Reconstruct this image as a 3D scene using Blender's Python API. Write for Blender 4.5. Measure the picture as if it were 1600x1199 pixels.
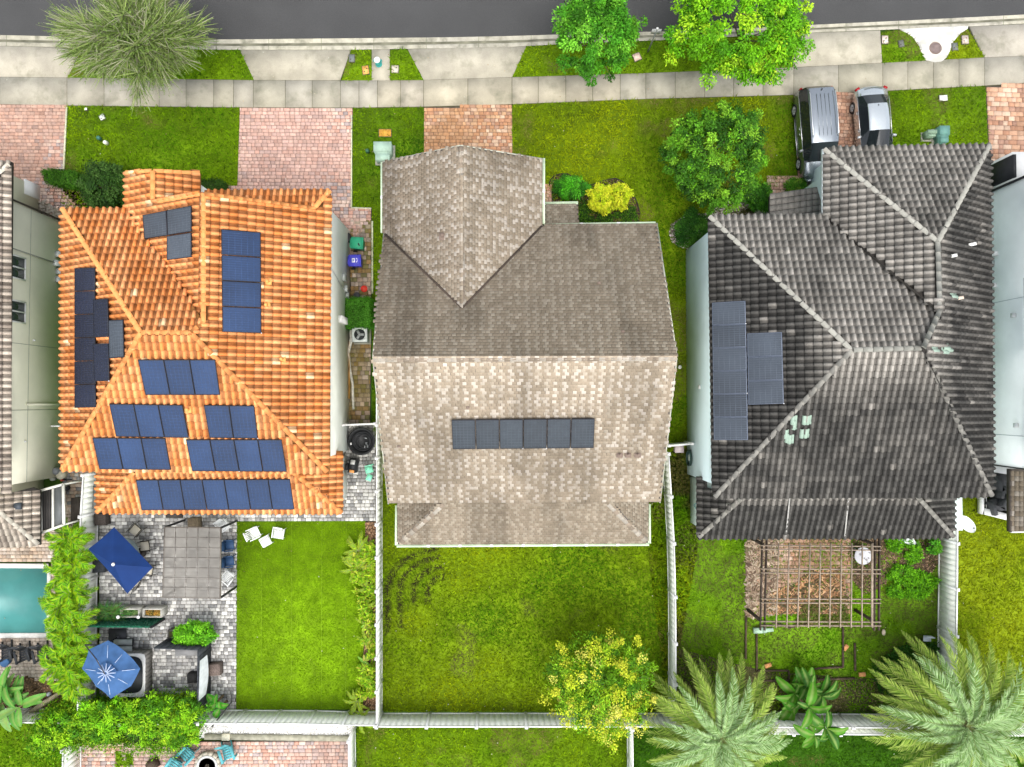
import bpy, math, random
import numpy as np
from mathutils import Vector, Matrix
random.seed(7)
RNG = np.random.default_rng(11)
S = bpy.context.scene
for o in list(bpy.data.objects):
    bpy.data.objects.remove(o)

# ------------------------------------------------------------------ camera, sky, sun
H = 40.5; FPX = 1125.0; CX, CY = 800.0, 599.5
NX, NY = 788.0, 628.0                              # where plumb lines meet in the picture
cam = bpy.data.cameras.new('camera'); camo = bpy.data.objects.new('camera', cam)
S.collection.objects.link(camo); S.camera = camo
cam.sensor_width = 36.0; cam.lens = 36.0 * FPX / 1600.0
cam.clip_start = 0.5; cam.clip_end = 3000
_dn = Vector(((NX - CX) / FPX, -(NY - CY) / FPX, -1)).normalized()
ROT = _dn.rotation_difference(Vector((0, 0, -1))).to_matrix()
camo.matrix_world = Matrix.Translation((0, 0, H)) @ ROT.to_4x4()

SUN_EL, SUN_AZ = 70.0, 165.0                       # azimuth clockwise from north (up in the picture)
w = bpy.data.worlds.new('World'); S.world = w; w.use_nodes = True
nt = w.node_tree; bg = nt.nodes['Background']
sky = nt.nodes.new('ShaderNodeTexSky'); sky.sky_type = 'NISHITA'; sky.sun_disc = False
sky.sun_elevation = math.radians(SUN_EL); sky.sun_rotation = math.radians(SUN_AZ)
sky.air_density = 1.0; sky.dust_density = 4.0; sky.ozone_density = 1.0
hs = nt.nodes.new('ShaderNodeHueSaturation'); hs.inputs['Saturation'].default_value = 0.35
nt.links.new(sky.outputs[0], hs.inputs['Color']); nt.links.new(hs.outputs[0], bg.inputs[0])
bg.inputs[1].default_value = 0.15
sl = bpy.data.lights.new('sun', 'SUN'); sl.energy = 0.85; sl.angle = math.radians(55); sl.color = (1, .97, .92)
so = bpy.data.objects.new('sun', sl); S.collection.objects.link(so)
_e, _a = math.radians(SUN_EL), math.radians(SUN_AZ)
so.rotation_euler = Vector((math.sin(_a) * math.cos(_e), math.cos(_a) * math.cos(_e), math.sin(_e))).to_track_quat('Z', 'Y').to_euler()
vs = S.view_settings; vs.view_transform = 'Standard'; vs.look = 'None'; vs.gamma = 1; vs.use_curve_mapping = False
vs.exposure = 1.12

# ------------------------------------------------------------------ picture point -> place
def ray(px, py):
    return ROT @ Vector(((px - CX) / FPX, -(py - CY) / FPX, -1))
def P(px, py, z=0.0):
    d = ray(px, py); t = (z - H) / d.z
    return Vector((d.x * t, d.y * t, z))
def onplane(px, py, p0, n):
    d = ray(px, py); o = Vector((0, 0, H)); t = (p0 - o).dot(n) / d.dot(n)
    return o + d * t
def PX(px, py, X):                                   # on the vertical plane x = X
    return onplane(px, py, Vector((X, 0, 0)), Vector((1, 0, 0)))

# ------------------------------------------------------------------ materials
MATS = {}
def mat(name, col=(.5, .5, .5), rough=.8, src=None, var=.15, ns=3.0, bump=0.0, bs=30.0, metal=0.0, spec=.22,
        stain=None, ss=.6, st=(.5, .62), trans=0.0, alpha=None, coat=0.0, fine=0.0):
    if name in MATS: return MATS[name]
    m = bpy.data.materials.new(name); m.use_nodes = True; t = m.node_tree; N = t.nodes; L = t.links
    b = N['Principled BSDF']; b.inputs['Roughness'].default_value = rough; b.inputs['Metallic'].default_value = metal
    b.inputs['Specular IOR Level'].default_value = spec
    if coat: b.inputs['Coat Weight'].default_value = coat; b.inputs['Coat Roughness'].default_value = .08
    geo = N.new('ShaderNodeNewGeometry')
    if src == 'OBJ':
        a = N.new('ShaderNodeObjectInfo'); c = a.outputs['Color']
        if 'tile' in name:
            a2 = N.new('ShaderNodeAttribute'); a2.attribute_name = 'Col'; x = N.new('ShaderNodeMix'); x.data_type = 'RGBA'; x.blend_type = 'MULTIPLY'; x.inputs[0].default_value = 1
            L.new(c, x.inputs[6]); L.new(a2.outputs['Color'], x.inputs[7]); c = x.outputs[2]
    elif src == 'ATT':
        a = N.new('ShaderNodeAttribute'); a.attribute_name = 'Col'; c = a.outputs['Color']
    else:
        a = N.new('ShaderNodeRGB'); a.outputs[0].default_value = (*col, 1); c = a.outputs[0]
    def mul(c, scale, amt, detail=5):
        n = N.new('ShaderNodeTexNoise'); n.inputs['Scale'].default_value = scale; n.inputs['Detail'].default_value = detail
        L.new(geo.outputs['Position'], n.inputs['Vector'])
        r = N.new('ShaderNodeMapRange'); r.inputs[1].default_value = .3; r.inputs[2].default_value = .7
        r.inputs[3].default_value = 1 - amt; r.inputs[4].default_value = 1 + amt
        L.new(n.outputs[0], r.inputs[0])
        x = N.new('ShaderNodeMix'); x.data_type = 'RGBA'; x.blend_type = 'MULTIPLY'; x.inputs[0].default_value = 1
        L.new(c, x.inputs[6]); L.new(r.outputs[0], x.inputs[7])
        return x.outputs[2]
    if var: c = mul(c, ns, var)
    if fine: c = mul(c, 26.0, fine, 3)
    if stain:
        n = N.new('ShaderNodeTexNoise'); n.inputs['Scale'].default_value = ss; n.inputs['Detail'].default_value = 6
        n.inputs['Roughness'].default_value = .62
        L.new(geo.outputs['Position'], n.inputs['Vector'])
        r = N.new('ShaderNodeMapRange'); r.inputs[1].default_value = st[0]; r.inputs[2].default_value = st[1]
        r.inputs[4].default_value = .75
        L.new(n.outputs[0], r.inputs[0])
        x = N.new('ShaderNodeMix'); x.data_type = 'RGBA'
        L.new(r.outputs[0], x.inputs[0]); L.new(c, x.inputs[6]); x.inputs[7].default_value = (*stain, 1)
        c = x.outputs[2]
    L.new(c, b.inputs['Base Color'])
    if bump:
        n = N.new('ShaderNodeTexNoise'); n.inputs['Scale'].default_value = bs; n.inputs['Detail'].default_value = 4
        L.new(geo.outputs['Position'], n.inputs['Vector'])
        bp = N.new('ShaderNodeBump'); bp.inputs['Strength'].default_value = bump; bp.inputs['Distance'].default_value = .02
        L.new(n.outputs[0], bp.inputs['Height']); L.new(bp.outputs[0], b.inputs['Normal'])
    if trans:
        tr = N.new('ShaderNodeBsdfTranslucent'); mx = N.new('ShaderNodeMixShader'); mx.inputs[0].default_value = trans
        L.new(c, tr.inputs[0]); L.new(b.outputs[0], mx.inputs[1]); L.new(tr.outputs[0], mx.inputs[2])
        L.new(mx.outputs[0], N['Material Output'].inputs[0])
    if alpha is not None:
        b.inputs['Alpha'].default_value = alpha
    MATS[name] = m
    return m

# ------------------------------------------------------------------ meshes
def raw(name, V, loops, starts, totals, col=None, mats=None, smooth=False):
    me = bpy.data.meshes.new(name)
    V = np.asarray(V, dtype=np.float32).reshape(-1, 3)
    me.vertices.add(len(V)); me.vertices.foreach_set('co', V.ravel())
    me.loops.add(len(loops)); me.loops.foreach_set('vertex_index', np.asarray(loops, dtype=np.int32))
    me.polygons.add(len(starts)); me.polygons.foreach_set('loop_start', np.asarray(starts, dtype=np.int32))
    me.polygons.foreach_set('loop_total', np.asarray(totals, dtype=np.int32))
    if smooth: me.polygons.foreach_set('use_smooth', np.ones(len(starts), dtype=bool))
    me.update(calc_edges=True)
    if col is not None:
        a = me.color_attributes.new('Col', 'FLOAT_COLOR', 'POINT')
        c = np.ones((len(V), 4), dtype=np.float32); c[:, :3] = col
        a.data.foreach_set('color', c.ravel())
    me.validate()
    return me

class MB:
    def __init__(s): s.v = []; s.f = []; s.c = []
    def add(s, vs, fs, col=(1, 1, 1)):
        k = len(s.v); s.v += [tuple(x) for x in vs]; s.f += [tuple(i + k for i in f) for f in fs]; s.c += [col] * len(vs)
        return s
    def box(s, c, size, rz=0.0, M=None, col=(1, 1, 1), taper=1.0):
        x, y, z = size[0] / 2, size[1] / 2, size[2] / 2
        pts = [Vector((a * x * (taper if d > 0 else 1), b * y * (taper if d > 0 else 1), d * z)) for d in (-1, 1) for a, b in ((-1, -1), (1, -1), (1, 1), (-1, 1))]
        R = M if M is not None else Matrix.Rotation(rz, 3, 'Z')
        c = Vector(c)
        return s.add([c + R @ p for p in pts], [(3, 2, 1, 0), (4, 5, 6, 7), (0, 1, 5, 4), (1, 2, 6, 5), (2, 3, 7, 6), (3, 0, 4, 7)], col)
    def beam(s, a, b, wd, ht, up=Vector((0, 0, 1)), col=(1, 1, 1)):
        a = Vector(a); b = Vector(b); d = (b - a); L = d.length
        if L < 1e-6: return s
        d.normalize()
        if abs(d.dot(up)) > .98: up = Vector((0, 1, 0))
        x = d.cross(up).normalized(); z = x.cross(d).normalized()
        M = Matrix((x, d, z)).transposed()
        return s.box((a + b) / 2, (wd, L, ht), M=M, col=col)
    def tube(s, path, rad, n=8, col=(1, 1, 1), cap=True):
        path = [Vector(p) for p in path]
        if not hasattr(rad, '__len__'): rad = [rad] * len(path)
        vs = []
        for i, p in enumerate(path):
            d = (path[min(i + 1, len(path) - 1)] - path[max(i - 1, 0)]).normalized()
            up = Vector((0, 0, 1)) if abs(d.z) < .9 else Vector((1, 0, 0))
            x = d.cross(up).normalized(); y = d.cross(x).normalized()
            for k in range(n):
                a = 2 * math.pi * k / n
                vs.append(p + x * math.cos(a) * rad[i] + y * math.sin(a) * rad[i])
        fs = [(i * n + k, i * n + (k + 1) % n, (i + 1) * n + (k + 1) % n, (i + 1) * n + k) for i in range(len(path) - 1) for k in range(n)]
        if cap:
            fs.append(tuple(range(n - 1, -1, -1))); fs.append(tuple((len(path) - 1) * n + k for k in range(n)))
        return s.add(vs, fs, col)
    def cyl(s, c, r, h, n=20, r2=None, col=(1, 1, 1)):
        c = Vector(c)
        return s.tube([c, c + Vector((0, 0, h))], [r, r if r2 is None else r2], n, col)
    def lathe(s, c, prof, n=24, sx=1, sy=1, col=(1, 1, 1)):
        c = Vector(c); vs = []
        for r, z in prof:
            for k in range(n):
                a = 2 * math.pi * k / n; vs.append(c + Vector((r * math.cos(a) * sx, r * math.sin(a) * sy, z)))
        m = len(prof)
        fs = [(i * n + k, i * n + (k + 1) % n, (i + 1) * n + (k + 1) % n, (i + 1) * n + k) for i in range(m - 1) for k in range(n)]
        fs.append(tuple(range(n - 1, -1, -1))); fs.append(tuple((m - 1) * n + k for k in range(n)))
        return s.add(vs, fs, col)
    def prism(s, pts, z0, z1=None, col=(1, 1, 1)):          # pts: 2D/3D outline; if z1 None pts are 3D tops and z0 is the drop
        n = len(pts)
        ar = sum(pts[i][0] * pts[(i + 1) % n][1] - pts[(i + 1) % n][0] * pts[i][1] for i in range(n))
        if ar < 0: pts = list(pts)[::-1]
        if z1 is None: top = [Vector(p) for p in pts]; bot = [p - Vector((0, 0, z0)) for p in top]
        else: top = [Vector((p[0], p[1], z1)) for p in pts]; bot = [Vector((p[0], p[1], z0)) for p in pts]
        fs = [tuple(range(n, 2 * n)), tuple(range(n - 1, -1, -1))] + [(i, (i + 1) % n, n + (i + 1) % n, n + i) for i in range(n)]
        return s.add(bot + top, fs, col)
    def mesh(s, name, off=(0, 0, 0), smooth=False):
        V = np.array([tuple(v) for v in s.v], dtype=np.float64).reshape(-1, 3) - np.array(off)
        tot = [len(f) for f in s.f]; st = np.concatenate([[0], np.cumsum(tot)[:-1]])
        return raw(name, V, [i for f in s.f for i in f], st, tot, np.array(s.c), smooth=smooth)

def scatter(name, tv, tf, R, T, col, colv=None, smooth=False):
    """many small pieces in one mesh: template verts tv, faces tf, rotations R (N,3,3), places T (N,3), colours (N,3)"""
    tv = np.asarray(tv, float); N = len(T); n = len(tv)
    V = np.einsum('nij,kj->nki', R, tv) + T[:, None, :]
    lt = np.array([i for f in tf for i in f]); tot = np.array([len(f) for f in tf])
    loops = (lt[None, :] + (np.arange(N) * n)[:, None]).ravel()
    tots = np.tile(tot, N); st = np.concatenate([[0], np.cumsum(tots)[:-1]])
    c = np.repeat(np.asarray(col, float)[:, None, :], n, axis=1)
    if colv is not None: c = c * np.asarray(colv)[None, :, None]
    return raw(name, V.reshape(-1, 3), loops, st, tots, c.reshape(-1, 3), smooth=smooth)

def link(name, me, m=None, parent=None, props=None):
    o = bpy.data.objects.new(name, me); S.collection.objects.link(o)
    if m is not None and me is not None and len(me.materials) == 0: me.materials.append(m)
    if parent is not None: o.parent = parent
    for k, v in (props or {}).items():
        if v is not None: o[k] = v
    return o
ZERO = Vector((0, 0, 0))
class Thing:
    def __init__(s, name, label, cat, loc=ZERO, rz=0.0, group=None):
        s.o = link(name, None, props=dict(label=label, category=cat, group=group))
        s.loc = Vector(loc); s.o.location = s.loc; s.o.rotation_euler[2] = rz; s.local = False
    def part(s, name, mb, m, parent=None, label=None, kind=None, smooth=False):
        off = ZERO if s.local else s.loc
        me = mb.mesh(name, off, smooth) if isinstance(mb, MB) else mb
        return link(name, me, m, parent or s.o, dict(label=label, kind=kind))
def local(name, label, cat, loc, rz=0.0, group=None):
    t = Thing(name, label, cat, loc, rz, group); t.local = True; return t
def solo(name, mb, m, label, cat, group=None, kind=None, loc=None, smooth=False):
    if kind is None:
        V = np.array([tuple(v) for v in mb.v]); off = (float(V[:, 0].mean()), float(V[:, 1].mean()), float(V[:, 2].min()))
    else: off = (0, 0, 0)
    o = link(name, mb.mesh(name, off, smooth), m, None, dict(label=label, category=cat, group=group, kind=kind))
    o.location = off; return o
def struct(name, mb, m, parent=None, smooth=False):
    return link(name, mb.mesh(name, smooth=smooth) if isinstance(mb, MB) else mb, m, parent, dict(kind='structure') if parent is None else None)
def dup(o, loc=None, rz=None, label=None, parent=None):
    c = o.copy(); S.collection.objects.link(c)
    if parent is not None: c.parent = parent
    if loc is not None: c.location = loc
    if rz is not None: c.rotation_euler[2] = rz
    if label: c['label'] = label
    for ch in list(o.children): dup(ch, parent=c)
    return c

# ------------------------------------------------------------------ noise, polygons, rotations in numpy
def vnoise(x, y, sc, seed=0):
    g = np.random.default_rng(seed).random((64, 64)); x = x / sc + 200.3; y = y / sc + 200.7
    i = np.floor(x).astype(int); j = np.floor(y).astype(int); fx = x - i; fy = y - j
    fx = fx * fx * (3 - 2 * fx); fy = fy * fy * (3 - 2 * fy)
    a = g[i % 64, j % 64]; b = g[(i + 1) % 64, j % 64]; c = g[i % 64, (j + 1) % 64]; d = g[(i + 1) % 64, (j + 1) % 64]
    return (a * (1 - fx) + b * fx) * (1 - fy) + (c * (1 - fx) + d * fx) * fy
def fbm(x, y, sc, seed=0):
    return (vnoise(x, y, sc, seed) + .5 * vnoise(x, y, sc / 2.1, seed + 1) + .25 * vnoise(x, y, sc / 4.3, seed + 2)) / 1.75
def inpoly(x, y, poly):
    r = np.zeros(len(x), bool); n = len(poly)
    for i in range(n):
        x0, y0 = poly[i][0], poly[i][1]; x1, y1 = poly[(i + 1) % n][0], poly[(i + 1) % n][1]
        if y0 == y1: continue
        c = ((y0 > y) != (y1 > y)) & (x < (x1 - x0) * (y - y0) / (y1 - y0) + x0); r ^= c
    return r
def lerpc(a, b, t):
    return np.asarray(a)[None, :] * (1 - t[:, None]) + np.asarray(b)[None, :] * t[:, None]
def frames(nrm, tan=None):
    n = nrm / np.linalg.norm(nrm, axis=1, keepdims=True)
    r = RNG.normal(size=n.shape) if tan is None else tan
    x = r - n * (r * n).sum(1, keepdims=True); x /= np.linalg.norm(x, axis=1, keepdims=True) + 1e-9
    y = np.cross(n, x)
    return np.stack([x, y, n], axis=2)
def W(pts, z=0.0): return [P(a, b, z) for a, b in pts]

# ------------------------------------------------------------------ ground, road, pavement
m_soil = mat('soil', (.09, .10, .03), .95, var=.4, ns=1.5)
g = MB(); R_ = 700
g.add([(-R_, -R_, -.16), (R_, -R_, -.16), (R_, R_, -.16), (-R_, R_, -.16)], [(0, 1, 2, 3)])
struct('ground', g, mat('ground_grass', (.05, .11, .012), .95, var=.4, ns=.4))

m_asph = mat('asphalt', (.062, .063, .064), .9, var=.07, ns=.5, bump=.5, bs=45, fine=.20)
rt = [(-900, -420), (2500, -500), (2500, -22), (1600, 23), (1400, 33), (1250, 40), (1060, 49), (1000, 50), (800, 56.5), (700, 58.5), (450, 61), (350, 62), (170, 59), (0, 55), (-900, 48)]
road = MB(); road.prism([P(a, b, -.12) for a, b in rt], -.15, -.12); struct('road', road, m_asph)

m_conc = mat('concrete', src='OBJ', rough=.9, var=.16, ns=1.1, bump=.25, bs=30, fine=.07, stain=(.17, .17, .115), ss=.9, st=(.52, .75))
conc = (.37, .345, .275)
def cshade(v=.08, b=conc):
    k = 1 + random.uniform(-v, v); return (b[0] * k, b[1] * k, b[2] * k * random.uniform(.96, 1.03), 1)
m_kerb = mat('kerb_concrete', src='OBJ', rough=.9, var=.2, ns=2.5, bump=.3, bs=20, fine=.1, stain=(.13, .13, .09), ss=1.3, st=(.5, .68))
edge_top = [(-900, 48), (0, 55), (170, 59), (350, 62), (450, 61), (700, 58.5), (800, 56.5), (1000, 50), (1060, 49), (1250, 40), (1400, 33), (1600, 23), (2500, -22)]
edge_bot = [(-900, 65), (0, 72), (170, 75.5), (350, 78), (550, 78), (700, 75.5), (800, 73.5), (900, 68), (1060, 62), (1250, 52), (1400, 46), (1510, 42), (1600, 37), (2500, -8)]
def interp(e, x):
    for (x0, y0), (x1, y1) in zip(e, e[1:]):
        if x0 <= x <= x1: return y0 + (y1 - y0) * (x - x0) / (x1 - x0)
    return e[-1][1]
kroot = link('kerb', None, props=dict(kind='structure'))
xs = list(range(-400, 2001, 82))
for x0, x1 in zip(xs, xs[1:]):
    mb = MB(); prof = [(0, -.115), (.42, -.135), (.5, -.13), (.62, -.03), (.70, .028), (1.0, .028)]
    secs = []
    sub = [x0 + .25, x0 + (x1 - x0) * .5, x1 - .25]
    for x in sub:
        a = interp(edge_top, x); b = interp(edge_bot, x); secs.append([P(x, a + (b - a) * t, z) for t, z in prof])
    vs = [p for s_ in secs for p in s_]; n = len(prof)
    fs = [(i * n + k, i * n + k + 1, (i + 1) * n + k + 1, (i + 1) * n + k) for i in range(2) for k in range(n - 1)]
    mb.add(vs, fs); o = struct('kerb_stone', mb, m_kerb, kroot); o.color = cshade(.1, (.38, .36, .29))

mg_ = mat('gutter_dirt', (.17, .165, .115), .95, var=.45, ns=1.6)
for x0, x1 in zip(xs, xs[1:]):
    mb = MB()
    for i in range(4):
        a_, b_ = x0 + (x1 - x0) * i / 4, x0 + (x1 - x0) * (i + 1) / 4
        def kp(x, t, z): a = interp(edge_top, x); b = interp(edge_bot, x); return P(x, a + (b - a) * t, z)
        mb.add([kp(a_, .40, -.125), kp(a_, .63 , -.012), kp(b_, .63, -.012), kp(b_, .40, -.125)], [(0, 3, 2, 1)])
    struct('gutter_dirt', mb, mg_, kroot)
m_joint = mat('joint_dirt', (.10, .10, .05), .95, var=.3, ns=6)
side_top = [(-900, 121), (0, 121), (105, 122), (395, 126), (530, 126.5), (660, 126), (800, 121.5), (1010, 115), (1240, 106), (1380, 99), (1540, 90.5), (1600, 88), (2500, 40)]
side_bot = [(-900, 163), (0, 163), (105, 165), (375, 168), (550, 168.5), (660, 167), (800, 163), (1000, 155), (1240, 148.5), (1385, 142), (1540, 134), (1600, 130), (2500, 84)]
sroot = link('sidewalk', None, props=dict(kind='structure'))
mb = MB(); mb.prism(W([(x, interp(side_top, x) - .5) for x in range(-420, 2021, 40)] + [(x, interp(side_bot, x) + .5) for x in range(2020, -421, -40)]), -.15, .012)
struct('joint', mb, m_joint, sroot)
jx = [-400, -340, -280, -200, -100, 0, 105, 163, 207, 249, 291, 334, 365, 396, 446, 488, 532, 561, 590, 626, 662, 731, 800, 841, 884, 926, 969, 1009, 1055, 1101, 1146, 1192, 1240, 1310, 1379, 1418, 1458, 1498, 1538, 1600, 1680, 1760, 1900, 2000]
warm = {626, 662, 731, 800, 841, 884, 926, 969}
for x0, x1 in zip(jx, jx[1:]):
    mb = MB(); a, b = x0 + .35, x1 - .35
    mb.prism(W([(a, interp(side_top, a)), (b, interp(side_top, b)), (b, interp(side_bot, b)), (a, interp(side_bot, a))]), 0.0, .03)
    o = struct('concrete_slab', mb, m_conc, sroot); o.color = cshade(.07, (.41, .37, .285) if x1 in warm else conc)

def apron(poly, label=None):
    mb = MB(); mb.prism(W(poly), -.15, .022); o = struct('driveway_apron', mb, m_conc); o.color = cshade(.05, (.40, .37, .30)); return o
apron([(-300, 71), (0, 72.6), (128, 75.5), (105, 121.4), (0, 120.4), (-300, 120.4)])
apron([(375, 78.6), (548, 78.6), (531, 125.8), (397, 125.3)])
apron([(637, 77.3), (822, 73), (800, 120.8), (662, 125.3)])
apron([(1240, 53), (1375, 48), (1378, 98.4), (1240, 105.3)])
apron([(1515, 42.2), (1700, 33), (1700, 82), (1600, 87.3), (1539, 90)])
apron([(581, 78), (609, 77.6), (609, 126), (581, 126)])
# white manhole pad
mp = [(1405, 46), (1512, 41), (1512, 45), (1500, 53), (1489, 66), (1484, 80), (1479, 90), (1471, 96.5), (1460, 98), (1448, 95), (1440, 84), (1436, 72), (1426, 58), (1415, 51)]
mb = MB(); mb.prism(W(mp), -.15, .034)
struct('manhole_pad', mb, mat('white_concrete', (.66, .65, .60), .85, var=.1, ns=2, stain=(.40, .40, .36), ss=1.1, st=(.47, .56)))
mh = Thing('manhole_cover', 'round rusty grey manhole cover set in the white kerbside pad', 'manhole cover', P(1461, 76))
q = MB(); q.lathe(P(1461, 76), [(.36, .02), (.36, .05), (.32, .052), (.32, .046)], 28); mh.part('frame_ring', q, mat('rust_iron', (.22, .16, .13), .8, var=.2))
q = MB(); q.lathe(P(1461, 76), [(.31, .03), (.31, .052), (.29, .056), (.1, .056)], 28)
for k in range(5): q.box(P(1461, 76) + Vector((0, (k - 2) * .1, .058)), (.4, .02, .008))
mh.part('lid', q, mat('cast_iron', (.17, .13, .12), .75, var=.25, ns=8))

# ------------------------------------------------------------------ pavers
PV = [(-.5, -.5, 0), (.5, -.5, 0), (.5, .5, 0), (-.5, .5, 0), (-.46, -.46, 1), (.46, -.46, 1), (.46, .46, 1), (-.46, .46, 1)]
PF = [(4, 5, 6, 7), (0, 1, 5, 4), (1, 2, 6, 5), (2, 3, 7, 6), (3, 0, 4, 7)]
def dark_pix(z=0): pass
def pavers(name, poly, pal, size=(.27, .2), rot=0.0, z=.0, seed=1, patch=None, mixed=True, h=.03, bed=(.10, .085, .06), roughm='paver'):
    w_ = W(poly); px = [p.x for p in w_]; py = [p.y for p in w_]
    mb = MB(); mb.prism(w_, -.15, z); base = struct(name, mb, mat(name + '_bed' + str(bed), bed, .95, var=.3, ns=5))
    c, s = math.cos(rot), math.sin(rot); cx, cy = sum(px) / len(px), sum(py) / len(py)
    rad = max(math.hypot(a - cx, b - cy) for a, b in zip(px, py)) + .5
    rg = np.random.default_rng(seed); T = []; Z = []
    lp = [((a - cx) * c + (b - cy) * s, -(a - cx) * s + (b - cy) * c) for a, b in zip(px, py)]
    y0, y1 = min(b for a, b in lp), max(b for a, b in lp); nr = max(1, round((y1 - y0) / size[1])); hh = (y1 - y0) / nr; size = (size[0], hh); row = 0
    for r_ in range(nr):
        y = y0 + (r_ + .5) * hh; cr = []
        for i in range(len(lp)):
            (xa, ya), (xb, yb) = lp[i], lp[(i + 1) % len(lp)]
            if (ya > y) != (yb > y): cr.append(xa + (xb - xa) * (y - ya) / (yb - ya))
        cr.sort()
        for xl, xr in zip(cr[::2], cr[1::2]):
            x = xl - (row % 2) * size[0] * .5 * rg.uniform(.8, 1.1)
            while x < xr - .03:
                ln = size[0] * (rg.choice([.72, 1.0, 1.0, 1.35]) if mixed else 1)
                a_, b_ = max(x, xl), min(x + ln, xr)
                if b_ - a_ > .05: T.append(((a_ + b_) / 2, y)); Z.append(b_ - a_)
                x += ln
        row += 1
    T = np.array(T); L_ = np.array(Z)
    X = cx + T[:, 0] * c - T[:, 1] * s; Y = cy + T[:, 0] * s + T[:, 1] * c; n = len(X)
    R = np.zeros((n, 3, 3)); R[:, 0, 0] = c * (L_ - .014); R[:, 1, 0] = s * (L_ - .014); R[:, 0, 1] = -s * (size[1] - .014); R[:, 1, 1] = c * (size[1] - .014)
    R[:, 2, 2] = h
    R[:, 2, 0] = rg.normal(0, .004, n); R[:, 2, 1] = rg.normal(0, .003, n)
    pal = np.array(pal); col = pal[rg.integers(0, len(pal), n)]
    col = col * (1 + rg.normal(0, .10, n))[:, None]
    t = fbm(X, Y, 2.6, seed)
    if patch is not None:
        tt = np.clip((t - .45) * 5, 0, 1) * .75; col = col * (1 - tt[:, None]) + np.array(patch)[None, :] * (1 + rg.normal(0, .12, n))[:, None] * tt[:, None]
    col *= (1 + (fbm(X, Y, 1.1, seed + 9) - .5) * .35)[:, None]
    Tn = np.stack([X, Y, np.full(n, z + .001) + rg.normal(0, .002, n)], 1)
    me = scatter(name, PV, PF, R, Tn, np.clip(col * .84, .01, .9))
    m = mat(roughm, src='ATT', rough=.85, var=.10, ns=9, bump=.2, bs=60, fine=.10)
    o = link('paver_bond', me, m, base, dict(kind='stuff'))
    return base
PINK = [(.60, .38, .30), (.66, .46, .37), (.50, .38, .34), (.70, .53, .44), (.58, .33, .25), (.44, .36, .34)]
ORNG = [(.58, .30, .16), (.62, .38, .22), (.50, .26, .15), (.66, .46, .32), (.46, .28, .19)]
GREY = [(.36, .355, .34), (.23, .23, .225), (.50, .49, .46), (.72, .71, .67), (.30, .295, .285), (.60, .59, .55), (.44, .43, .41)]
MOSS = [(.30, .20, .08), (.22, .19, .07), (.36, .22, .09), (.20, .18, .08)]
TAN = [(.42, .31, .23), (.50, .38, .28), (.36, .29, .23), (.55, .45, .36)]
pavers('driveway', [(-220, 163.6), (0, 163.6), (104.5, 165.6), (99, 300), (130, 330), (99, 360), (60, 330), (-60, 270), (-220, 270)], PINK, seed=3, patch=(.52, .32, .24), z=.012)
pavers('driveway', [(375, 169), (551, 169.3), (549.5, 325), (580, 325.5), (580, 345), (548, 380), (500, 380), (355, 330), (357, 293), (371, 290)], PINK, seed=4, patch=(.60, .38, .31), z=.012)
pavers('driveway', [(662.5, 168), (800, 164), (801, 262), (780, 300), (662.5, 300)], ORNG, seed=5, patch=(.50, .27, .13), z=.012)
pavers('driveway', [(1240, 149), (1385, 143), (1393, 260), (1400, 320), (1262, 320), (1247, 278)], [(.42, .23, .15), (.50, .30, .2), (.36, .21, .15), (.55, .36, .26)], seed=6, rot=-.055, z=.012)
pavers('driveway', [(1540.5, 134.5), (1700, 127), (1700, 300), (1548, 300)], [(.50, .27, .17), (.58, .35, .23), (.42, .25, .18), (.64, .45, .33)], size=(.36, .27), seed=7, rot=-.03, patch=(.36, .2, .12), z=.012)
pavers('side_path', [(548, 344), (580, 345), (580, 520), (578, 663), (541, 663), (545, 380)], MOSS + TAN, seed=8, size=(.25, .25), patch=(.17, .14, .04), z=.012)
pavers('front_walk', [(1198, 275.5), (1252, 275), (1262, 312), (1200, 330)], [(.60, .38, .28), (.52, .33, .24), (.64, .46, .36)], seed=9, z=.012)
pavers('front_step', [(849, 288), (862, 288), (862, 325), (849, 325)], [(.58, .30, .2), (.66, .42, .3)], seed=10, z=.03)
pavers('patio', [(155, 736), (541, 664), (587, 664), (587, 812), (371, 814), (369, 1108), (156, 1108)], GREY, seed=12, size=(.24, .2), z=.012)
pavers('pool_patio', [(-200, 838), (130, 780), (150, 740), (152, 878), (-200, 878)], TAN, seed=13, size=(.24, .2), patch=(.62, .56, .5), z=.008)
pavers('pool_patio', [(98, 735), (152, 734), (150, 800), (98, 800)], TAN + GREY[:3], seed=18, size=(.24, .2), z=.014)
pavers('pool_patio', [(80.5, 879), (152, 879), (152, 996), (80.5, 996)], TAN, seed=16, size=(.24, .2), z=.008)
pavers('pool_patio', [(-200, 998), (152, 997), (152, 1075), (70, 1062), (-200, 1052)], TAN, seed=17, size=(.24, .2), patch=(.55, .48, .4), z=.008)
pavers('rear_patio', [(127, 1160), (548, 1160), (549, 1320), (127, 1320)], PINK, seed=14, patch=(.46, .32, .27), z=.012)
pavers('garden_patio', [(1185, 800), (1330, 800), (1328, 958), (1178, 960)], [(.46, .26, .16), (.54, .34, .24), (.38, .23, .16), (.60, .42, .32)], seed=15, size=(.25, .25), patch=(.34, .2, .12), z=.016)

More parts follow.
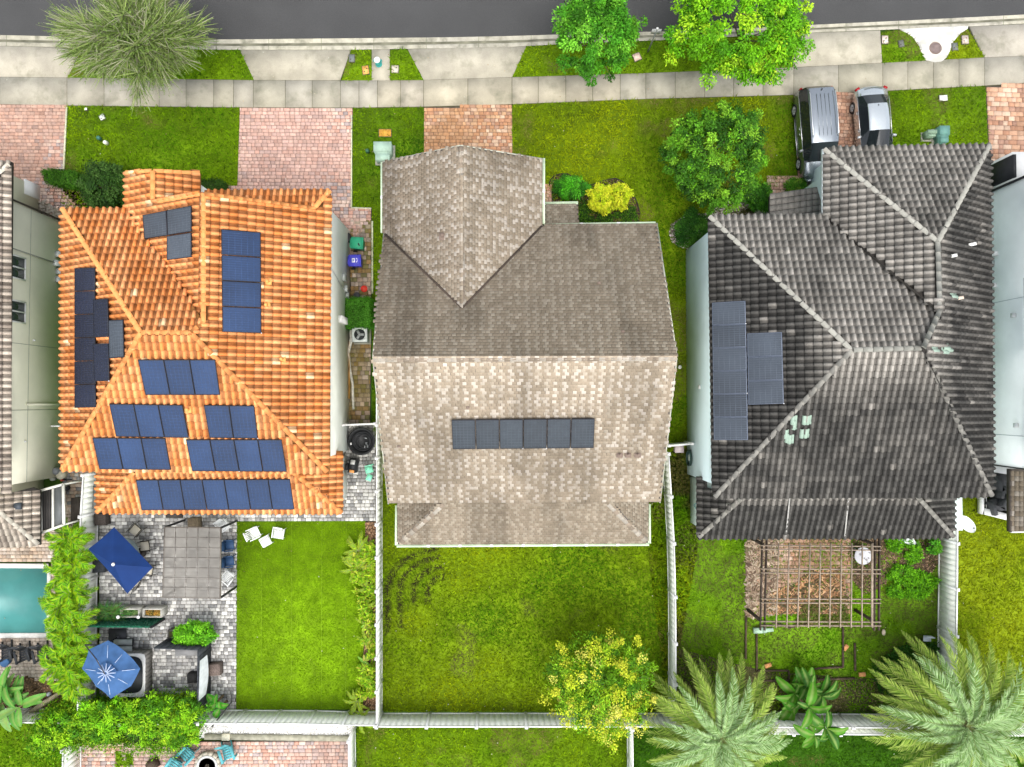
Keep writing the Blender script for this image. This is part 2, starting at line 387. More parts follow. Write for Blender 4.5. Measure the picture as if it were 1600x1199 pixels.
# ------------------------------------------------------------------ lawns
BLV = [(-.5, 0, 0), (.5, 0, 0), (0, 1, 0)]
def lawn(name, poly, lo, hi, brown=(.17, .14, .045), bt=.70, dens=230, seed=1, z=0.0, ln=.19, wd=.05, holes=(), gcol=None, tracks=None, bsc=2.2, label='grass', bv=.30):
    w_ = W(poly); xy = [(p.x, p.y) for p in w_]
    mid = tuple((a + b) / 2 * .85 for a, b in zip(lo, hi))
    mb = MB(); mb.prism(w_, -.15, z)
    base = struct(name, mb, mat('turf_' + name + str(seed), gcol or mid, .95, var=.35, ns=1.2, fine=.35))
    x0, x1 = min(a for a, b in xy), max(a for a, b in xy); y0, y1 = min(b for a, b in xy), max(b for a, b in xy)
    n = int((x1 - x0) * (y1 - y0) * dens); rg = np.random.default_rng(seed)
    X = rg.uniform(x0, x1, n); Y = rg.uniform(y0, y1, n); k = inpoly(X, Y, xy)
    for h in holes: k &= ~inpoly(X, Y, [(p.x, p.y) for p in W(h)])
    X, Y = X[k], Y[k]; n = len(X)
    t = np.clip((fbm(X, Y, bsc, seed) - .3) * 2.2, 0, 1)
    col = lerpc(lo, hi, t) * (1 + rg.normal(0, bv, n))[:, None]
    # yellowish / worn patches
    b = np.clip((fbm(X, Y, 1.7, seed + 5) - bt) * 9, 0, 1) * .8
    if tracks is not None:
        tb = tracks(X, Y)[:, None]; col = col * (1 - tb) + np.array((.04, .034, .016)) * tb; b = b * (1 - tb[:, 0])
    col = col * (1 - b[:, None]) + np.array(brown)[None, :] * (1 + rg.normal(0, .25, n))[:, None] * b[:, None]
    nrm = np.stack([rg.normal(0, .75, n), rg.normal(0, .75, n), np.abs(rg.normal(.8, .3, n)) + .2], 1)
    F = frames(nrm); sc = rg.uniform(.6, 1.3, n) * (1 - .3 * b)
    R = F.copy(); R[:, :, 0] *= (wd * sc)[:, None]; R[:, :, 1] *= (ln * sc)[:, None]
    T = np.stack([X, Y, np.full(n, z + .015) + np.abs(rg.normal(0, .022, n))], 1)
    me = scatter('grass', BLV, [(0, 1, 2)], R, T, np.clip(col, .004, .8))
    link('grass_blades', me, mat('grass_blade', src='ATT', rough=.8, var=.12, ns=2, spec=.04, trans=.25), base, dict(kind='stuff'))
    return base
G1, G2 = (.082, .190, .001), (.180, .290, .003)
Y1, Y2 = (.120, .205, .001), (.235, .305, .004)
D1, D2 = (.040, .125, .002), (.105, .190, .004)
lawn('verge', [(128, 76.3), (375, 79), (397, 125), (106, 121)], G1, G2, seed=21, bt=.62)
lawn('verge', [(548.6, 78.8), (580.5, 78.3), (580.5, 126), (533.5, 126)], G1, G2, seed=22, bt=.6)
lawn('verge', [(609.5, 78), (637, 77.3), (661.5, 125.3), (609.5, 126)], G1, G2, seed=23)
lawn('verge', [(822.5, 73.2), (900, 68.5), (1060, 62.5), (1239, 53.5), (1239, 105.3), (1010, 114.3), (800.5, 120.8)], G1, G2, seed=24, bt=.60, brown=(.16, .13, .06))
lawn('verge', [(1377, 51), (1404, 47), (1415, 51), (1426, 58), (1436, 72), (1440, 84), (1447, 95), (1379, 98.5)], G1, G2, seed=25, bt=.5, brown=(.15, .11, .05))
lawn('verge', [(1512, 45.5), (1538, 90), (1479, 93), (1484.5, 80), (1489.5, 66), (1500.5, 53)], Y1, Y2, seed=26)
lawn('front_lawn', [(105, 166), (374.5, 169), (371, 289), (357, 292), (340, 340), (90, 345), (100, 290)], G1, G2, seed=31, bt=.72)
lawn('front_lawn', [(551.5, 169.5), (662, 168), (663, 290), (625, 400), (625, 700), (582, 700), (581, 324), (550, 324)], D1, G2, seed=32, bt=.66)
lawn('front_lawn', [(800.5, 163.7), (1000, 155.7), (1239.5, 149), (1246, 276), (1190, 300), (1150, 360), (1090, 380), (1090, 860), (1043, 1112), (1000, 760), (1000, 420), (800, 330)],
     G1, Y2, seed=33, bt=.60, brown=(.20, .17, .05), bsc=3.5)
lawn('front_lawn', [(1386, 143), (1539.5, 134.7), (1547, 300), (1394, 300)], G1, G2, seed=34, bt=.58, brown=(.13, .11, .04))
def mower(X, Y):
    b = np.zeros(len(X)); c = P(700, 922)
    for r, bot in ((93, 992), (74, 982), (53, 940), (31, 942)):
        rx = r * .036; m_ = (Y < c.y) & (Y > P(700, bot).y); d = np.abs(X - (c.x - rx))
        d2 = np.abs(np.hypot((X - c.x) / rx, (Y - c.y) / (rx * .70)) - 1) * rx * .8; m2 = (Y >= c.y) & (X < c.x - rx * .15)
        k = np.where(m_, d, np.where(m2, d2, 9)); b = np.maximum(b, np.clip(1.35 - k / .19, 0, 1))
    return b * np.clip((vnoise(X, Y, .14, 5) + .45) * 1.6, 0, 1)
lawn('back_lawn', [(597, 663), (1043, 663), (1042, 1112), (597, 1112)], G1, Y2, seed=35, bt=.66, brown=(.10, .085, .035), bsc=4.5, tracks=mower, dens=250)
lawn('garden_lawn', [(1045, 700), (1190, 700), (1466, 770), (1466, 1112), (1045, 1112)], (.075, .20, .003), (.19, .34, .008), seed=36, bt=.47, brown=(.10, .08, .035), bsc=1.6, dens=210)
lawn('side_lawn', [(1470, 300), (1512, 300), (1512, 725), (1640, 735), (1700, 735), (1700, 1112), (1470, 1112)], (.15, .235, .003), (.25, .30, .006), seed=37, bt=.8, dens=230)
lawn('rear_lawn', [(558, 1117), (981, 1117), (981, 1330), (557, 1330)], G1, G2, seed=38, bt=.6)
lawn('rear_lawn', [(984, 1117), (1800, 1120), (1800, 1330), (984, 1330)], D1, (.05, .15, .008), seed=39, bt=.72)
lawn('rear_lawn', [(-120, 1110), (126, 1110), (125, 1330), (-120, 1330)], G1, G2, seed=40, bt=.64)
lawn('grass_square', [(181, 1173), (209, 1173), (209, 1199), (181, 1199)], G1, G2, seed=41, z=.045, bt=.6)
# artificial turf
lawn('artificial_turf', [(371, 815), (571, 814.5), (567, 1108), (369.5, 1108)], (.150, .285, .001), (.175, .315, .002), seed=42, z=.03, ln=.08, wd=.04, dens=330, bt=2, bsc=6, bv=.12)

for x in (409, 456, 503, 541):
    mb = MB(); mb.beam(P(x, 816, .085), P(x - 1, 1107, .085), .02, .01); struct('turf_seam', mb, mat('turf_seam', (.19, .33, .01), .9, var=.4, ns=6))

# ------------------------------------------------------------------ beds, mulch, gravel
PEB = [(-.5, -.35, 0), (.5, -.4, 0), (.45, .4, 0), (-.4, .45, 0), (0, 0, .6)]
PEF = [(0, 1, 4), (1, 2, 4), (2, 3, 4), (3, 0, 4)]
def bed(name, poly, pal, size, dens, seed, base, z=.02, flat=False, piece='mulch'):
    w_ = W(poly); xy = [(p.x, p.y) for p in w_]; mb = MB(); mb.prism(w_, -.15, z)
    b = struct(name, mb, mat(name + str(seed), base, .95, var=.4, ns=5, fine=.3))
    x0, x1 = min(a for a, c in xy), max(a for a, c in xy); y0, y1 = min(c for a, c in xy), max(c for a, c in xy)
    rg = np.random.default_rng(seed); n = int((x1 - x0) * (y1 - y0) * dens)
    X = rg.uniform(x0, x1, n); Y = rg.uniform(y0, y1, n); k = inpoly(X, Y, xy); X, Y = X[k], Y[k]; n = len(X)
    pal = np.array(pal); col = pal[rg.integers(0, len(pal), n)] * (1 + rg.normal(0, .15, n))[:, None]
    nrm = np.stack([rg.normal(0, .3, n), rg.normal(0, .3, n), np.ones(n)], 1); R = frames(nrm); sc = size * rg.uniform(.5, 1.4, n)
    R = R * sc[:, None, None]
    if flat: R[:, :, 0] *= 2.2; R[:, :, 1] *= .45
    T = np.stack([X, Y, np.full(n, z + .002)], 1)
    link(piece, scatter(piece, PEB, PEF, R, T, np.clip(col, .01, .9)), mat('bed_piece', src='ATT', rough=.9, var=.1), b, dict(kind='stuff'))
    return b
MUL = [(.10, .06, .035), (.16, .10, .06), (.07, .045, .03), (.22, .15, .09)]
RED = [(.30, .17, .09), (.22, .13, .07), (.38, .25, .15), (.12, .08, .05)]
GRV = [(.55, .48, .45), (.40, .34, .32), (.30, .22, .20), (.68, .62, .58), (.2, .16, .14)]
WHT = [(.72, .72, .70), (.62, .62, .60), (.80, .80, .78), (.42, .40, .36)]
bed('flower_bed', [(858, 290), (860, 281), (866, 275), (875, 272), (887, 272), (898, 278), (908, 287), (920, 290.5), (935, 286), (948, 281), (962, 279), (973, 284), (981, 293), (990, 305), (996, 318), (1000, 335), (998, 352), (1000, 380), (850, 380), (850, 330), (862, 328), (862, 290)], MUL, .06, 220, 51, (.05, .035, .02), z=.02)
bed('gravel_bed', [(1045, 362), (1049, 350), (1062, 342), (1090, 335), (1112, 333), (1140, 300), (1190, 290), (1204, 300), (1204, 345), (1120, 345), (1075, 390), (1060, 386), (1048, 376)], GRV, .075, 330, 52, (.16, .12, .11), z=.024, piece='gravel')
bed('hedge_bed', [(70, 290), (135, 296), (150, 335), (250, 335), (360, 300), (360, 288), (320, 287), (200, 325), (90, 345)], MUL, .06, 120, 53, (.05, .04, .02), z=.025)
bed('side_bed', [(571, 815.5), (588, 815.5), (588, 1110), (567, 1110)], RED, .07, 260, 54, (.14, .08, .045), z=.034)
bed('mulch_bed', [(-60, 1050), (70, 1062), (127, 1077), (127, 1108), (-60, 1108)], RED, .07, 160, 55, (.13, .085, .05), z=.02)
bed('white_gravel_strip', [(300, 1112.5), (556, 1112.5), (554, 1153), (300, 1153)], WHT, .07, 420, 56, (.58, .58, .56), z=.02, piece='gravel')
bed('garden_mulch', [(1165, 845), (1213, 840), (1212, 960), (1166, 965)], [(.34, .26, .18), (.25, .18, .12), (.42, .34, .25), (.15, .1, .07)], .16, 150, 57, (.20, .15, .10), z=.03, flat=True)
bed('garden_mulch', [(1331, 800), (1466, 800), (1466, 880), (1450, 903), (1400, 897), (1376, 918), (1350, 930), (1331, 905)], MUL, .08, 200, 58, (.06, .04, .028), z=.02)
bed('fallen_leaves', [(1262, 890), (1312, 888), (1325, 940), (1300, 958), (1190, 958), (1205, 925), (1240, 915)], [(.36, .19, .09), (.20, .12, .06), (.48, .30, .16), (.08, .07, .035)], .14, 110, 59, (.17, .10, .06), z=.052, flat=True)
bed('soil_strip', [(1045, 1010), (1200, 1050), (1380, 1062), (1380, 1112), (1045, 1112)], [(.10, .11, .03), (.07, .06, .03), (.14, .12, .05)], .08, 120, 60, (.07, .065, .025), z=.012)
bed('dry_grass_strip', [(63, 313), (99, 333), (99, 350), (63, 330)], [(.28, .25, .2), (.16, .14, .1), (.36, .33, .28)], .18, 120, 61, (.12, .11, .08), z=.03, flat=True)

# bed edging of the flower bed
mb = MB(); e = [(858, 290), (860, 281), (866, 275), (875, 272), (887, 272), (898, 278), (908, 287), (920, 290.5), (935, 286), (948, 281), (962, 279), (973, 284), (981, 293), (990, 305), (996, 318), (1000, 335)]
mb.tube([P(a, b, .05) for a, b in e], .035, 6); solo('bed_edging', mb, mat('black_edging', (.03, .022, .018), .7), 'dark curved edging round the front flower bed', 'edging')
# ------------------------------------------------------------------ pool
pool = Thing('swimming_pool', 'turquoise swimming pool with white coping at the left edge', 'pool', P(0, 930, 0))
mb = MB()
for pl in ([(-200, 879), (76, 881), (76, 888), (-200, 886)], [(-200, 990), (75, 989), (75, 996.5), (-200, 998)], [(74.5, 888.2), (80, 888.2), (79, 988.8), (74, 988.8)]): mb.prism(W(pl), .0, .055)
pool.part('coping', mb, mat('pool_coping', (.74, .73, .69), .7, var=.1, ns=6))
mb = MB(); mb.prism(W([(-200, 886.2), (74.3, 888.3), (73.8, 988.7), (-200, 989.8)]), .0, .02)
pool.part('water', mb, mat('pool_water', (.065, .235, .225), .22, var=.12, ns=.8, bump=.25, bs=4, spec=.3))

# ------------------------------------------------------------------ roofs
ZE, ZR = 6.1, 8.9
class Face:
    def __init__(s, e0, e1, ze, third, poly, shade=0.0, seed=0):
        a = P(*e0, ze); b = P(*e1, ze); c = P(*third)
        n = (b - a).cross(c - a).normalized()
        if n.z < 0: n = -n
        s.n = n; s.p0 = a; s.u = (b - a).normalized(); s.v = n.cross(s.u).normalized()
        if s.v.z < 0: s.v = -s.v; s.u = -s.u
        # right-handed: u x v = n
        if s.u.cross(s.v).dot(n) < 0: s.u = -s.u
        s.poly = [onplane(x, y, a, n) for x, y in poly]; s.shade = shade; s.seed = seed
    def at(s, x, y, h=0.0): return onplane(x, y, s.p0 + s.n * h, s.n)
    def uv(s, p): d = p - s.p0; return d.dot(s.u), d.dot(s.v)
    def M(s): return np.array([[s.u.x, s.v.x, s.n.x], [s.u.y, s.v.y, s.n.y], [s.u.z, s.v.z, s.n.z]])
TW, TL = .315, .385
prof = [(-.157, .0), (-.13, .075), (-.06, .115), (.01, .075), (.045, .004), (.157, .0)]
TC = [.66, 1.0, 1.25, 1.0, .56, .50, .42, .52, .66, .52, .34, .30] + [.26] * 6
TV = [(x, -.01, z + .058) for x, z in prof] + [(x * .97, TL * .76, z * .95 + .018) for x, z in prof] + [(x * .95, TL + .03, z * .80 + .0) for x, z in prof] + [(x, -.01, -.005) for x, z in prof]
TC = [.70, 1.0, 1.22, 1.0, .62, .58, .62, .95, 1.12, .92, .50, .44, .20, .28, .34, .26, .16, .14] + [.20] * 6  # pan dirt, plus butt shadow and lit lower ends painted into the vertex colour
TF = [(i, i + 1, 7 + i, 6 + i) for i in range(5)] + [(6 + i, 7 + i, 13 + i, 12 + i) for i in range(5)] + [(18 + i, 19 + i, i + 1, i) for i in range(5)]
def tile_field(f, colf, w=TW, l=TL, jit=.012, brk=False):
    uvp = [f.uv(p) for p in f.poly]; us = [a for a, b in uvp]; vs_ = [b for a, b in uvp]
    rg = np.random.default_rng(f.seed + 70); ks = .80 if f.seed in (22, 27) and l == TL else 1.0; l = l * ks
    U, V = np.meshgrid(np.arange(min(us) + w / 2, max(us), w), np.arange(max(min(vs_), -.04), max(vs_), l))
    if brk: U = U + ((np.arange(U.shape[0]) % 2) * w * .5)[:, None]
    U, V = U.ravel(), V.ravel(); k = inpoly(U, V + l * .5, uvp); U, V = U[k], V[k]; n = len(U)
    M = f.M(); p0 = np.array(f.p0)
    T = p0 + U[:, None] * M[:, 0] + V[:, None] * M[:, 1] + M[:, 2] * (.012 + rg.normal(0, .004, n))[:, None]
    a = rg.normal(0, jit, n); c, s = np.cos(a), np.sin(a); Rl = np.zeros((n, 3, 3)); Rl[:, 0, 0] = c; Rl[:, 0, 1] = -s; Rl[:, 1, 0] = s; Rl[:, 1, 1] = c; Rl[:, 2, 2] = 1; Rl[:, :, 1] *= ks
    R = np.einsum('ij,njk->nik', M, Rl)
    return R, T, colf(f, U, V, T, rg)
def add_tiles(th, roof, faces, colf, m_obj, m_att, npart=300):
    Rs, Ts, Cs, Ar = [], [], [], []
    for f in faces:
        R, T, C = tile_field(f, colf); Rs.append(R); Ts.append(T); Cs.append(C)
        d = np.array([0, 0, H]) - T; r = np.linalg.norm(d, axis=1); Ar.append((d @ np.array(f.n)) / r ** 3)
    R = np.concatenate(Rs); T = np.concatenate(Ts) - np.array(th.loc); C = np.clip(np.concatenate(Cs), .01, .9); A = np.concatenate(Ar)
    vis = np.abs((T + np.array(th.loc))[:, 0]) < 27.5
    A = np.where(vis, A, 0); order = np.argsort(-A); top, rest = order[:npart], order[npart:]
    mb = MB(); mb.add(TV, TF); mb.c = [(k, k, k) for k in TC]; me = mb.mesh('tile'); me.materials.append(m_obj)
    for i in top:
        o = bpy.data.objects.new('tile', me); S.collection.objects.link(o); o.parent = roof
        o.matrix_local = Matrix.Translation(T[i].tolist()) @ Matrix(R[i].tolist()).to_4x4(); o.color = (*C[i].tolist(), 1)
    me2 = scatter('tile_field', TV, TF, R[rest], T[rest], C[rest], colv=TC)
    link('tile_field', me2, m_att, roof, dict(kind='stuff'))
def add_roof(th, faces, m, name='roof', thick=.16, drop=.02):
    mb = MB()
    for f in faces: mb.prism([p - f.n * drop for p in f.poly], thick)
    return th.part(name, mb, m)
CAPV = []
for y, r, zz in ((0, 1.0, .035), (1.0, .86, 0)):
    for k in range(7):
        a = math.pi * k / 6; CAPV.append((math.cos(a) * .125 * r, y, math.sin(a) * .10 * r + zz))
CAPF = [(k + 1, k, 7 + k, 8 + k) for k in range(6)] + [(6, 5, 4, 3, 2, 1, 0)]
def caps(th, roof, a, b, m, col, L=.42, wd=1.0, var=.08):
    d = b - a; n = max(1, round(d.length / L)); l = d.length / n; d.normalize()
    x = d.cross(Vector((0, 0, 1))).normalized(); z = x.cross(d).normalized()
    key = 'cap' + m.name
    if key not in MESHES:
        mb = MB(); mb.add(CAPV, CAPF); me = mb.mesh('ridge_cap'); me.materials.append(m); MESHES[key] = me
    for i in range(n):
        M = Matrix((x * wd, d * l * 1.05, z * wd)).transposed().to_4x4(); M.translation = a + d * l * i - th.loc
        o = bpy.data.objects.new('ridge_cap', MESHES[key]); S.collection.objects.link(o); o.parent = roof; o.matrix_local = M
        k = 1 + random.uniform(-var, var); o.color = (col[0] * k, col[1] * k, col[2] * k, 1)
MESHES = {}
def panels(th, f, quad, nx, ny, m_glass, m_frame, gap=.02, h=.21):
    a, b, c, d = [f.at(x, y, h) for x, y in quad]          # a->b along nx, a->d along ny
    for i in range(nx):
        for j in range(ny):
            def pt(s, t): return (a * (1 - s) + b * s) * (1 - t) + (d * (1 - s) + c * s) * t
            e = gap
            q = [pt(i / nx, j / ny), pt((i + 1) / nx, j / ny), pt((i + 1) / nx, (j + 1) / ny), pt(i / nx, (j + 1) / ny)]
            cen = sum(q, Vector()) / 4; q = [p + (cen - p).normalized() * e for p in q]
            if (q[1] - q[0]).cross(q[2] - q[1]).dot(f.n) < 0: q = q[::-1]
            mb = MB(); top = [p for p in q]; bot = [p - f.n * .05 for p in q]; inn = [p + (cen - p).normalized() * .045 for p in q]
            mb.add(bot + top + inn, [(3, 2, 1, 0)] + [(k, (k + 1) % 4, 4 + (k + 1) % 4, 4 + k) for k in range(4)] + [(4 + k, 4 + (k + 1) % 4, 8 + (k + 1) % 4, 8 + k) for k in range(4)])
            fr = th.part('solar_panel', mb, m_frame)
            g_ = MB(); g_.add([p - f.n * .006 for p in inn], [(0, 1, 2, 3)]); go = th.part('glass', g_, m_glass, fr); k_ = random.uniform(.8, 1.2); go.color = (*[c_ * k_ for c_ in PCOL[m_glass.name]], 1)
            gm = MB()
            for u in range(1, 6): gm.beam(inn[0].lerp(inn[1], u / 6) - f.n * .004, inn[3].lerp(inn[2], u / 6) - f.n * .004, .012, .003, up=f.n)
            for u in range(1, 10): gm.beam(inn[0].lerp(inn[3], u / 10) - f.n * .0035, inn[1].lerp(inn[2], u / 10) - f.n * .0035, .010, .003, up=f.n)
            pc_ = PCOL[m_glass.name]; th.part('cell_grid', gm, mat('cells_' + m_glass.name, tuple(min(1, c_ * 2.1 + .012) for c_ in pc_), .4, var=0), fr)
            if random.random() < .22:
                g_ = MB(); g_.box(q[1] - f.n * .01, (.05, .05, .03)); th.part('clamp', g_, M_ALU, fr)
    # rails the panels stand on
M_ALU = mat('aluminium', (.62, .63, .64), .4, metal=.6, var=.05)
def wallblock(th, pts, z1, m, name='wall', z0=-.15, parent=None):
    mb = MB(); mb.prism(pts, z0, z1); return th.part(name, mb, m, parent)
def win_x(th, X, y0, y1, z0, z1, m_frame, m_glass, out=1, mull=True, parent=None):
    """a two-pane window on the wall plane x = X facing +x (out=1) or -x"""
    mb = MB(); t = .07
    for (ya, yb, za, zb) in ((y0, y1, z0 - t, z0), (y0, y1, z1, z1 + t), (y0 - t, y0, z0 - t, z1 + t), (y1, y1 + t, z0 - t, z1 + t)):
        mb.box((X + out * .02, (ya + yb) / 2, (za + zb) / 2), (.08, abs(yb - ya), abs(zb - za)))
    if mull: mb.box((X + out * .018, (y0 + y1) / 2, (z0 + z1) / 2), (.07, .07, z1 - z0))
    fr = th.part('window', mb, m_frame, parent)
    ym = (y0 + y1) / 2
    for a, b in ((y0, ym - .036), (ym + .036, y1)):
        g_ = MB(); g_.box((X + out * .008, (a + b) / 2, (z0 + z1) / 2), (.012, b - a - .004, z1 - z0 - .004)); th.part('pane', g_, m_glass, fr)
    return fr
M_WHITE = mat('white_paint', (.80, .80, .78), .5, var=.04, ns=4)
M_GLASS = mat('window_glass', (.035, .05, .045), .07, var=.1, spec=.6)
def garage_door(th, xa, xb, Y, z1, m):
    fr = MB(); fr.box(((xa + xb) / 2, Y + .03, z1 / 2), (xb - xa + .2, .04, z1 + .12)); d = th.part('garage_door', fr, M_WHITE)
    for k in range(4):
        g_ = MB(); g_.box(((xa + xb) / 2, Y + .07, (k + .5) * z1 / 4), (xb - xa, .05, z1 / 4 - .03)); th.part('door_panel', g_, m, d)

# ================= orange-tiled house =================
oh = Thing('tiled_house', 'white stucco house with bright orange barrel-tile roof and many blue solar panels', 'house', P(320, 540))
m_ow = mat('white_stucco', (.84, .87, .81), .9, var=.07, ns=.8, bump=.2, bs=25, stain=(.72, .76, .66), ss=.35, st=(.5, .7))
m_ob = mat('tile_underlay_orange', (.33, .15, .045), .9, var=.2)
O = {}
O['left'] = Face((98, 327), (98, 733), ZE, (220, 520, ZR), [(97, 326), (220, 520), (97, 734)], seed=1)
O['rear'] = Face((98, 735), (512, 739), ZE, (258, 520, ZR), [(98, 735), (220, 520), (298, 520), (512, 739)], seed=2)
O['right'] = Face((516, 330), (512, 737), ZE, (298, 520, ZR), [(515, 738), (298, 520), (318, 503), (318, 302), (400, 313), (493, 326), (516, 298)], seed=3)
O['front'] = Face((98, 327), (200, 327), ZE, (258, 520, ZR), [(98, 327), (201, 327), (317, 502), (298, 520), (220, 520)], seed=4)
O['wing'] = Face((197, 268), (197, 335), ZE, (318, 400, 8.35), [(197, 269), (239, 267), (239, 316), (318, 302), (318, 503), (198, 326)], seed=5)
zr2 = O['wing'].at(239, 290).z
O['gable'] = Face((312, 272), (312, 297), ZE - .1, (239, 290, zr2), [(239, 267), (312, 271), (312, 305), (239, 320)], seed=6)
zs = O['right'].at(490, 325).z
O['skirt'] = Face((320, 299), (515, 298), ZE, (490, 325, zs), [(318, 300), (516, 298), (492, 325), (318, 320)], seed=7)
O['lrear'] = Face((152, 801), (535, 802), 2.95, (330, 738, 4.1), [(152, 801), (210, 734), (458, 734), (535, 802)], seed=8)
O['lleft'] = Face((152, 801), (152, 740), 2.95, (210, 738, 4.1), [(152, 801), (212, 734), (152, 734)], seed=9)
O['lright'] = Face((535, 802), (535, 740), 2.95, (458, 738, 4.1), [(535, 802), (535, 705), (523, 705), (500, 712), (458, 736)], seed=10)
# walls
e = [P(98, 327, ZE), P(98, 733, ZE), P(512, 737, ZE), P(516, 299, ZE)]
xw0 = e[0].x + .45; xw1 = P(547, 400).x; yw0 = P(0, 733, ZE).y + .45
zt = ZE - .12; xgr = P(306, 290, ZE).x
yA = e[0].y - .45; xg = P(197, 268, ZE).x + .4; yg = P(0, 268, ZE).y - .45; xr = P(318, 300, 8).x + .3; yf = P(0, 299, ZE).y - .45
wallblock(oh, [(xw0, yw0), (xw1, yw0), (xw1, yf), (xgr, yf), (xgr, yg), (xg, yg), (xg, yA), (xw0, yA)], zt, m_ow)
l0 = P(152, 801, 2.95); l1 = P(535, 802, 2.95)
wallblock(oh, [(l0.x + .4, yw0 - .003), (l0.x + .4, l0.y + .4), (l1.x - .4, l1.y + .4), (l1.x - .4, P(0, 720, 3).y), (xw1 - .3, P(0, 720, 3).y), (xw1 - .3, yw0 - .003)], 2.85, m_ow, 'rear_wall')
garage_door(oh, P(360, 0).x, P(520, 0).x, yf, 2.3, m_ow)
roofO = add_roof(oh, O.values(), m_ob)
mO = mat('orange_tile', src='OBJ', rough=.72, var=.16, ns=1.2, fine=.16, spec=.15); mOa = mat('orange_tile_field', src='ATT', rough=.72, var=.16, ns=1.2, fine=.16, spec=.15)
def colO(f, U, V, T, rg):
    n = len(U); t = rg.random(n)
    a = lerpc((.64, .215, .06), (.76, .35, .145), t)
    d = np.clip((fbm(T[:, 0], T[:, 1], 1.6, 5) - .42) * 4, 0, 1) * .40
    rust = np.array((.48, .15, .03)); a = a * (1 - d[:, None]) + rust * d[:, None]
    pale = (rg.random(n) < .02)[:, None]; a = np.where(pale, np.array((.82, .54, .30)), a)
    return a * (1 + rg.normal(0, .08, n))[:, None]
add_tiles(oh, roofO, O.values(), colO, mO, mOa)
cO = (.68, .28, .09)
def c3(th, roof, f1, a, b, m, col, h=.03, **k): caps(th, roof, f1.at(*a, h), f1.at(*b, h), m, col, **k)
mOc = mat('orange_cap', src='OBJ', rough=.7, var=.12, ns=2, fine=.12)
c3(oh, roofO, O['left'], (98, 327), (220, 520), mOc, cO); c3(oh, roofO, O['left'], (98, 733), (220, 520), mOc, cO)
c3(oh, roofO, O['rear'], (222, 520), (298, 520), mOc, cO); c3(oh, roofO, O['rear'], (511, 737), (298, 520), mOc, cO)
c3(oh, roofO, O['right'], (298, 520), (318, 503), mOc, cO); c3(oh, roofO, O['right'], (318, 303), (318, 503), mOc, cO)
c3(oh, roofO, O['wing'], (239, 268), (239, 314), mOc, cO); c3(oh, roofO, O['skirt'], (515, 299), (492, 324), mOc, cO)
c3(oh, roofO, O['wing'], (248, 315), (317, 303), mOc, cO, wd=.8); c3(oh, roofO, O['right'], (319, 303), (492, 326), mOc, cO, wd=.8, h=.08)
c3(oh, roofO, O['wing'], (198, 270), (238, 267), mOc, cO, wd=.8); c3(oh, roofO, O['gable'], (312, 271), (240, 267), mOc, cO, wd=.8)
c3(oh, roofO, O['lrear'], (152, 800), (210, 738), mOc, cO); c3(oh, roofO, O['lrear'], (534, 801), (458, 738), mOc, cO)
m_valley = mat('valley_metal', (.10, .065, .04), .7, var=.3)
def valley(th, roof, f, a, b, wdt=.10, m=None, h=.09, name='valley_flashing'):
    mb = MB(); mb.beam(f.at(*a, h), f.at(*b, h), wdt, .02, up=f.n); th.part(name, mb, m or m_valley, roof)
valley(oh, roofO, O['wing'], (201, 332), (312, 497), .09)
PCOL = {'panel_glass_blue': (.014, .034, .088), 'panel_glass_navy': (.008, .012, .028), 'panel_glass_slate': (.042, .052, .066), 'panel_glass_dark': (.028, .036, .044)}
m_pb = mat('panel_glass_blue', src='OBJ', rough=.18, var=.2, ns=.7, spec=.5); m_pbk = mat('panel_glass_navy', src='OBJ', rough=.25, var=.1, spec=.4)
m_pg = mat('panel_glass_slate', src='OBJ', rough=.18, var=.2, ns=.7, spec=.5); m_fk = mat('panel_frame_black', (.02, .022, .03), .5, var=0)
m_fg = mat('panel_frame_grey', (.10, .12, .16), .4, var=0)
panels(oh, O['left'], [(116, 419), (148, 418), (149, 637), (116, 638)], 1, 6, m_pbk, m_fk)
panels(oh, O['left'], [(145, 468), (168, 466), (169, 527), (146, 528)], 1, 1, m_pbk, m_fk, h=.25); panels(oh, O['left'], [(145, 537), (169, 536), (170, 596), (147, 597)], 1, 1, m_pbk, m_fk, h=.25)
panels(oh, O['left'], [(169, 500), (192, 499), (193, 559), (170, 561)], 1, 1, m_pg, m_fk, h=.22)
panels(oh, O['wing'], [(222, 336), (299, 321), (299, 362), (225, 374)], 2, 1, m_pg, m_fk); panels(oh, O['wing'], [(260, 369), (299, 363), (299, 402), (260, 407)], 1, 1, m_pg, m_fk)
panels(oh, O['right'], [(345, 358), (408, 363), (409, 521), (347, 519)], 1, 4, m_pb, m_fk)
panels(oh, O['rear'], [(215, 562), (336, 562), (344, 618), (227, 618)], 3, 1, m_pb, m_fk)
panels(oh, O['rear'], [(170, 631), (285, 633), (295, 685), (181, 683)], 3, 1, m_pb, m_fk); panels(oh, O['rear'], [(318, 633), (397, 634), (403, 686), (327, 685)], 2, 1, m_pb, m_fk)
panels(oh, O['rear'], [(144, 684), (258, 685), (267, 735), (155, 734)], 3, 1, m_pb, m_fk); panels(oh, O['rear'], [(290, 687), (440, 687), (448, 738), (300, 737)], 4, 1, m_pb, m_fk)
panels(oh, O['lrear'], [(212, 750), (453, 749), (460, 797), (221, 798)], 7, 1, m_pb, m_fk)
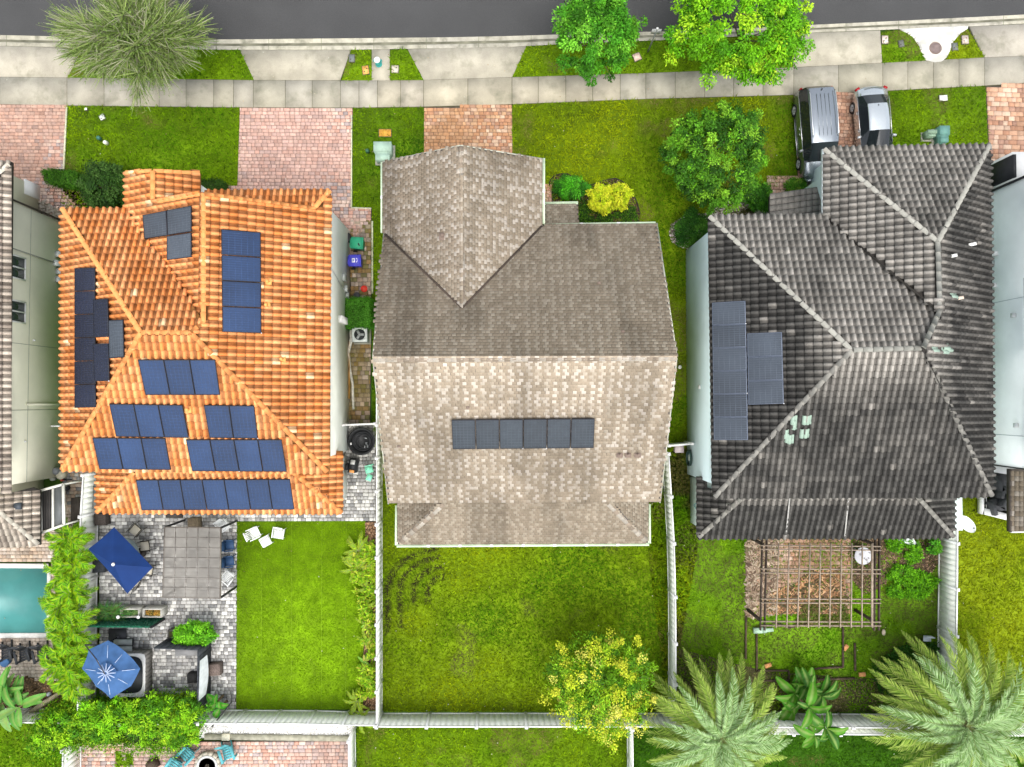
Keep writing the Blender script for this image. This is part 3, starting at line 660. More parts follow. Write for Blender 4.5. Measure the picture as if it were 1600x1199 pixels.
# roof vents, side-wall details
for f, x, y in ((O['right'], 419, 440), (O['right'], 417, 477), (O['right'], 441, 561), (O['front'], 300, 425), (O['rear'], 294, 640)):
    mb = MB(); p = f.at(x, y, .06); mb.cyl(p, .07, .22, 12); mb.box(p, (.32, .32, .05)); oh.part('roof_vent', mb, mOc).color = (.66, .34, .10, 1)
xw = P(547, 400).x
m_gbox = mat('meter_box_grey', (.42, .45, .43), .5, metal=.2, var=.1)
for y, z, h_ in ((437, 1.7, .7), (452, 1.2, .45), (462, .9, .3)):
    mb = MB(); q_ = PX(540, y, xw); mb.box((xw + .07, q_.y, z), (.14, .34, h_)); oh.part('meter_box', mb, m_gbox)
mb = MB(); q_ = P(547, 470); mb.beam((xw + .04, q_.y + 1.0, 4.6), (xw + .04, q_.y + .4, 1.9), .04, .04); mb.beam((xw + .04, q_.y + .4, 1.9), (xw + .04, q_.y + .4, .3), .04, .04); oh.part('conduit', mb, M_ALU)
mb = MB(); mb.box((xw + .08, P(0, 506).y, 1.4), (.16, .35, 2.6)); oh.part('downspout', mb, M_WHITE)
mb = MB(); q_ = P(0, 545).y; mb.box((xw + .05, q_ - 1.2, .25), (.02, 3.2, .3)); oh.part('base_flashing', mb, mat('rust_stained', (.45, .24, .06), .9, var=.4, ns=3))

# ================= grey-tiled house =================
gh = Thing('tiled_house', 'pale blue house with dark weathered concrete-tile roof streaked by mould', 'house', P(1330, 540))
m_gw = mat('pale_blue_stucco', (.66, .80, .81), .9, var=.07, ns=.9, bump=.15, bs=25, stain=(.55, .70, .71), ss=.45, st=(.52, .75))
G = {}
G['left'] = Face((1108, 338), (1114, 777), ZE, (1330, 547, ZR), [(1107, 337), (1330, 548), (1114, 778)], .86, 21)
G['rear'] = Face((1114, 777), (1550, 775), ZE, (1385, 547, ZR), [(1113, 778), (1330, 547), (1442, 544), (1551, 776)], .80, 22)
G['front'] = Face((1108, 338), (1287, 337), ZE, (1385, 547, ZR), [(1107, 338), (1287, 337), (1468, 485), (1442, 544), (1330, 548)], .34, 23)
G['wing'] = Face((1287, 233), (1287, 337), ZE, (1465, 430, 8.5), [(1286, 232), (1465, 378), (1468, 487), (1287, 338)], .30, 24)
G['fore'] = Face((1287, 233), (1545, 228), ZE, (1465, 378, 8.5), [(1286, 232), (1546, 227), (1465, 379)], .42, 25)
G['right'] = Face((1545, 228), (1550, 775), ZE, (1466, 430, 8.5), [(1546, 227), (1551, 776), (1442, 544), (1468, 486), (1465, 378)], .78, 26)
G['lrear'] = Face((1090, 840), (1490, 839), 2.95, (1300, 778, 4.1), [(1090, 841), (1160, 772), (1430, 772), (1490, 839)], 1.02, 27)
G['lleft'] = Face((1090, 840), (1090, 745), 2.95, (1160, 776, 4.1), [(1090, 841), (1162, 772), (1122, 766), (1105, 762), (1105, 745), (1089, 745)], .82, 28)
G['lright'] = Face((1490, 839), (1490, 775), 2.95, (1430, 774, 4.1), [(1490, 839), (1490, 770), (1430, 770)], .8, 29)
a0 = P(1108, 338, ZE); gx0 = P(1072, 500).x; gy0 = P(0, 777, ZE).y + .45; gx1 = P(1547, 500, ZE).x - .45; gfx = P(1287, 300, ZE).x + .45
gy1 = a0.y - .4; gfy = P(0, 231, ZE).y - .45
wallblock(gh, [(gx0, gy0), (gx1, gy0), (gx1, gfy), (gfx + .6, gfy), (gfx + .6, gy1), (gx0, gy1)], ZE - .12, m_gw)
gb = P(1260, 275); wallblock(gh, [(gb.x, gb.y), (gx1 + .02, gb.y), (gx1 + .02, gy1 + .01), (gb.x, gy1 + .01)], 2.9, m_gw, 'garage_wall')
garage_door(gh, gb.x + .5, gb.x + 5.6, gb.y, 2.25, M_WHITE)
lb = P(1078, 745); lc = P(1079, 816)
wallblock(gh, [(lb.x, lb.y), (lb.x, lc.y), (P(1455, 816).x, lc.y), (P(1455, 816).x, gy0 - .003), (gx0 + 1, gy0 - .003), (gx0 + 1, lb.y)], 2.8, mat('pale_green_stucco', (.58, .68, .62), .9, var=.08), 'rear_wall')
m_gu = mat('tile_underlay_grey', (.05, .045, .04), .9, var=.2)
roofG = add_roof(gh, G.values(), m_gu)
def stm(name, src):
    m = mat(name, src=src, rough=.8, var=.18, ns=1.6, fine=.22, spec=.12); return m
mG, mGa = stm('grey_tile', 'OBJ'), stm('grey_tile_field', 'ATT')
def colG(f, U, V, T, rg):
    n = len(U)
    light = lerpc((.38, .35, .305), (.50, .465, .41), rg.random(n)); dark = lerpc((.034, .033, .031), (.062, .060, .055), rg.random(n))
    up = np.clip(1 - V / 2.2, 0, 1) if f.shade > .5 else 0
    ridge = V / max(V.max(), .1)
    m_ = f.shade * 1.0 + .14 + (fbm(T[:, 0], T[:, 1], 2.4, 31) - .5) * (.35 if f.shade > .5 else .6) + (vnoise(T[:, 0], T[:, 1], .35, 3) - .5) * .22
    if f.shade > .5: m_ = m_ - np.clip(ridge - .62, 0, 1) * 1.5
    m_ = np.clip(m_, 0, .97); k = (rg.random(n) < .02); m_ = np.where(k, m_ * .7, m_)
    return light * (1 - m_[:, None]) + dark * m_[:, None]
add_tiles(gh, roofG, G.values(), colG, mG, mGa)
mGc = mat('grey_cap', src='OBJ', rough=.8, var=.12, ns=1.5, fine=.12); cG = (.29, .285, .25); cG2 = (.25, .24, .21)
c3(gh, roofG, G['left'], (1109, 339), (1330, 547), mGc, cG); c3(gh, roofG, G['left'], (1117, 776), (1330, 548), mGc, cG2)
c3(gh, roofG, G['rear'], (1332, 547), (1442, 544), mGc, cG); c3(gh, roofG, G['rear'], (1549, 774), (1442, 544), mGc, cG2)
c3(gh, roofG, G['right'], (1442, 544), (1468, 486), mGc, cG); c3(gh, roofG, G['right'], (1468, 486), (1465, 379), mGc, cG)
c3(gh, roofG, G['wing'], (1288, 234), (1465, 378), mGc, cG); c3(gh, roofG, G['right'], (1545, 229), (1465, 378), mGc, cG)
c3(gh, roofG, G['lrear'], (1092, 839), (1162, 776), mGc, cG2); c3(gh, roofG, G['lrear'], (1489, 838), (1431, 774), mGc, cG2)
valley(gh, roofG, G['wing'], (1289, 340), (1462, 483), .10, mat('valley_black', (.02, .018, .015), .8, var=.2))
for x in (1232, 1324):
    valley(gh, roofG, G['lrear'], (x + 2, 778), (x - 4, 838), .07, mat('zinc_strip', (.40, .39, .36), .6, var=.1), h=.13, name='roof_strip')
# replacement tiles, pale green
mgt = mat('pale_green_tile', (.27, .36, .29), .8, var=.12, ns=4)
for f, pts in ((G['rear'], [(1239, 662), (1257, 662), (1262, 662), (1228, 684), (1253, 683), (1234, 692), (1259, 683), (1241, 670), (1230, 690)]), (G['right'], [(1463, 547), (1478, 549), (1484, 546), (1492, 463), (1480, 543)])):
    for x, y in pts:
        mb = MB(); M3 = f.M(); p = f.at(x, y, .045); R3 = Matrix(M3.tolist())
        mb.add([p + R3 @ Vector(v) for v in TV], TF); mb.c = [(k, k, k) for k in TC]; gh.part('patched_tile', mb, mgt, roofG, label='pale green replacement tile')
for f, x, y, c_ in ((G['right'], 1519, 382, (.75, .74, .7)), (G['right'], 1499, 466, (.6, .5, .4)), (G['right'], 1489, 400, (.6, .6, .55))):
    mb = MB(); mb.box(f.at(x, y, .14), (.36, .14, .1), rz=.2); gh.part('roof_vent', mb, mat('vent_pale%d' % x, c_, .7))
panels(gh, G['left'], [(1112, 473), (1165, 470), (1169, 688), (1115, 688)], 1, 6, m_pg, m_fg, gap=.012); panels(gh, G['left'], [(1167, 521), (1222, 519), (1225, 631), (1169, 633)], 1, 3, m_pg, m_fg, gap=.012)
# porch roof and fascia
f = Face((1203, 306), (1285, 293), 3.0, (1245, 345, 3.9), [(1202, 307), (1240, 298), (1284, 291), (1296, 345), (1202, 345)])
mb = MB(); mb.prism([p for p in f.poly], .14); pr = gh.part('porch_roof', mb, m_gu)
for j in range(5):
    for i in range(9):
        a = 1203 + i * 9.6; y = 303 + j * 9.5 - i * 1.3
        if a > 1284: continue
        q_ = [f.at(a, y, .03), f.at(a + 9.2, y - 1.3, .03), f.at(a + 9.2, y + 7.4, .0), f.at(a, y + 8.7, .0)]
        mb = MB(); mb.prism(q_, .05); o = gh.part('tile', mb, mG, pr); k = random.uniform(.9, 1.15); o.color = (.20 * k, .185 * k, .165 * k, 1)
mb = MB(); mb.beam(P(1285.5, 234, ZE - .05), P(1285.5, 338, ZE - .05), .1, .18); gh.part('fascia', mb, mat('pale_fascia', (.62, .68, .68), .5))
mb = MB(); mb.beam((gx0 + .02, P(0, 690).y, 4.7), (gx0 - .03, P(0, 722).y, 4.7), .02, .02); gh.part('trim', mb, M_WHITE)

# ================= shingle house in the middle =================
mh_ = Thing('shingle_house', 'house with big brown shingle gable roof and one row of six dark solar panels', 'house', P(810, 560))
Q = {}; MR = 9.35
Q['front'] = Face((598, 351), (1025, 350), ZE, (820, 559, MR), [(600, 365), (722, 481), (848, 352), (1025, 350), (1057, 558), (583, 561), (589, 460)], seed=41)
Q['rear'] = Face((607, 786), (1031, 784), ZE, (820, 559, MR), [(583, 560), (1057, 558), (1031, 785), (607, 787)], seed=42)
zg = Q['front'].at(722, 481).z
Q['gleft'] = Face((598, 254), (598, 362), ZE, (720, 360, zg), [(598, 254), (660, 239), (720, 228), (722, 481), (600, 365)], seed=43)
Q['gright'] = Face((847, 249), (847, 352), ZE, (720, 360, zg), [(847, 249), (785, 239), (720, 228), (722, 481), (848, 352)], seed=44)
Q['lrear'] = Face((621, 851), (1013, 849), 2.95, (820, 788, 4.15), [(621, 851), (692, 782), (955, 782), (1013, 849)], seed=45)
Q['lleft'] = Face((621, 851), (621, 790), 2.95, (690, 787, 4.15), [(621, 851), (692, 782), (621, 782)], seed=46)
Q['lright'] = Face((1013, 849), (1013, 788), 2.95, (952, 787, 4.15), [(1013, 849), (1013, 780), (955, 782)], seed=47)
Q['porch'] = Face((851, 320), (903, 319), 3.0, (877, 362, 3.7), [(851, 320), (903, 319), (904, 362), (851, 362)], seed=48)
m_mw = mat('cream_stucco', (.62, .60, .50), .9, var=.05)
r0 = P(607, 786, ZE); r1 = P(1031, 784, ZE); f0 = P(1025, 350, ZE); g0 = P(598, 254, ZE); g1 = P(847, 249, ZE)
wallblock(mh_, [(r0.x + .35, r0.y + .45), (r1.x - .35, r1.y + .45), (f0.x - .35, f0.y - .45), (g1.x - .35, f0.y - .45), (g1.x - .35, g1.y - .5), (g0.x + .35, g0.y - .5)], ZE - .12, m_mw)
wl0 = P(621, 851, 2.95); wl1 = P(1013, 849, 2.95)
wallblock(mh_, [(wl0.x + .4, wl0.y + .4), (wl1.x - .4, wl1.y + .4), (wl1.x - .4, r0.y + .447), (wl0.x + .4, r0.y + .447)], 2.85, m_mw, 'rear_wall')
for sx, xx in ((0, 583), (1, 1057)):          # gable walls up to the ridge
    rp = P(xx, 559, MR - .2); x = r0.x + .36 if sx == 0 else r1.x - .36
    mb = MB(); pts = [(x, r0.y + .45, ZE - .13), (x, f0.y - .45, ZE - .13), (x, rp.y, MR - .45)]
    t_ = .2 if sx == 0 else -.2
    mb.add(pts + [(a + t_, b, c) for a, b, c in pts], [(0, 1, 2), (5, 4, 3), (0, 3, 4, 1), (1, 4, 5, 2), (2, 5, 3, 0)]); mh_.part('gable_wall', mb, m_mw)
garage_door(mh_, P(675, 0).x, P(795, 0).x, g0.y - .5, 2.25, M_WHITE)
roofQ = add_roof(mh_, Q.values(), mat('shingle_underlay', (.12, .10, .085), .9, var=.2), drop=.01)
SHV = [(-.5, 0, .03), (.5, 0, .03), (.5, 1.1, .004), (-.5, 1.1, .004), (-.5, 0, -.01), (.5, 0, -.01)]
SHF = [(0, 1, 2, 3), (4, 5, 1, 0), (0, 3, 4), (1, 5, 2)]
def colQ(f, U, V, T, rg):
    n = len(U); ci = np.floor(U / .20).astype(int); ri = np.floor(V / .15 + .5).astype(int)
    t = ((ci + ri) % 2) * .42 + rg.random(n) * .58
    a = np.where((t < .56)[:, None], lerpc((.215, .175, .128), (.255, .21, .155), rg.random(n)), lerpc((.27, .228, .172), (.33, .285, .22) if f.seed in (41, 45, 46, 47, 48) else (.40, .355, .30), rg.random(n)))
    x, y = T[:, 0], T[:, 1]
    st = np.clip((fbm(x * 1.0, y * .35, 1.3, 13) - .44) * 4, 0, 1) * .30
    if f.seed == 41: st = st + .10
    a = a * (1 - st)[:, None]
    pl = np.clip((fbm(x, y, 3.5, 17) - .45) * 2, 0, 1) * .10
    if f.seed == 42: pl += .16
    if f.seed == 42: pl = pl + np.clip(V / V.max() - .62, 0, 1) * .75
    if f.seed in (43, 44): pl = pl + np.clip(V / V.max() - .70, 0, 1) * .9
    return a * (1 + pl)[:, None]
Rs, Ts, Cs = [], [], []
for f in Q.values():
    w_, l_ = .20, .15
    uvp = [f.uv(p) for p in f.poly]; us = [a for a, b in uvp]; vs_ = [b for a, b in uvp]; rg = np.random.default_rng(f.seed)
    U, V = np.meshgrid(np.arange(min(us), max(us), w_), np.arange(max(min(vs_), 0), max(vs_), l_))
    U = U + rg.uniform(-.12, .12, U.shape[0])[:, None] * w_ + ((np.arange(U.shape[0]) % 2) * .5 * w_)[:, None]
    U, V = U.ravel(), V.ravel(); k = inpoly(U, V + l_ * .5, uvp); U, V = U[k], V[k]; n = len(U)
    M3 = f.M(); T = np.array(f.p0) + U[:, None] * M3[:, 0] + V[:, None] * M3[:, 1] + M3[:, 2] * (.004 + rg.uniform(0, .008, n))[:, None]
    sx = w_ * rg.choice([.90, .96, .99, .99], n); R = np.repeat(M3[None], n, 0).copy(); R[:, :, 0] *= sx[:, None]; R[:, :, 1] *= l_
    Rs.append(R); Ts.append(T); Cs.append(colQ(f, U, V, T, rg))
me = scatter('shingles', SHV, SHF, np.concatenate(Rs), np.concatenate(Ts) - np.array(mh_.loc), np.clip(np.concatenate(Cs), .02, .9))
mQ = mat('shingle', src='ATT', rough=.92, var=.10, ns=1.4, fine=.08, bump=.3, bs=60, spec=.1)
link('shingle_field', me, mQ, roofQ, dict(kind='stuff'))
mQc = mat('shingle_cap', src='OBJ', rough=.9, var=.14, ns=3, fine=.15)
def flatcaps(f1, a, b, L, wd, cols, h=.05, other=None):
    A, B = f1.at(*a, h), f1.at(*b, h); d = B - A; n = round(d.length / L); l = d.length / n; d.normalize()
    x = d.cross(Vector((0, 0, 1))).normalized(); up = x.cross(d).normalized()
    for i in range(n):
        p = A + d * l * i; q_ = p + d * l * 1.02; dr = up * .07
        mb = MB(); lo = up * .012
        pts = [p - x * wd - dr + lo, p + lo, p + x * wd - dr + lo, q_ - x * wd - dr, q_, q_ + x * wd - dr]
        mb.add(pts + [v - up * .03 for v in pts], [(0, 1, 4, 3), (1, 2, 5, 4), (6, 7, 1, 0), (7, 8, 2, 1), (0, 3, 9, 6), (2, 8, 11, 5)])
        o = mh_.part('ridge_cap', mb, mQc, roofQ); c_ = random.choice(cols); k = random.uniform(.9, 1.12); o.color = (c_[0] * k, c_[1] * k, c_[2] * k, 1)
CC = [(.31, .275, .225), (.21, .17, .13), (.26, .21, .16), (.35, .315, .265)]
flatcaps(Q['rear'], (583, 561), (1057, 559), .26, .14, CC, h=.03)
flatcaps(Q['gright'], (720, 229), (722, 480), .24, .13, CC, h=.02)
flatcaps(Q['lrear'], (625, 848), (692, 788), .26, .15, CC); flatcaps(Q['lrear'], (1010, 846), (952, 788), .26, .15, CC)
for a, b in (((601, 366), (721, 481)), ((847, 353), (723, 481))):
    valley(mh_, roofQ, Q['front'], a, b, .10, mat('valley_dark_shingle', (.06, .045, .035), .9, var=.2), h=.03)  # dark brown strips along both valleys of the front gable
panels(mh_, Q['rear'], [(705, 656), (930, 654), (928, 701), (707, 703)], 6, 1, mat('panel_glass_dark', src='OBJ', rough=.2, var=.15, spec=.4), m_fk, gap=.03)
m_gut = mat('pale_green_gutter', (.60, .72, .50), .45, var=.06)
def gutter(th, a, b, z, m=m_gut, wd=.15, name='gutter'):
    mb = MB(); A, B = P(*a, z), P(*b, z); mb.beam(A, B, wd, .12); g_ = th.part(name, mb, m)
    mb = MB(); mb.beam(A + Vector((0, 0, .062)), B + Vector((0, 0, .062)), wd * .45, .006); th.part('trough', mb, mat('gutter_inside', (.42, .52, .36), .7, var=.2, ns=3), g_)
    n = int((B - A).length / 1.5); mb = MB()
    for i in range(1, n): mb.box(A + (B - A) * i / n + Vector((0, 0, .068)), (.16, .16, .01))
    if mb.v: th.part('bracket', mb, M_WHITE, g_)
gutter(mh_, (850, 352.5), (1024, 349.5), ZE - .1); gutter(mh_, (849, 248), (849, 350), ZE - .1); gutter(mh_, (597.5, 254), (597.5, 364), ZE - .1)
gutter(mh_, (851, 318.5), (903, 317.5), 2.95); gutter(mh_, (620, 853), (1014, 850.5), 2.9); gutter(mh_, (1014, 788), (1014.5, 849), 2.9); gutter(mh_, (620, 790), (619.5, 852), 2.9)
m_fas = mat('pale_fascia_green', (.42, .42, .34), .6)
for a, b, f in (((583, 561), (607, 787), Q['rear']), ((1057, 559), (1031, 785), Q['rear']), ((1026, 350), (1057, 558), Q['front']), ((600, 366), (583, 560), Q['front']), ((598, 254), (720, 228), Q['gleft']), ((720, 228), (847, 249), Q['gright'])):
    mb = MB(); mb.beam(f.at(*a, -.07), f.at(*b, -.07), .06, .12); mh_.part('fascia', mb, m_fas)
mb = MB()
p = Q['gleft'].at(692, 370, 0); mb.cyl(p - Vector((0, 0, .1)), .06, .5, 12); mb.box(p + Vector((0, 0, .05)), (.34, .34, .04)); mh_.part('roof_vent', mb, mat('vent_brown', (.20, .15, .12), .7))
for x in (968, 981, 996):
    mb = MB(); p = Q['rear'].at(x, 710, 0); mb.cyl(p - Vector((0, 0, .1)), .05, .45, 12); mb.box(p + Vector((0, 0, .03)), (.3, .3, .05)); mh_.part('roof_vent', mb, mat('vent_brown'))
for x, y, f in ((731, 637, 'rear'), (623, 698, 'rear'), (936, 442, 'front'), (973, 518, 'front')):
    mb = MB(); mb.box(Q[f].at(x, y, .04), (.14, .10, .06)); mh_.part('roof_vent', mb, mat('vent_brown'))

def win_y(th, x0, x1, Y, z0, z1, out=-1, m_f=None):
    mb = MB(); t = .07; m_f = m_f or M_WHITE
    for (xa, xb, za, zb) in ((x0, x1, z0 - t, z0), (x0, x1, z1, z1 + t), (x0 - t, x0, z0 - t, z1 + t), (x1, x1 + t, z0 - t, z1 + t)): mb.box(((xa + xb) / 2, Y + out * .03, (za + zb) / 2), (xb - xa, .08, zb - za))
    mb.box(((x0 + x1) / 2, Y + out * .028, (z0 + z1) / 2), (.06, .07, z1 - z0)); fr = th.part('window', mb, m_f)
    for a, b in ((x0, (x0 + x1) / 2 - .03), ((x0 + x1) / 2 + .03, x1)): mb = MB(); mb.box(((a + b) / 2, Y + out * .012, (z0 + z1) / 2), (b - a - .004, .012, z1 - z0 - .004)); th.part('pane', mb, M_GLASS, fr)
for th_, ya_, yl_, xs_, xl_ in ((oh, yw0, l0.y + .4, (-18.5, -15.2, -12), (-17.6, -13)), (gh, gy0, lc.y, (12.5, 16.5, 20), (12.5, 17.5)), (mh_, r0.y + .45, wl0.y + .4, (-4.6, -.6, 4.2), (-3.6, 1.6))):
    for x in xs_: win_y(th_, x, x + 1.3, ya_, 4.3, 5.4)
    for x in xl_: win_y(th_, x, x + 2.2, yl_, .12, 2.2)
for th_, y_, xs_ in ((oh, yf, (-17.2 + 2.5, -11.5)), (gh, gfy, (18.2, 20.8)), (mh_, g1.y - .5, (-4.8, -1.8)), (mh_, f0.y - .45, (2.8, 5.6))):
    for x in xs_: win_y(th_, x, x + 1.2, y_, 4.1, 5.3, out=1)

# ================= neighbouring houses at both edges =================
lh = Thing('tiled_house', 'beige house at the left edge with two small windows in its tall side wall', 'house', P(60, 520))
m_lw = mat('beige_green_stucco', (.80, .78, .62), .9, var=.07, ns=.7, bump=.2, bs=22, stain=(.72, .71, .56), ss=.4, st=(.5, .75))
LX = P(98, 400).x; cY = P(98, 348).y; bY = P(98, 745).y; LX2 = P(62, 300).x; c2Y = P(62, 294).y
wallblock(lh, [(LX, cY), (LX, bY), (LX - 11, bY), (LX - 11, cY)], 5.75, m_lw)
wallblock(lh, [(LX2, c2Y), (LX2, cY - .003), (LX2 - 10, cY - .003), (LX2 - 10, c2Y)], 5.74, m_lw)
mb = MB(); mb.box((LX2 + .01, c2Y - .3, .6), (.1, .8, 1.4)); lh.part('corner_plinth', mb, M_WHITE)
for (ya, yb) in ((405, 437), (474, 504)):
    a = PX(38, ya, LX); b = PX(37, yb, LX); t_ = PX(12, (ya + yb) / 2, LX)
    win_x(lh, LX, b.y, a.y, a.z, t_.z, M_WHITE, M_GLASS)
m_drk = mat('dark_brown_metal', (.05, .04, .035), .5)
mb = MB(); mb.tube([(LX2 + .45, P(0, 262, 5.8).y, 5.7), (LX + .05, cY + .1, 5.2), (LX + .05, cY + .06, .1)], .055, 8); lh.part('downspout', mb, m_drk)
for y, z0, z1 in ((545, .3, 5.6), (640, .3, 5.6)):
    mb = MB(); mb.box((LX + .004, P(98, y).y, (z0 + z1) / 2), (.012, .03, z1 - z0)); lh.part('control_joint', mb, mat('joint_beige', (.36, .37, .30), .9))
for z in (2.75,):
    mb = MB(); mb.box((LX + .004, (cY + bY) / 2, z), (.012, cY - bY - .02, .035)); lh.part('control_joint', mb, mat('joint_beige'))
mb = MB(); mb.tube([PX(15, 387, LX) + Vector((.04, 0, 0)), PX(86, 411, LX) + Vector((.04, 0, 0))], .03, 6); lh.part('conduit', mb, mat('conduit_beige', (.30, .31, .26), .7))
for px_, py_, sx, sy in ((90, 398, .28, .45), (88, 412, .24, .6), (92, 425, .3, .55), (89, 437, .24, .3)):
    q_ = PX(px_, py_, LX); mb = MB(); mb.box((LX + .1, q_.y, q_.z), (.2, .3, sy)); lh.part('meter_box', mb, m_gbox)
mb = MB(); q_ = PX(40, 632, LX); r_ = PX(94, 632, LX); mb.tube([q_ + Vector((.06, 0, 0)), r_ + Vector((.06, 0, 0))], .055, 8); lh.part('vent_pipe', mb, m_lw)
for px_, py_ in ((80, 666), (38, 690), (52, 532)):
    mb = MB(); q_ = PX(px_, py_, LX); mb.cyl(q_ + Vector((.05, 0, -.05)), .05, .1, 10); lh.part('vent_pipe', mb, M_WHITE)
mb = MB(); q_ = PX(80, 666, LX); mb.tube([q_, q_ + Vector((.5, 0, 0))], .04, 8); lh.part('spout', mb, M_WHITE)
eL = P(17, 400, 5.8).x
Lf = Face((17, 255), (17, 770), 5.8, (-170, 500, 8.0), [(18, 255), (-80, 330), (-170, 420), (-170, 620), (-80, 700), (12, 772)], .35, 51)
Lg = Face((-200, 255), (17, 254), 5.8, (-100, 330, 6.9), [(-200, 255), (18, 254), (-80, 330), (-200, 331)], .35, 52)
Lr = Face((0, 854), (58, 852), 2.9, (10, 806, 3.7), [(-60, 855), (60, 852), (0, 800), (-60, 770)], .25, 53)
Ls = Face((62, 850), (62, 768), 2.9, (0, 800, 3.9), [(62, 852), (62, 767), (50, 762), (-40, 785), (-20, 790), (0, 800)], .2, 54)
roofL = add_roof(lh, [Lf, Lg, Lr, Ls], m_gu)
def colL(f, U, V, T, rg):
    n = len(U); a = lerpc((.30, .25, .20), (.50, .44, .36), rg.random(n)); m_ = np.clip((fbm(T[:, 0], T[:, 1], 1.2, 8) - .45) * 3, 0, 1) * .5
    return a * (1 - m_[:, None]) + np.array((.10, .085, .07)) * m_[:, None]
mL = mat('beige_tile', src='OBJ', rough=.8, var=.15, ns=2, fine=.2); mLa = mat('beige_tile_field', src='ATT', rough=.8, var=.15, ns=2, fine=.2)
add_tiles(lh, roofL, [Lf, Lg, Lr, Ls], colL, mL, mLa, npart=200)
c3(lh, roofL, Ls, (60, 850), (0, 800), mGc, (.46, .43, .36)); c3(lh, roofL, Lf, (14, 258), (-78, 330), mGc, (.5, .48, .4))
mb = MB(); mb.beam(P(18, 254, 5.7), P(13, 772, 5.7), .12, .14); lh.part('gutter', mb, m_drk)
mb = MB(); mb.box(Ls.at(28, 791, .14), (.34, .34, .14)); lh.part('roof_vent', mb, mat('vent_black', (.05, .06, .07), .5))
wallblock(lh, [(P(60, 0).x - 4, bY - .003), (P(78, 0).x, bY - .003), (P(78, 0).x, P(0, 836).y), (P(60, 0).x - 4, P(0, 836).y)], 2.7, m_lw, 'rear_wall')
# white-framed screen/skylight beside the left house
sc_ = Thing('screen_enclosure', 'white-framed dark screened enclosure beside the beige house and palms', 'enclosure', P(85, 800))
za, zb = 2.5, 2.3
qs = [(63, 767), (99, 757), (100, 820), (65, 833)]
mb = MB()
for a, b in zip(qs, qs[1:] + qs[:1]): mb.beam(P(*a, za), P(*b, za), .12, .1)
mb.beam(P(83, 762, za + .003), P(83, 826, za + .003), .09, .1); sc_.part('frame', mb, mat('cream_metal', (.62, .62, .55), .5))
mb = MB(); mb.prism([P(65, 769, za - .03), P(82, 764, za - .03), P(82, 825, za - .03), P(66, 830, za - .03)], .04); sc_.part('dark_panel', mb, mat('corrugated_black', (.02, .02, .02), .5))
mb = MB()
for k in range(6): mb.beam(P(67 + k * 2.7, 768 - k * .8, za + .01), P(67 + k * 2.7, 829 - k * .8, za + .01), .03, .03)
sc_.part('rib', mb, mat('rib_dark', (.06, .055, .05), .5))
mb = MB(); mb.prism([P(84, 763, za - .03), P(98, 759, za - .03), P(99, 819, za - .03), P(84, 824, za - .03)], .02); sc_.part('screen_panel', mb, mat('screen_mesh', (.12, .13, .13), .4, alpha=.8))
for a in ((99, 757), (100, 820), (65, 833), (63, 767)):
    t_ = P(*a, za); mb = MB(); mb.beam((t_.x, t_.y, 0), (t_.x, t_.y, za - .06), .08, .08); sc_.part('post', mb, mat('cream_metal'))

rh = Thing('shingle_house', 'white-grey house at the right edge, seen as a tall blank side wall', 'house', P(1620, 520))
m_rw = mat('white_grey_stucco', (.84, .89, .87), .9, var=.06, ns=.8, bump=.15, bs=25, stain=(.78, .84, .82), ss=.5, st=(.5, .75))
RX = P(1503, 500).x; fY = P(1503, 321).y; rY = P(1503, 720).y
wallblock(rh, [(RX, fY), (RX, rY), (RX + 11, rY), (RX + 11, fY)], 6.2, m_rw)
Rf = Face((1592, 262), (1592, 745), 6.3, (1760, 500, 8.6), [(1612, 258), (1770, 380), (1770, 620), (1612, 748)], seed=61)
rr = add_roof(rh, [Rf], mat('shingle_underlay'))
mb = MB(); mb.beam((RX - .05, fY + .02, .4), (RX - .05, fY + .02, 6.1), .1, .1); rh.part('downspout', mb, mat('black_metal', (.02, .02, .022), .5))
mb = MB(); mb.beam((RX - .01, rY - .03, .3), (RX - .01, rY - .03, 6.1), .05, .06); rh.part('corner_trim', mb, mat('black_metal'))
mb = MB(); a = P(1585, 272, 3.4); mb.box((a.x + 3, a.y + .4, 1.6), (6, 1.6, 3.4)); rh.part('porch_wall', mb, M_WHITE)
mb = MB(); mb.box((a.x - .04, a.y + .4, 2.1), (.16, 1.2, 2.8)); rh.part('porch_post', mb, mat('black_metal'))
for px_, py_, s_, m_ in ((1555, 397, .5, M_WHITE), (1550, 412, .4, m_gbox), (1586, 493, .22, M_WHITE), (1555, 446, .25, M_WHITE), (1590, 665, .2, M_WHITE)):
    q_ = PX(px_, py_, RX); mb = MB(); mb.box((RX - .08, q_.y, q_.z), (.16, .22, s_)); rh.part('wall_fixture', mb, m_)
for z, y0_, y1_ in ((3.0, fY - 5.0, rY + .05),):
    mb = MB(); mb.box((RX - .003, (y0_ + y1_) / 2, 4.9), (.01, abs(y0_ - y1_), .03)); rh.part('control_joint', mb, mat('joint_grey', (.42, .48, .48), .9))
for py_ in (470, 680):
    mb = MB(); q_ = PX(1570, py_, RX); mb.box((RX - .003, q_.y, 3), (.01, .03, 5.8)); rh.part('control_joint', mb, mat('joint_grey'))
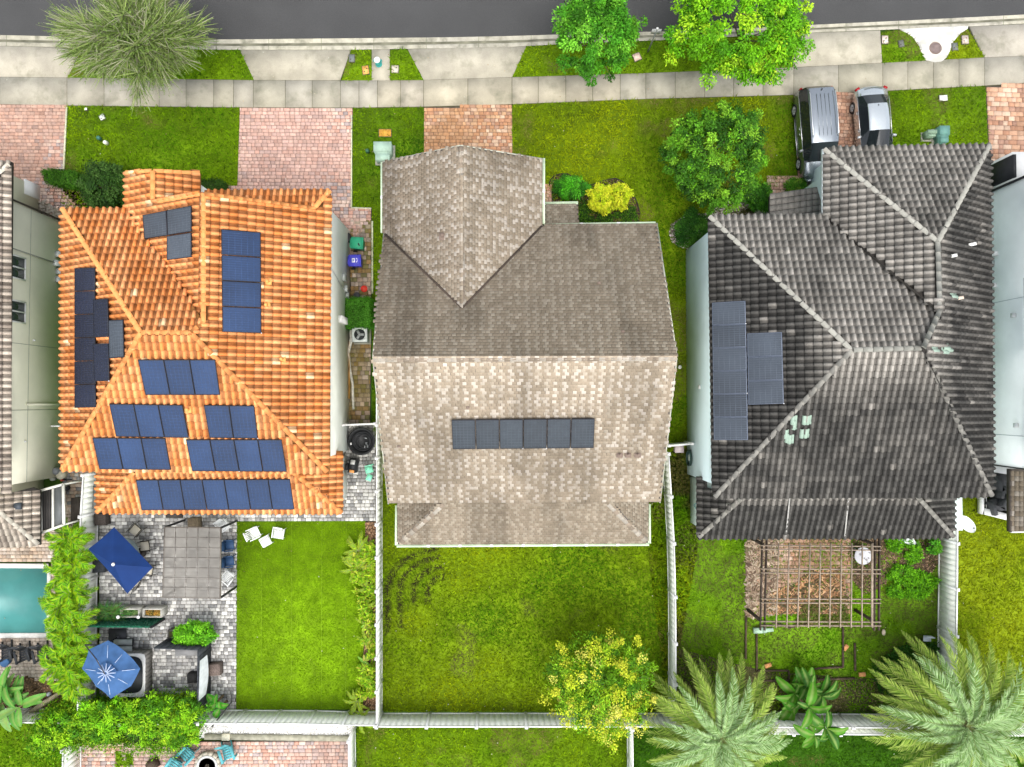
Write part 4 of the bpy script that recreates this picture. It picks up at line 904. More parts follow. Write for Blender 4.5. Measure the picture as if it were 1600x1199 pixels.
# rear lanai of the right-edge house
ln_ = Thing('lanai', 'white-curbed dark lanai with charcoal cushioned seats behind the right-edge house', 'lanai', P(1560, 770))
mb = MB(); mb.prism(W([(1503, 726), (1660, 745), (1660, 830), (1533, 803), (1532, 760), (1503, 755)]), -.1, .06); ln_.part('floor_slab', mb, mat('dark_tile_floor', (.03, .032, .035), .5))
mb = MB(); mb.beam(P(1504, 723, .5), P(1660, 747, .5), .55, .3); mb.beam(P(1533, 798, .35), P(1640, 825, .35), .35, .4); mb.beam(P(1532.5, 771, .35), P(1532.5, 803, .35), .12, .4); mb.beam(P(1541, 770, .37), P(1541, 802, .37), .03, .03); ln_.part('curb_wall', mb, M_WHITE)
fL = Face((1578, 733), (1578, 831), 3.0, (1640, 780, 3.6), [(1578, 733), (1578, 831), (1700, 829), (1700, 733)], seed=62)
mb = MB(); mb.prism(fL.poly, .2); rf_ = ln_.part('roof', mb, mat('shingle_underlay'))
mb = MB(); mb.beam(P(1577, 733, 2.9), P(1577, 831, 2.9), .08, .3); ln_.part('fascia', mb, mat('dark_brown_metal'))
mb = MB(); mb.beam(P(1579, 831, 2.95), P(1700, 829, 2.95), .1, .14); ln_.part('gutter', mb, M_WHITE)
for name_, F_, th_, ro_, off in (('a', fL, ln_, rf_, ln_.loc), ('b', Rf, rh, rr, rh.loc)):
    R, T, C = tile_field(F_, colQ, w=.26, l=.2); R = R.copy(); R[:, :, 0] *= .25; R[:, :, 1] *= .19
    link('shingle_field', scatter('shingles', SHV, SHF, R, T - np.array(off), C * .8), mQ, ro_, dict(kind='stuff'))
m_cush = mat('charcoal_fabric', (.07, .072, .075), .9, var=.2, ns=6)
seat_lab = ['charcoal cushioned seat by the white wall inside the lanai', 'charcoal cushioned seat in the middle of the lanai', 'charcoal lounge seat next to the lanai curb at the grass', 'charcoal seat half under the lanai roof edge']
for k, (x, y, r, sx) in enumerate(((1562, 750, .3, .9), (1565, 769, -.2, .8), (1551, 789, .3, .8), (1568, 786, -.5, .8))):
    t = Thing('lounge_seat', seat_lab[k], 'seat', P(x, y, .06), group='charcoal lanai seats')
    mb = MB(); mb.box(P(x, y, .06) + Vector((0, 0, .2)), (sx, sx, .3), rz=r, taper=.94); t.part('cushion', mb, m_cush)
    mb = MB(); mb.box(P(x, y, .06) + Matrix.Rotation(r, 3, 'Z') @ Vector((-sx * .55, 0, .4)), (.2, sx, .8), rz=r, taper=.9); t.part('backrest', mb, m_cush)
# ------------------------------------------------------------------ fences
FH = 1.72
m_vin = mat('white_vinyl', (.84, .86, .78), .5, var=.05, ns=2, stain=(.76, .78, .70), ss=.8, st=(.5, .75))
m_rail = mat('vinyl_rail', (.84, .84, .82), .45, var=.03)
def fence(label, pts, span, h=FH, group=None, name='vinyl_fence', z0=0.0):
    W_ = [P(a, b) for a, b in pts]; t = Thing(name, label, 'fence', (W_[0] + W_[-1]) / 2, group=group)
    posts = []
    for a, b in zip(W_, W_[1:]):
        n = max(1, round((b - a).length / span))
        for i in range(n): posts.append(a + (b - a) * i / n)
    posts.append(W_[-1]); up = Vector((0, 0, 1))
    for i, p in enumerate(posts):
        mb = MB(); mb.box(p + up * (h / 2 + .04), (.13, .13, h + .06)); mb.box(p + up * (h + .085), (.17, .17, .03)); mb.box(p + up * (h + .115), (.12, .12, .03), taper=.2); t.part('post', mb, m_rail)
    for a, b in zip(posts, posts[1:]):
        d = (b - a); L = d.length; d.normalize(); a2 = a + d * .07; b2 = b - d * .07
        mb = MB(); n = max(3, int(L / .30)); s = d.cross(up)
        for k in range(n):
            q0 = a2 + (b2 - a2) * k / n; q1 = a2 + (b2 - a2) * (k + .996) / n
            mb.beam(q0 + up * (h / 2), q1 + up * (h / 2), .035, h - .14)
        mb.beam(a2 + up * (h / 2), b2 + up * (h / 2), .022, h - .16)
        t.part('panel', mb, m_vin)
        for z, hh in ((h - .03, .10), (.1, .12)):
            mb = MB(); mb.beam(a2 + up * z, b2 + up * z, .06, hh); t.part('rail', mb, m_rail)
    return t
SP = 52 * .036
fence('white vinyl fence between the orange-roofed house plot and the middle back yard', [(597, 592), (597, 663), (597, 1112)], SP)
fence('white vinyl fence along the far end of the middle and right back yards', [(597, 1114), (1044, 1114), (1640, 1117)], 69 * .036)
fence('second white vinyl fence close behind the first, at the banana plant', [(1150, 1124.5), (1640, 1128)], 69 * .036)
fence('curving white vinyl fence between the middle back yard and the pergola yard', [(1034, 706), (1038, 770), (1042, 840), (1044, 920), (1044.5, 990), (1044.5, 1112)], 70 * .036)
fence('white vinyl fence between the palm hedge and the paved patio', [(158, 738), (154, 800), (152.5, 900), (151, 1000), (150, 1110)], 68 * .036)
fence('white vinyl fence between the pergola yard and the bright right-edge lawn', [(1466, 765), (1466, 840), (1465.5, 909), (1464.5, 979), (1464.5, 1112)], 69 * .036)
fence('white vinyl fence behind the artificial turf, facing the gravel strip', [(595, 1112), (546, 1111.5), (494, 1110), (330, 1109), (155, 1110)], SP)
fence('white vinyl fence running down from the turf corner between rear patio and rear lawn', [(555, 1136), (557, 1300)], 52 * .036)
fence('white vinyl fence running down beside the yellow-flowered tree', [(980, 1118), (981, 1300)], 69 * .036)
fence('white vinyl fence at the bottom left below the big hedge', [(128, 1150), (126, 1300)], 69 * .036)
fence('white vinyl fence behind the left banana plants', [(-60, 1106), (50, 1107), (124, 1109)], 69 * .036)
for lab, a, b in (('white vinyl side gate closing the paved side path of the orange-roofed house', (594, 661), (545, 663)), ('white vinyl side gate beside the pale blue wall', (1035, 694), (1070, 691))):
    A, B = P(*a), P(*b); t = Thing('side_gate', lab, 'gate', (A + B) / 2); up = Vector((0, 0, 1))
    for p in (A, B): mb = MB(); mb.box(p + up * .9, (.13, .13, 1.8)); t.part('post', mb, m_rail)
    d = (B - A).normalized(); mb = MB()
    for k in range(9): mb.beam(A + d * .1 + (B - A - d * .2) * k / 9 + up * .85, A + d * .1 + (B - A - d * .2) * (k + .92) / 9 + up * .85, .035, 1.5)
    t.part('panel', mb, m_vin)
    mb = MB(); mb.beam(A + up * 1.66, B + up * 1.66, .09, .1); t.part('rail', mb, m_rail)

# ------------------------------------------------------------------ foliage
LFV = [(0, 0, 0), (-.5, .45, .12), (0, 1, 0), (.5, .45, .12)]
LFF = [(0, 2, 1), (0, 3, 2)]
def leafmat(name, tr=.3, rough=.5): return mat(name, src='ATT', rough=rough, var=.10, ns=2.5, spec=.12, trans=tr)
def crown_mesh(name, cen, rad, nclump, nleaf, crad, leaf, pals, seed, shell=.55, up=.7, loc=ZERO, lumps=.18, low=-.5, spiky=0.0):
    rg = np.random.default_rng(seed); c = np.array(cen) - np.array(loc); rad = np.array(rad)
    d = rg.normal(size=(nclump * 3, 3)); d /= np.linalg.norm(d, axis=1, keepdims=True); d = d[d[:, 2] > low][:nclump]; nclump = len(d)
    ang = np.arctan2(d[:, 1], d[:, 0]); lump = 1 + lumps * (np.sin(ang * 3 + seed) * .5 + np.sin(ang * 5 + seed * 2) * .3 + np.sin(ang * 8 + seed * 3) * .35) + rg.normal(0, lumps * .35, nclump)
    rr = (shell + (1 - shell) * rg.random(nclump) ** .6) * lump
    cl = c + d * rad * rr[:, None]
    pals = np.array(pals); pc = pals[rg.integers(0, len(pals), nclump)] * (1 + rg.normal(0, .12, nclump))[:, None]
    k = np.repeat(np.arange(nclump), nleaf); n = len(k); o = rg.normal(size=(n, 3)); o /= np.linalg.norm(o, axis=1, keepdims=True) + 1e-9
    cr = crad * rg.uniform(.6, 1.35, nclump)
    T = cl[k] + o * (rg.random(n) ** .5 * cr[k])[:, None] * np.array([1, 1, .75])
    nrm = np.array([0, 0, up]) + o * .55 + d[k] * .25 + rg.normal(0, .35, (n, 3))
    tan = o + d[k] * .6 + rg.normal(0, .3, (n, 3))
    F = frames(nrm, tan); R = F[:, :, [1, 0, 2]].copy(); R[:, :, 0] *= -1
    s = rg.uniform(.6, 1.3, n); R[:, :, 0] *= (leaf[1] * s)[:, None]; R[:, :, 1] *= (leaf[0] * s)[:, None]; R[:, :, 2] *= (leaf[1] * s)[:, None]
    col = pc[k] * 1.25 * (1 + rg.normal(0, .32, n))[:, None]
    return scatter(name, LFV, LFF, R, T, np.clip(col, .003, .8)), cl
def trunk_mesh(base, cl, r0, loc, seed, nl=14, zsplit=.45):
    rnd = random.Random(seed); base = Vector(base); loc = Vector(loc); mb = MB()
    cz = float(cl[:, 2].mean()) + loc.z; c = Vector((float(cl[:, 0].mean()), float(cl[:, 1].mean()), 0)) + Vector((loc.x, loc.y, 0))
    fk = base.lerp(Vector((c.x, c.y, cz)), zsplit)
    mb.tube([base, base.lerp(fk, .3), fk], [r0, r0 * .8, r0 * .65], 10)
    for i in rnd.sample(range(len(cl)), min(nl, len(cl))):
        e_ = Vector(cl[i].tolist()) + loc; m1 = fk.lerp(e_, .45) + Vector((rnd.uniform(-.15, .15), rnd.uniform(-.15, .15), .15))
        mb.tube([fk - Vector((0, 0, .1)), m1, e_], [r0 * .45, r0 * .25, r0 * .08], 6)
    return mb
m_bark = mat('bark', (.20, .16, .12), .9, var=.3, ns=6, bump=.5, bs=20)
def tree(name, label, px, py, z, rad, base, nclump, nleaf, crad, leaf, pals, seed, r0=.12, cat='tree', group=None, **kw):
    b = P(*base); t = Thing(name, label, cat, b, group=group); cen = P(px, py, z)
    me, cl = crown_mesh('crown', cen, rad, nclump, nleaf, crad, leaf, pals, seed, loc=b, **kw)
    t.part('crown', me, leafmat('leaf_' + name + str(seed)))
    t.part('trunk', trunk_mesh(b, cl, r0, b, seed), m_bark)
    return t
# green trees by the road
tree('street_tree', 'narrow bright green street tree with a long branch over the road', 928, 48, 4.3, (1.75, 2.3, 1.7), (925, 95), 170, 130, .34, (.145, .07),
     [(.04, .17, .008), (.07, .25, .012), (.13, .36, .025), (.03, .12, .006)], 3, lumps=.22)
t_ = tree('street_tree', 'wide bright yellow-green street tree left of the minivan driveway', 1160, 30, 4.6, (3.3, 3.1, 2.0), (1150, 88), 340, 120, .36, (.15, .08),
     [(.11, .31, .006), (.17, .39, .008), (.26, .46, .015), (.06, .21, .005), (.09, .26, .006)], 4, lumps=.20)
# the long branch of the narrow tree
me, _ = crown_mesh('crown', P(980, 38, 4.6), (1.0, .35, .3), 16, 60, .22, (.15, .08), [(.06, .20, .01), (.09, .26, .015)], 44, shell=.1)
_st = [o for o in bpy.data.objects if o.name == 'street_tree'][0]; o = link('side_branch', me, leafmat('leaf_street_tree3'), _st); o.location = -_st.location
me, _ = crown_mesh('crown', P(982, 54, 4.2), (.8, .25, .3), 10, 60, .2, (.15, .08), [(.06, .20, .01), (.09, .26, .015)], 45, shell=.1)
o = link('side_branch', me, leafmat('leaf_street_tree3'), _st); o.location = -_st.location
tree('round_tree', 'dense dark green round tree on the front lawn beside the gravel bed', 1118, 245, 3.6, (2.55, 2.6, 2.0), (1098, 268), 330, 110, .30, (.13, .065),
     [(.025, .09, .006), (.04, .13, .008), (.07, .20, .012), (.10, .27, .012), (.02, .07, .006), (.15, .32, .02)], 5, lumps=.10, shell=.6)
tree('flowering_tree', 'green tree dotted with yellow blossom in the corner of the middle back yard', 938, 1068, 3.6, (2.65, 2.7, 1.8), (925, 1040), 230, 62, .34, (.13, .06),
     [(.10, .24, .008), (.16, .32, .012), (.06, .16, .008)], 6, lumps=.16, shell=.25)
ft = [o for o in bpy.data.objects if o.name == 'flowering_tree'][0]
me, _ = crown_mesh('blossom', P(938, 1070, 4.0), (2.75, 2.8, 1.75), 125, 55, .26, (.09, .06), [(.38, .46, .02), (.44, .47, .03), (.28, .42, .015), (.54, .52, .08)], 61, lumps=.18, shell=.55, low=0.0, loc=ft.location)
link('blossom', me, leafmat('leaf_blossom'), ft)
me, _ = crown_mesh('blossom', P(965, 1105, 3.4), (1.9, 1.3, 1.2), 55, 48, .28, (.085, .06), [(.40, .46, .02), (.46, .47, .04)], 62, lumps=.18, shell=.4, low=0.0, loc=ft.location)
link('blossom', me, leafmat('leaf_blossom'), ft)
# feathery tree: long arching bare twigs with thin needles
wt = Thing('feathery_tree', 'big feathery grey-green tree with thin wispy twigs at the top left kerb', 'tree', P(232, 98))
rg = np.random.default_rng(9); nb = 200
cen = np.array(P(214, 62, 4.0)) - np.array(wt.loc)
d = rg.normal(size=(nb * 3, 3)); d /= np.linalg.norm(d, axis=1, keepdims=True); d = d[d[:, 2] > -.25][:nb]
hub = cen + d * np.array([3.5, 2.6, 1.5]) * rg.uniform(.15, .80, (len(d), 1)) * (1 + .22 * np.sin(np.arctan2(d[:, 1], d[:, 0]) * 4 + 1)[:, None] + .14 * np.sin(np.arctan2(d[:, 1], d[:, 0]) * 7)[:, None])
k = np.repeat(np.arange(len(d)), 40); n = len(k)
dr = d[k] * np.array([1.1, 1.1, .5]) + rg.normal(0, .42, (n, 3)); dr[:, 2] = dr[:, 2] * .6 + .05; dr /= np.linalg.norm(dr, axis=1, keepdims=True)
L = rg.uniform(.6, 1.6, n)
R = frames(np.cross(dr, rg.normal(size=(n, 3))), dr); R = R[:, :, [1, 0, 2]].copy(); R[:, :, 0] *= .024; R[:, :, 1] *= L[:, None]; R[:, :, 2] *= .3
tw = [(-1, 0, 0), (1, 0, 0), (.75, .5, .10), (-.75, .5, .10), (.15, 1, -.12), (-.15, 1, -.12)]
hue = rg.random(n); col = np.where((hue < .34)[:, None], np.array((.34, .34, .22)), np.where((hue < .66)[:, None], np.array((.24, .31, .09)), np.array((.10, .15, .035)))) * (1 + rg.normal(0, .15, n))[:, None]
wt.part('twigs', scatter('twigs', tw, [(0, 1, 2, 3), (3, 2, 4, 5)], R, hub[k], col), leafmat('leaf_twig', .15))
# needles along twigs
m_ = rg.integers(0, n, 26000); s = rg.uniform(.15, 1, len(m_)); T = hub[k[m_]] + dr[m_] * (L[m_] * s)[:, None]; T[:, 2] += .3 * (.2 * s - .3 * s * s)
nd = dr[m_] * .6 + rg.normal(0, .6, (len(m_), 3)); nd /= np.linalg.norm(nd, axis=1, keepdims=True)
R = frames(rg.normal(0, .5, (len(m_), 3)) + np.array([0, 0, 1]), nd)[:, :, [1, 0, 2]].copy(); R[:, :, 0] *= .035; R[:, :, 1] *= rg.uniform(.07, .16, len(m_))[:, None]
hue = rg.random(len(m_)); col = lerpc((.10, .20, .025), (.26, .38, .09), hue)
wt.part('needles', scatter('needles', [(-.5, 0, 0), (.5, 0, 0), (0, 1, 0)], [(0, 1, 2)], R, T, col), leafmat('leaf_needle', .2))
wt.part('trunk', trunk_mesh(wt.loc, hub, .14, wt.loc, 9, nl=40), mat('bark_pale', (.36, .33, .27), .9, var=.25, ns=6))
# inner foliage, crown shade painted in as dark leaf colours, so that the heart of the crown is not see-through
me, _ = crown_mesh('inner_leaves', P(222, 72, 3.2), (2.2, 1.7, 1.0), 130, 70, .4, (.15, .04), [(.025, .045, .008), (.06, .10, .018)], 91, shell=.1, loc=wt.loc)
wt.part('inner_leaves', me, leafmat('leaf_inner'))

def shrub(name, label, px, py, z, rad, nclump, nleaf, crad, leaf, pals, seed, cat='shrub', group=None, **kw):
    b = P(px, py, 0); c = P(px, py, z); t = Thing(name, label, cat, (c.x, c.y, 0), group=group)
    me, cl = crown_mesh('foliage', c, rad, nclump, nleaf, crad, leaf, pals, seed, loc=t.loc, **kw)
    t.part('foliage', me, leafmat('leaf_' + name + str(seed)))
    mb = MB()
    for i in range(5):
        e_ = Vector(cl[(i * 7) % len(cl)].tolist()) + t.loc; mb.tube([(c.x, c.y, 0), (c.x, c.y, z * .4), e_], [.04, .03, .012], 5)
    t.part('stem', mb, m_bark); return t
def boxhedge(name, label, poly, z0, z1, dens, leaf, pals, seed, wob=.06, top_only=False, group=None, cat='hedge'):
    w_ = W(poly); xy = [(p.x, p.y) for p in w_]; c = sum(w_, Vector()) / len(w_); rg = np.random.default_rng(seed)
    t = Thing(name, label, cat, c, group=group)
    x0, x1 = min(a for a, b in xy), max(a for a, b in xy); y0, y1 = min(b for a, b in xy), max(b for a, b in xy)
    n = int((x1 - x0) * (y1 - y0) * dens); X = rg.uniform(x0, x1, n); Y = rg.uniform(y0, y1, n); k = inpoly(X, Y, xy); X, Y = X[k], Y[k]
    Zt = z1 - np.abs(rg.normal(0, wob, len(X))) + (fbm(X, Y, .9, seed) - .5) * wob * 4
    Ts = [np.stack([X, Y, Zt], 1)]; Ns = [np.tile([0, 0, 1.0], (len(X), 1))]
    for a, b in zip(w_, w_[1:] + w_[:1]):
        L_ = (b - a).length; m_ = int(L_ * (z1 - z0) * dens); s = rg.random(m_); zz = rg.uniform(z0, z1, m_); nr = (b - a).cross(Vector((0, 0, 1))).normalized()
        if (c - a).dot(nr) > 0: nr = -nr
        T = np.array(a)[None] + np.array(b - a)[None] * s[:, None]; T[:, 2] = zz; T += np.array(nr) * rg.normal(0, wob, m_)[:, None]
        Ts.append(T); Ns.append(np.tile(list(nr), (m_, 1)))
    T = np.concatenate(Ts); N_ = np.concatenate(Ns); n = len(T); nrm = N_ * .8 + np.array([0, 0, .4]) + rg.normal(0, .45, (n, 3))
    F = frames(nrm)[:, :, [1, 0, 2]].copy(); s = rg.uniform(.6, 1.3, n); F[:, :, 0] *= (leaf[1] * s)[:, None]; F[:, :, 1] *= (leaf[0] * s)[:, None]; F[:, :, 2] *= leaf[1]
    pals = np.array(pals); col = pals[rg.integers(0, len(pals), n)] * (1 + (fbm(T[:, 0], T[:, 1], .6, seed) - .5) * .8)[:, None]
    t.part('foliage', scatter('foliage', LFV, LFF, F, T - np.array(t.loc), np.clip(col, .004, .8)), leafmat('leaf_' + name + str(seed)))
    mb = MB(); mb.prism([tuple(c.lerp(p, .86))[:2] for p in w_], z0, z1 - .12); t.part('core', mb, mat('hedge_core', (.025, .05, .008), .95, var=.4, ns=8)); return t
GR = [(.03, .11, .006), (.05, .16, .01), (.08, .22, .015)]
boxhedge('clipped_hedge', 'small clipped green hedge at the edge of the pink driveway', [(76, 272), (98, 271), (130, 275), (130, 297), (100, 294), (82, 288)], 0, .7, 900, (.10, .05), GR, 71)
shrub('dark_bush', 'dark glossy bush beside the orange roof and the small hedge', 166, 290, 1.4, (1.35, 1.25, .95), 150, 90, .24, (.12, .055), [(.018, .05, .008), (.028, .075, .01), (.05, .11, .02)], 72)
boxhedge('low_hedge', 'low dark hedge strip peeking out above the orange skirt roof', [(312, 286), (345, 285), (357, 292), (357, 304), (312, 304)], 0, .5, 700, (.10, .05), [(.03, .08, .01), (.05, .12, .012)], 73)
boxhedge('clipped_hedge', 'square clipped bright green hedge in front of the air conditioner', [(547, 472), (583, 471), (585, 513), (547, 514)], 0, 1.25, 1500, (.09, .04), [(.035, .15, .008), (.06, .22, .012), (.10, .30, .03)], 74)
shrub('golden_shrub', 'larger golden-yellow shrub in the front flower bed', 940, 311, .7, (.72, .80, .65), 80, 70, .16, (.12, .05), [(.50, .58, .02), (.62, .66, .03), (.40, .52, .015)], 75)
shrub('golden_shrub', 'smaller golden-yellow shrub at the right end of the front flower bed', 970, 307, .65, (.50, .68, .55), 60, 70, .15, (.12, .05), [(.50, .58, .02), (.62, .66, .03), (.40, .52, .015)], 76)
shrub('green_shrub', 'bright green spiky shrub at the left end of the front flower bed', 893, 293, .5, (.95, .55, .5), 70, 60, .18, (.16, .035), [(.06, .30, .01), (.09, .38, .02), (.03, .15, .01)], 77)
def cover(label, poly, n, leaf, pals, seed, h=.28, name='ground_cover'):
    w_ = W(poly); xy = [(p.x, p.y) for p in w_]; rg = np.random.default_rng(seed); x0, x1 = min(a for a, b in xy), max(a for a, b in xy); y0, y1 = min(b for a, b in xy), max(b for a, b in xy)
    X = rg.uniform(x0, x1, n * 2); Y = rg.uniform(y0, y1, n * 2); k = inpoly(X, Y, xy) & (vnoise(X, Y, .35, seed) > .28); X, Y = X[k][:n], Y[k][:n]; m_ = len(X)
    T = np.stack([X, Y, rg.uniform(.04, h, m_) * (.4 + vnoise(X, Y, .4, seed + 1))], 1); F = frames(rg.normal(0, .5, (m_, 3)) + np.array([0, 0, 1]))[:, :, [1, 0, 2]].copy(); s = rg.uniform(.6, 1.3, m_)
    F[:, :, 0] *= (leaf[1] * s)[:, None]; F[:, :, 1] *= (leaf[0] * s)[:, None]; F[:, :, 2] *= leaf[1]; pals = np.array(pals); col = pals[rg.integers(0, len(pals), m_)] * (1 + rg.normal(0, .2, m_))[:, None]
    link(name, scatter(name, LFV, LFF, F, T, np.clip(col, .004, .8)), leafmat('leaf_cover%d' % seed), None, dict(label=label, category='ground cover', kind='stuff'))
DK = [(.02, .07, .008), (.04, .11, .01), (.08, .20, .01), (.03, .05, .015)]
cover('dark green ground cover filling the front flower bed', [(862, 300), (880, 292), (930, 325), (960, 345), (905, 352), (903, 318), (864, 316)], 2600, (.11, .05), DK, 81)
cover('leafy ground cover along the bottom of the flower bed', [(905, 320), (930, 322), (950, 338), (990, 322), (998, 350), (905, 352)], 3200, (.11, .05), DK + [(.10, .26, .01)], 82)
cover('weeds in the garden mulch', [(1380, 838), (1432, 845), (1436, 872), (1420, 882), (1408, 862), (1385, 858)], 2500, (.16, .06), [(.11, .34, .006), (.16, .42, .01), (.06, .2, .008)], 83, h=.4, name='weeds')
cover('tall weeds by the pergola', [(1382, 900), (1395, 882), (1412, 882), (1440, 892), (1464, 905), (1440, 935), (1385, 930)], 4200, (.17, .05), [(.11, .34, .006), (.16, .42, .01), (.06, .2, .008)], 84, h=.35, name='weeds')
cover('brown dried weeds under the pergola', [(1255, 940), (1320, 930), (1325, 978), (1240, 978)], 2200, (.14, .05), [(.09, .15, .02), (.14, .16, .03), (.20, .15, .06)], 85, h=.25, name='weeds')
cover('lime green leafy filling between the plants of the side bed', [(556, 850), (588, 845), (588, 1085), (564, 1085), (566, 960), (552, 900)], 3600, (.24, .075), [(.26, .46, .01), (.36, .54, .02), (.14, .32, .01), (.44, .46, .05)], 90, h=.8, name='leafy_filling')
cover('dark undergrowth beside the right palm', [(1360, 1040), (1400, 1010), (1460, 1000), (1466, 1060), (1430, 1100), (1370, 1080)], 4200, (.16, .06), [(.02, .08, .01), (.04, .14, .01), (.03, .10, .01)], 86, h=.45, name='weeds')
cover('brown withered weeds in the gravel', [(1158, 330), (1182, 322), (1186, 345), (1150, 345)], 900, (.12, .04), [(.10, .09, .03), (.06, .08, .02)], 87, h=.3, name='weeds')
shrub('round_bush', 'dark green bush in the pink gravel below the round tree', 1082, 358, .7, (.95, .92, .65), 110, 80, .2, (.12, .05), [(.018, .075, .008), (.03, .11, .01), (.05, .15, .012)], 78)
shrub('round_bush', 'mid green bush beside the grey porch roof', 1186, 308, .9, (.65, .75, .7), 80, 80, .2, (.12, .055), [(.03, .12, .008), (.05, .18, .01), (.08, .24, .015)], 79)
shrub('round_bush', 'small green bush in front of the garage corner', 1243, 292, .4, (.62, .38, .4), 50, 70, .16, (.11, .05), [(.03, .12, .008), (.06, .19, .01), (.12, .22, .02)], 80)
shrub('young_shrub', 'small bright green shrub against the right fence', 1458, 852, .6, (.28, .5, .4), 26, 50, .14, (.13, .06), [(.05, .2, .01), (.08, .26, .01)], 88)
boxhedge('overgrown_hedge', 'big overgrown bright green hedge at the far end of the patio', [(95, 1105), (140, 1098), (180, 1101), (230, 1096), (300, 1092), (311, 1100), (306, 1118), (300, 1140), (250, 1144), (225, 1132), (180, 1136), (140, 1134), (100, 1155), (78, 1140)], 0, 1.9, 1500, (.15, .06),
         [(.10, .28, .006), (.16, .38, .008), (.24, .46, .012), (.05, .17, .006), (.28, .44, .02)], 89, wob=.3)
hg = [o for o in bpy.data.objects if o.name == 'overgrown_hedge'][0]
for i, (x, y, r) in enumerate(((105, 1132, 1.1), (145, 1115, 1.1), (165, 1138, 1.0), (200, 1115, 1.1), (225, 1138, .8), (245, 1110, 1.0), (275, 1125, 1.1), (298, 1112, .8), (290, 1150, .8), (85, 1145, .8))):
    me, _ = crown_mesh('sprays', P(x, y, 1.75), (r, r * .9, .5), 34, 60, .2, (.17, .05), [(.12, .32, .006), (.20, .43, .01), (.28, .50, .015), (.05, .16, .006)], 900 + i, loc=hg.location, low=-.1, lumps=.3, shell=.2)
    link('sprays', me, leafmat('leaf_overgrown_hedge89'), hg)
shrub('planter_shrub', 'bright light-green shrub overflowing the dark planter box', 305, 991, 1.0, (1.05, .58, .45), 90, 70, .2, (.14, .055), [(.10, .32, .01), (.14, .38, .015), (.07, .25, .01)], 92)

# ------------------------------------------------------------------ palms
def frond_mesh(L, seed, pal, tip, npair=46, droop=1.0, width=.5, lw=.05, rise=.5):
    rg = np.random.default_rng(seed); mb_v = []; mb_f = []; mb_c = []
    def path(t): return np.array([math.sin(t * 1.2) * .04 * L, t * L * (1 - .12 * t * droop), L * (rise * t - (.55 * droop + rise * .55) * t * t)])
    tt = np.linspace(0, 1, 9)
    for i in range(len(tt)):
        p = path(tt[i]); w_ = .035 * (1 - .8 * tt[i]) ; k = len(mb_v); mb_v += [p + [-w_, 0, 0], p + [0, 0, w_], p + [w_, 0, 0]]; mb_c += [(.22, .26, .09)] * 3
        if i: mb_f += [(k - 3, k - 2, k + 1, k), (k - 2, k - 1, k + 2, k + 1)]
    for i in range(npair):
        t = .08 + .92 * (i + .5) / npair; p = path(t); q_ = path(min(t + .02, 1.0)) - path(t - .02); q_ /= np.linalg.norm(q_)
        ll = width * (math.sin(math.pi * min(1, t * .85 + .17)) ** .7 + .12) * rg.uniform(.85, 1.1)
        for sd in (-1, 1):
            a = math.radians(52 - 26 * t) + rg.normal(0, .06); dv = np.array([sd * math.sin(a), 0, 0]) + q_ * math.cos(a) + np.array([0, 0, .34 + rg.normal(0, .12)])
            dv /= np.linalg.norm(dv); e_ = p + dv * ll - np.array([0, 0, ll * .22]); mid_ = p + dv * ll * .5
            wv = q_ * lw * .5; c_ = np.array(pal[rg.integers(len(pal))]) * (1 + rg.normal(0, .12)); ct = c_ * .5 + np.array(tip) * .5
            k = len(mb_v); mb_v += [p - wv * .5, p + wv * .5, mid_ + wv, mid_ - wv, e_]; mb_c += [c_] * 2 + [c_] * 2 + [ct]
            mb_f += [(k, k + 1, k + 2, k + 3), (k + 3, k + 2, k + 4)]
    mb = MB(); mb.v = [tuple(v) for v in mb_v]; mb.f = mb_f; mb.c = [tuple(np.clip(c, .003, .8)) for c in mb_c]
    return mb.mesh('frond')
def date_palm(label, px, py, zc, base, L, n, seed, lean=0):
    b = P(*base); c = P(px, py, zc); t = Thing('date_palm', label, 'palm', b, group='feathery date palms at the far fence')
    rnd = random.Random(seed); mp = leafmat('leaf_palm', .2, .55)
    PG = [(.24, .39, .13), (.29, .45, .18), (.36, .51, .24), (.12, .23, .05)]; OG = [(.25, .37, .05), (.32, .42, .08), (.15, .26, .03)]
    key = 'palm%.1f' % L
    if key not in MESHES:
        MESHES[key] = [frond_mesh(L, 100 + i, OG if i < 3 else PG, (.34, .34, .12) if i < 3 else (.36, .42, .24), rise=r, droop=dp, width=L * .125, npair=int(11 * L), lw=.088) for i, (r, dp) in enumerate(((.25, .8), (.35, .7), (.15, .9), (.6, .7), (.8, .7), (1.1, .7)))]
        for m_ in MESHES[key]: m_.materials.append(mp)
    for i in range(n):
        f_ = i / n; ring = 0 if f_ < .45 else (1 if f_ < .8 else 2)
        me = MESHES[key][[rnd.choice((0, 1, 2)), rnd.choice((1, 3)), rnd.choice((3, 4, 5))][ring]]
        o = link('frond', me, None, t.o); o.location = c - b + Vector((rnd.uniform(-.12, .12), rnd.uniform(-.12, .12), (.0, .15, .3)[ring]))
        o.rotation_euler = (rnd.uniform(-.12, .12) + (0, .08, .25)[ring], rnd.uniform(-.15, .15), i * 2.39996 + rnd.uniform(-.15, .15)); s = rnd.uniform(.88, 1.08) * (1, .9, .62)[ring]; o.scale = (s, s, s)
    mb = MB(); nseg = 14
    mb.tube([b.lerp(c, i / nseg) for i in range(nseg + 1)], [.26 + (.03 if i % 2 else -.02) for i in range(nseg + 1)], 12); t.part('trunk', mb, mat('palm_trunk', (.15, .11, .08), .95, var=.4, ns=8, bump=.6, bs=12))
    mb = MB(); mb.lathe(c - Vector((0, 0, .5)), [(.28, 0), (.42, .3), (.32, .6), (.05, .75)], 14); t.part('crownshaft', mb, mat('palm_boot', (.17, .13, .07), .95, var=.4, ns=9)); return t
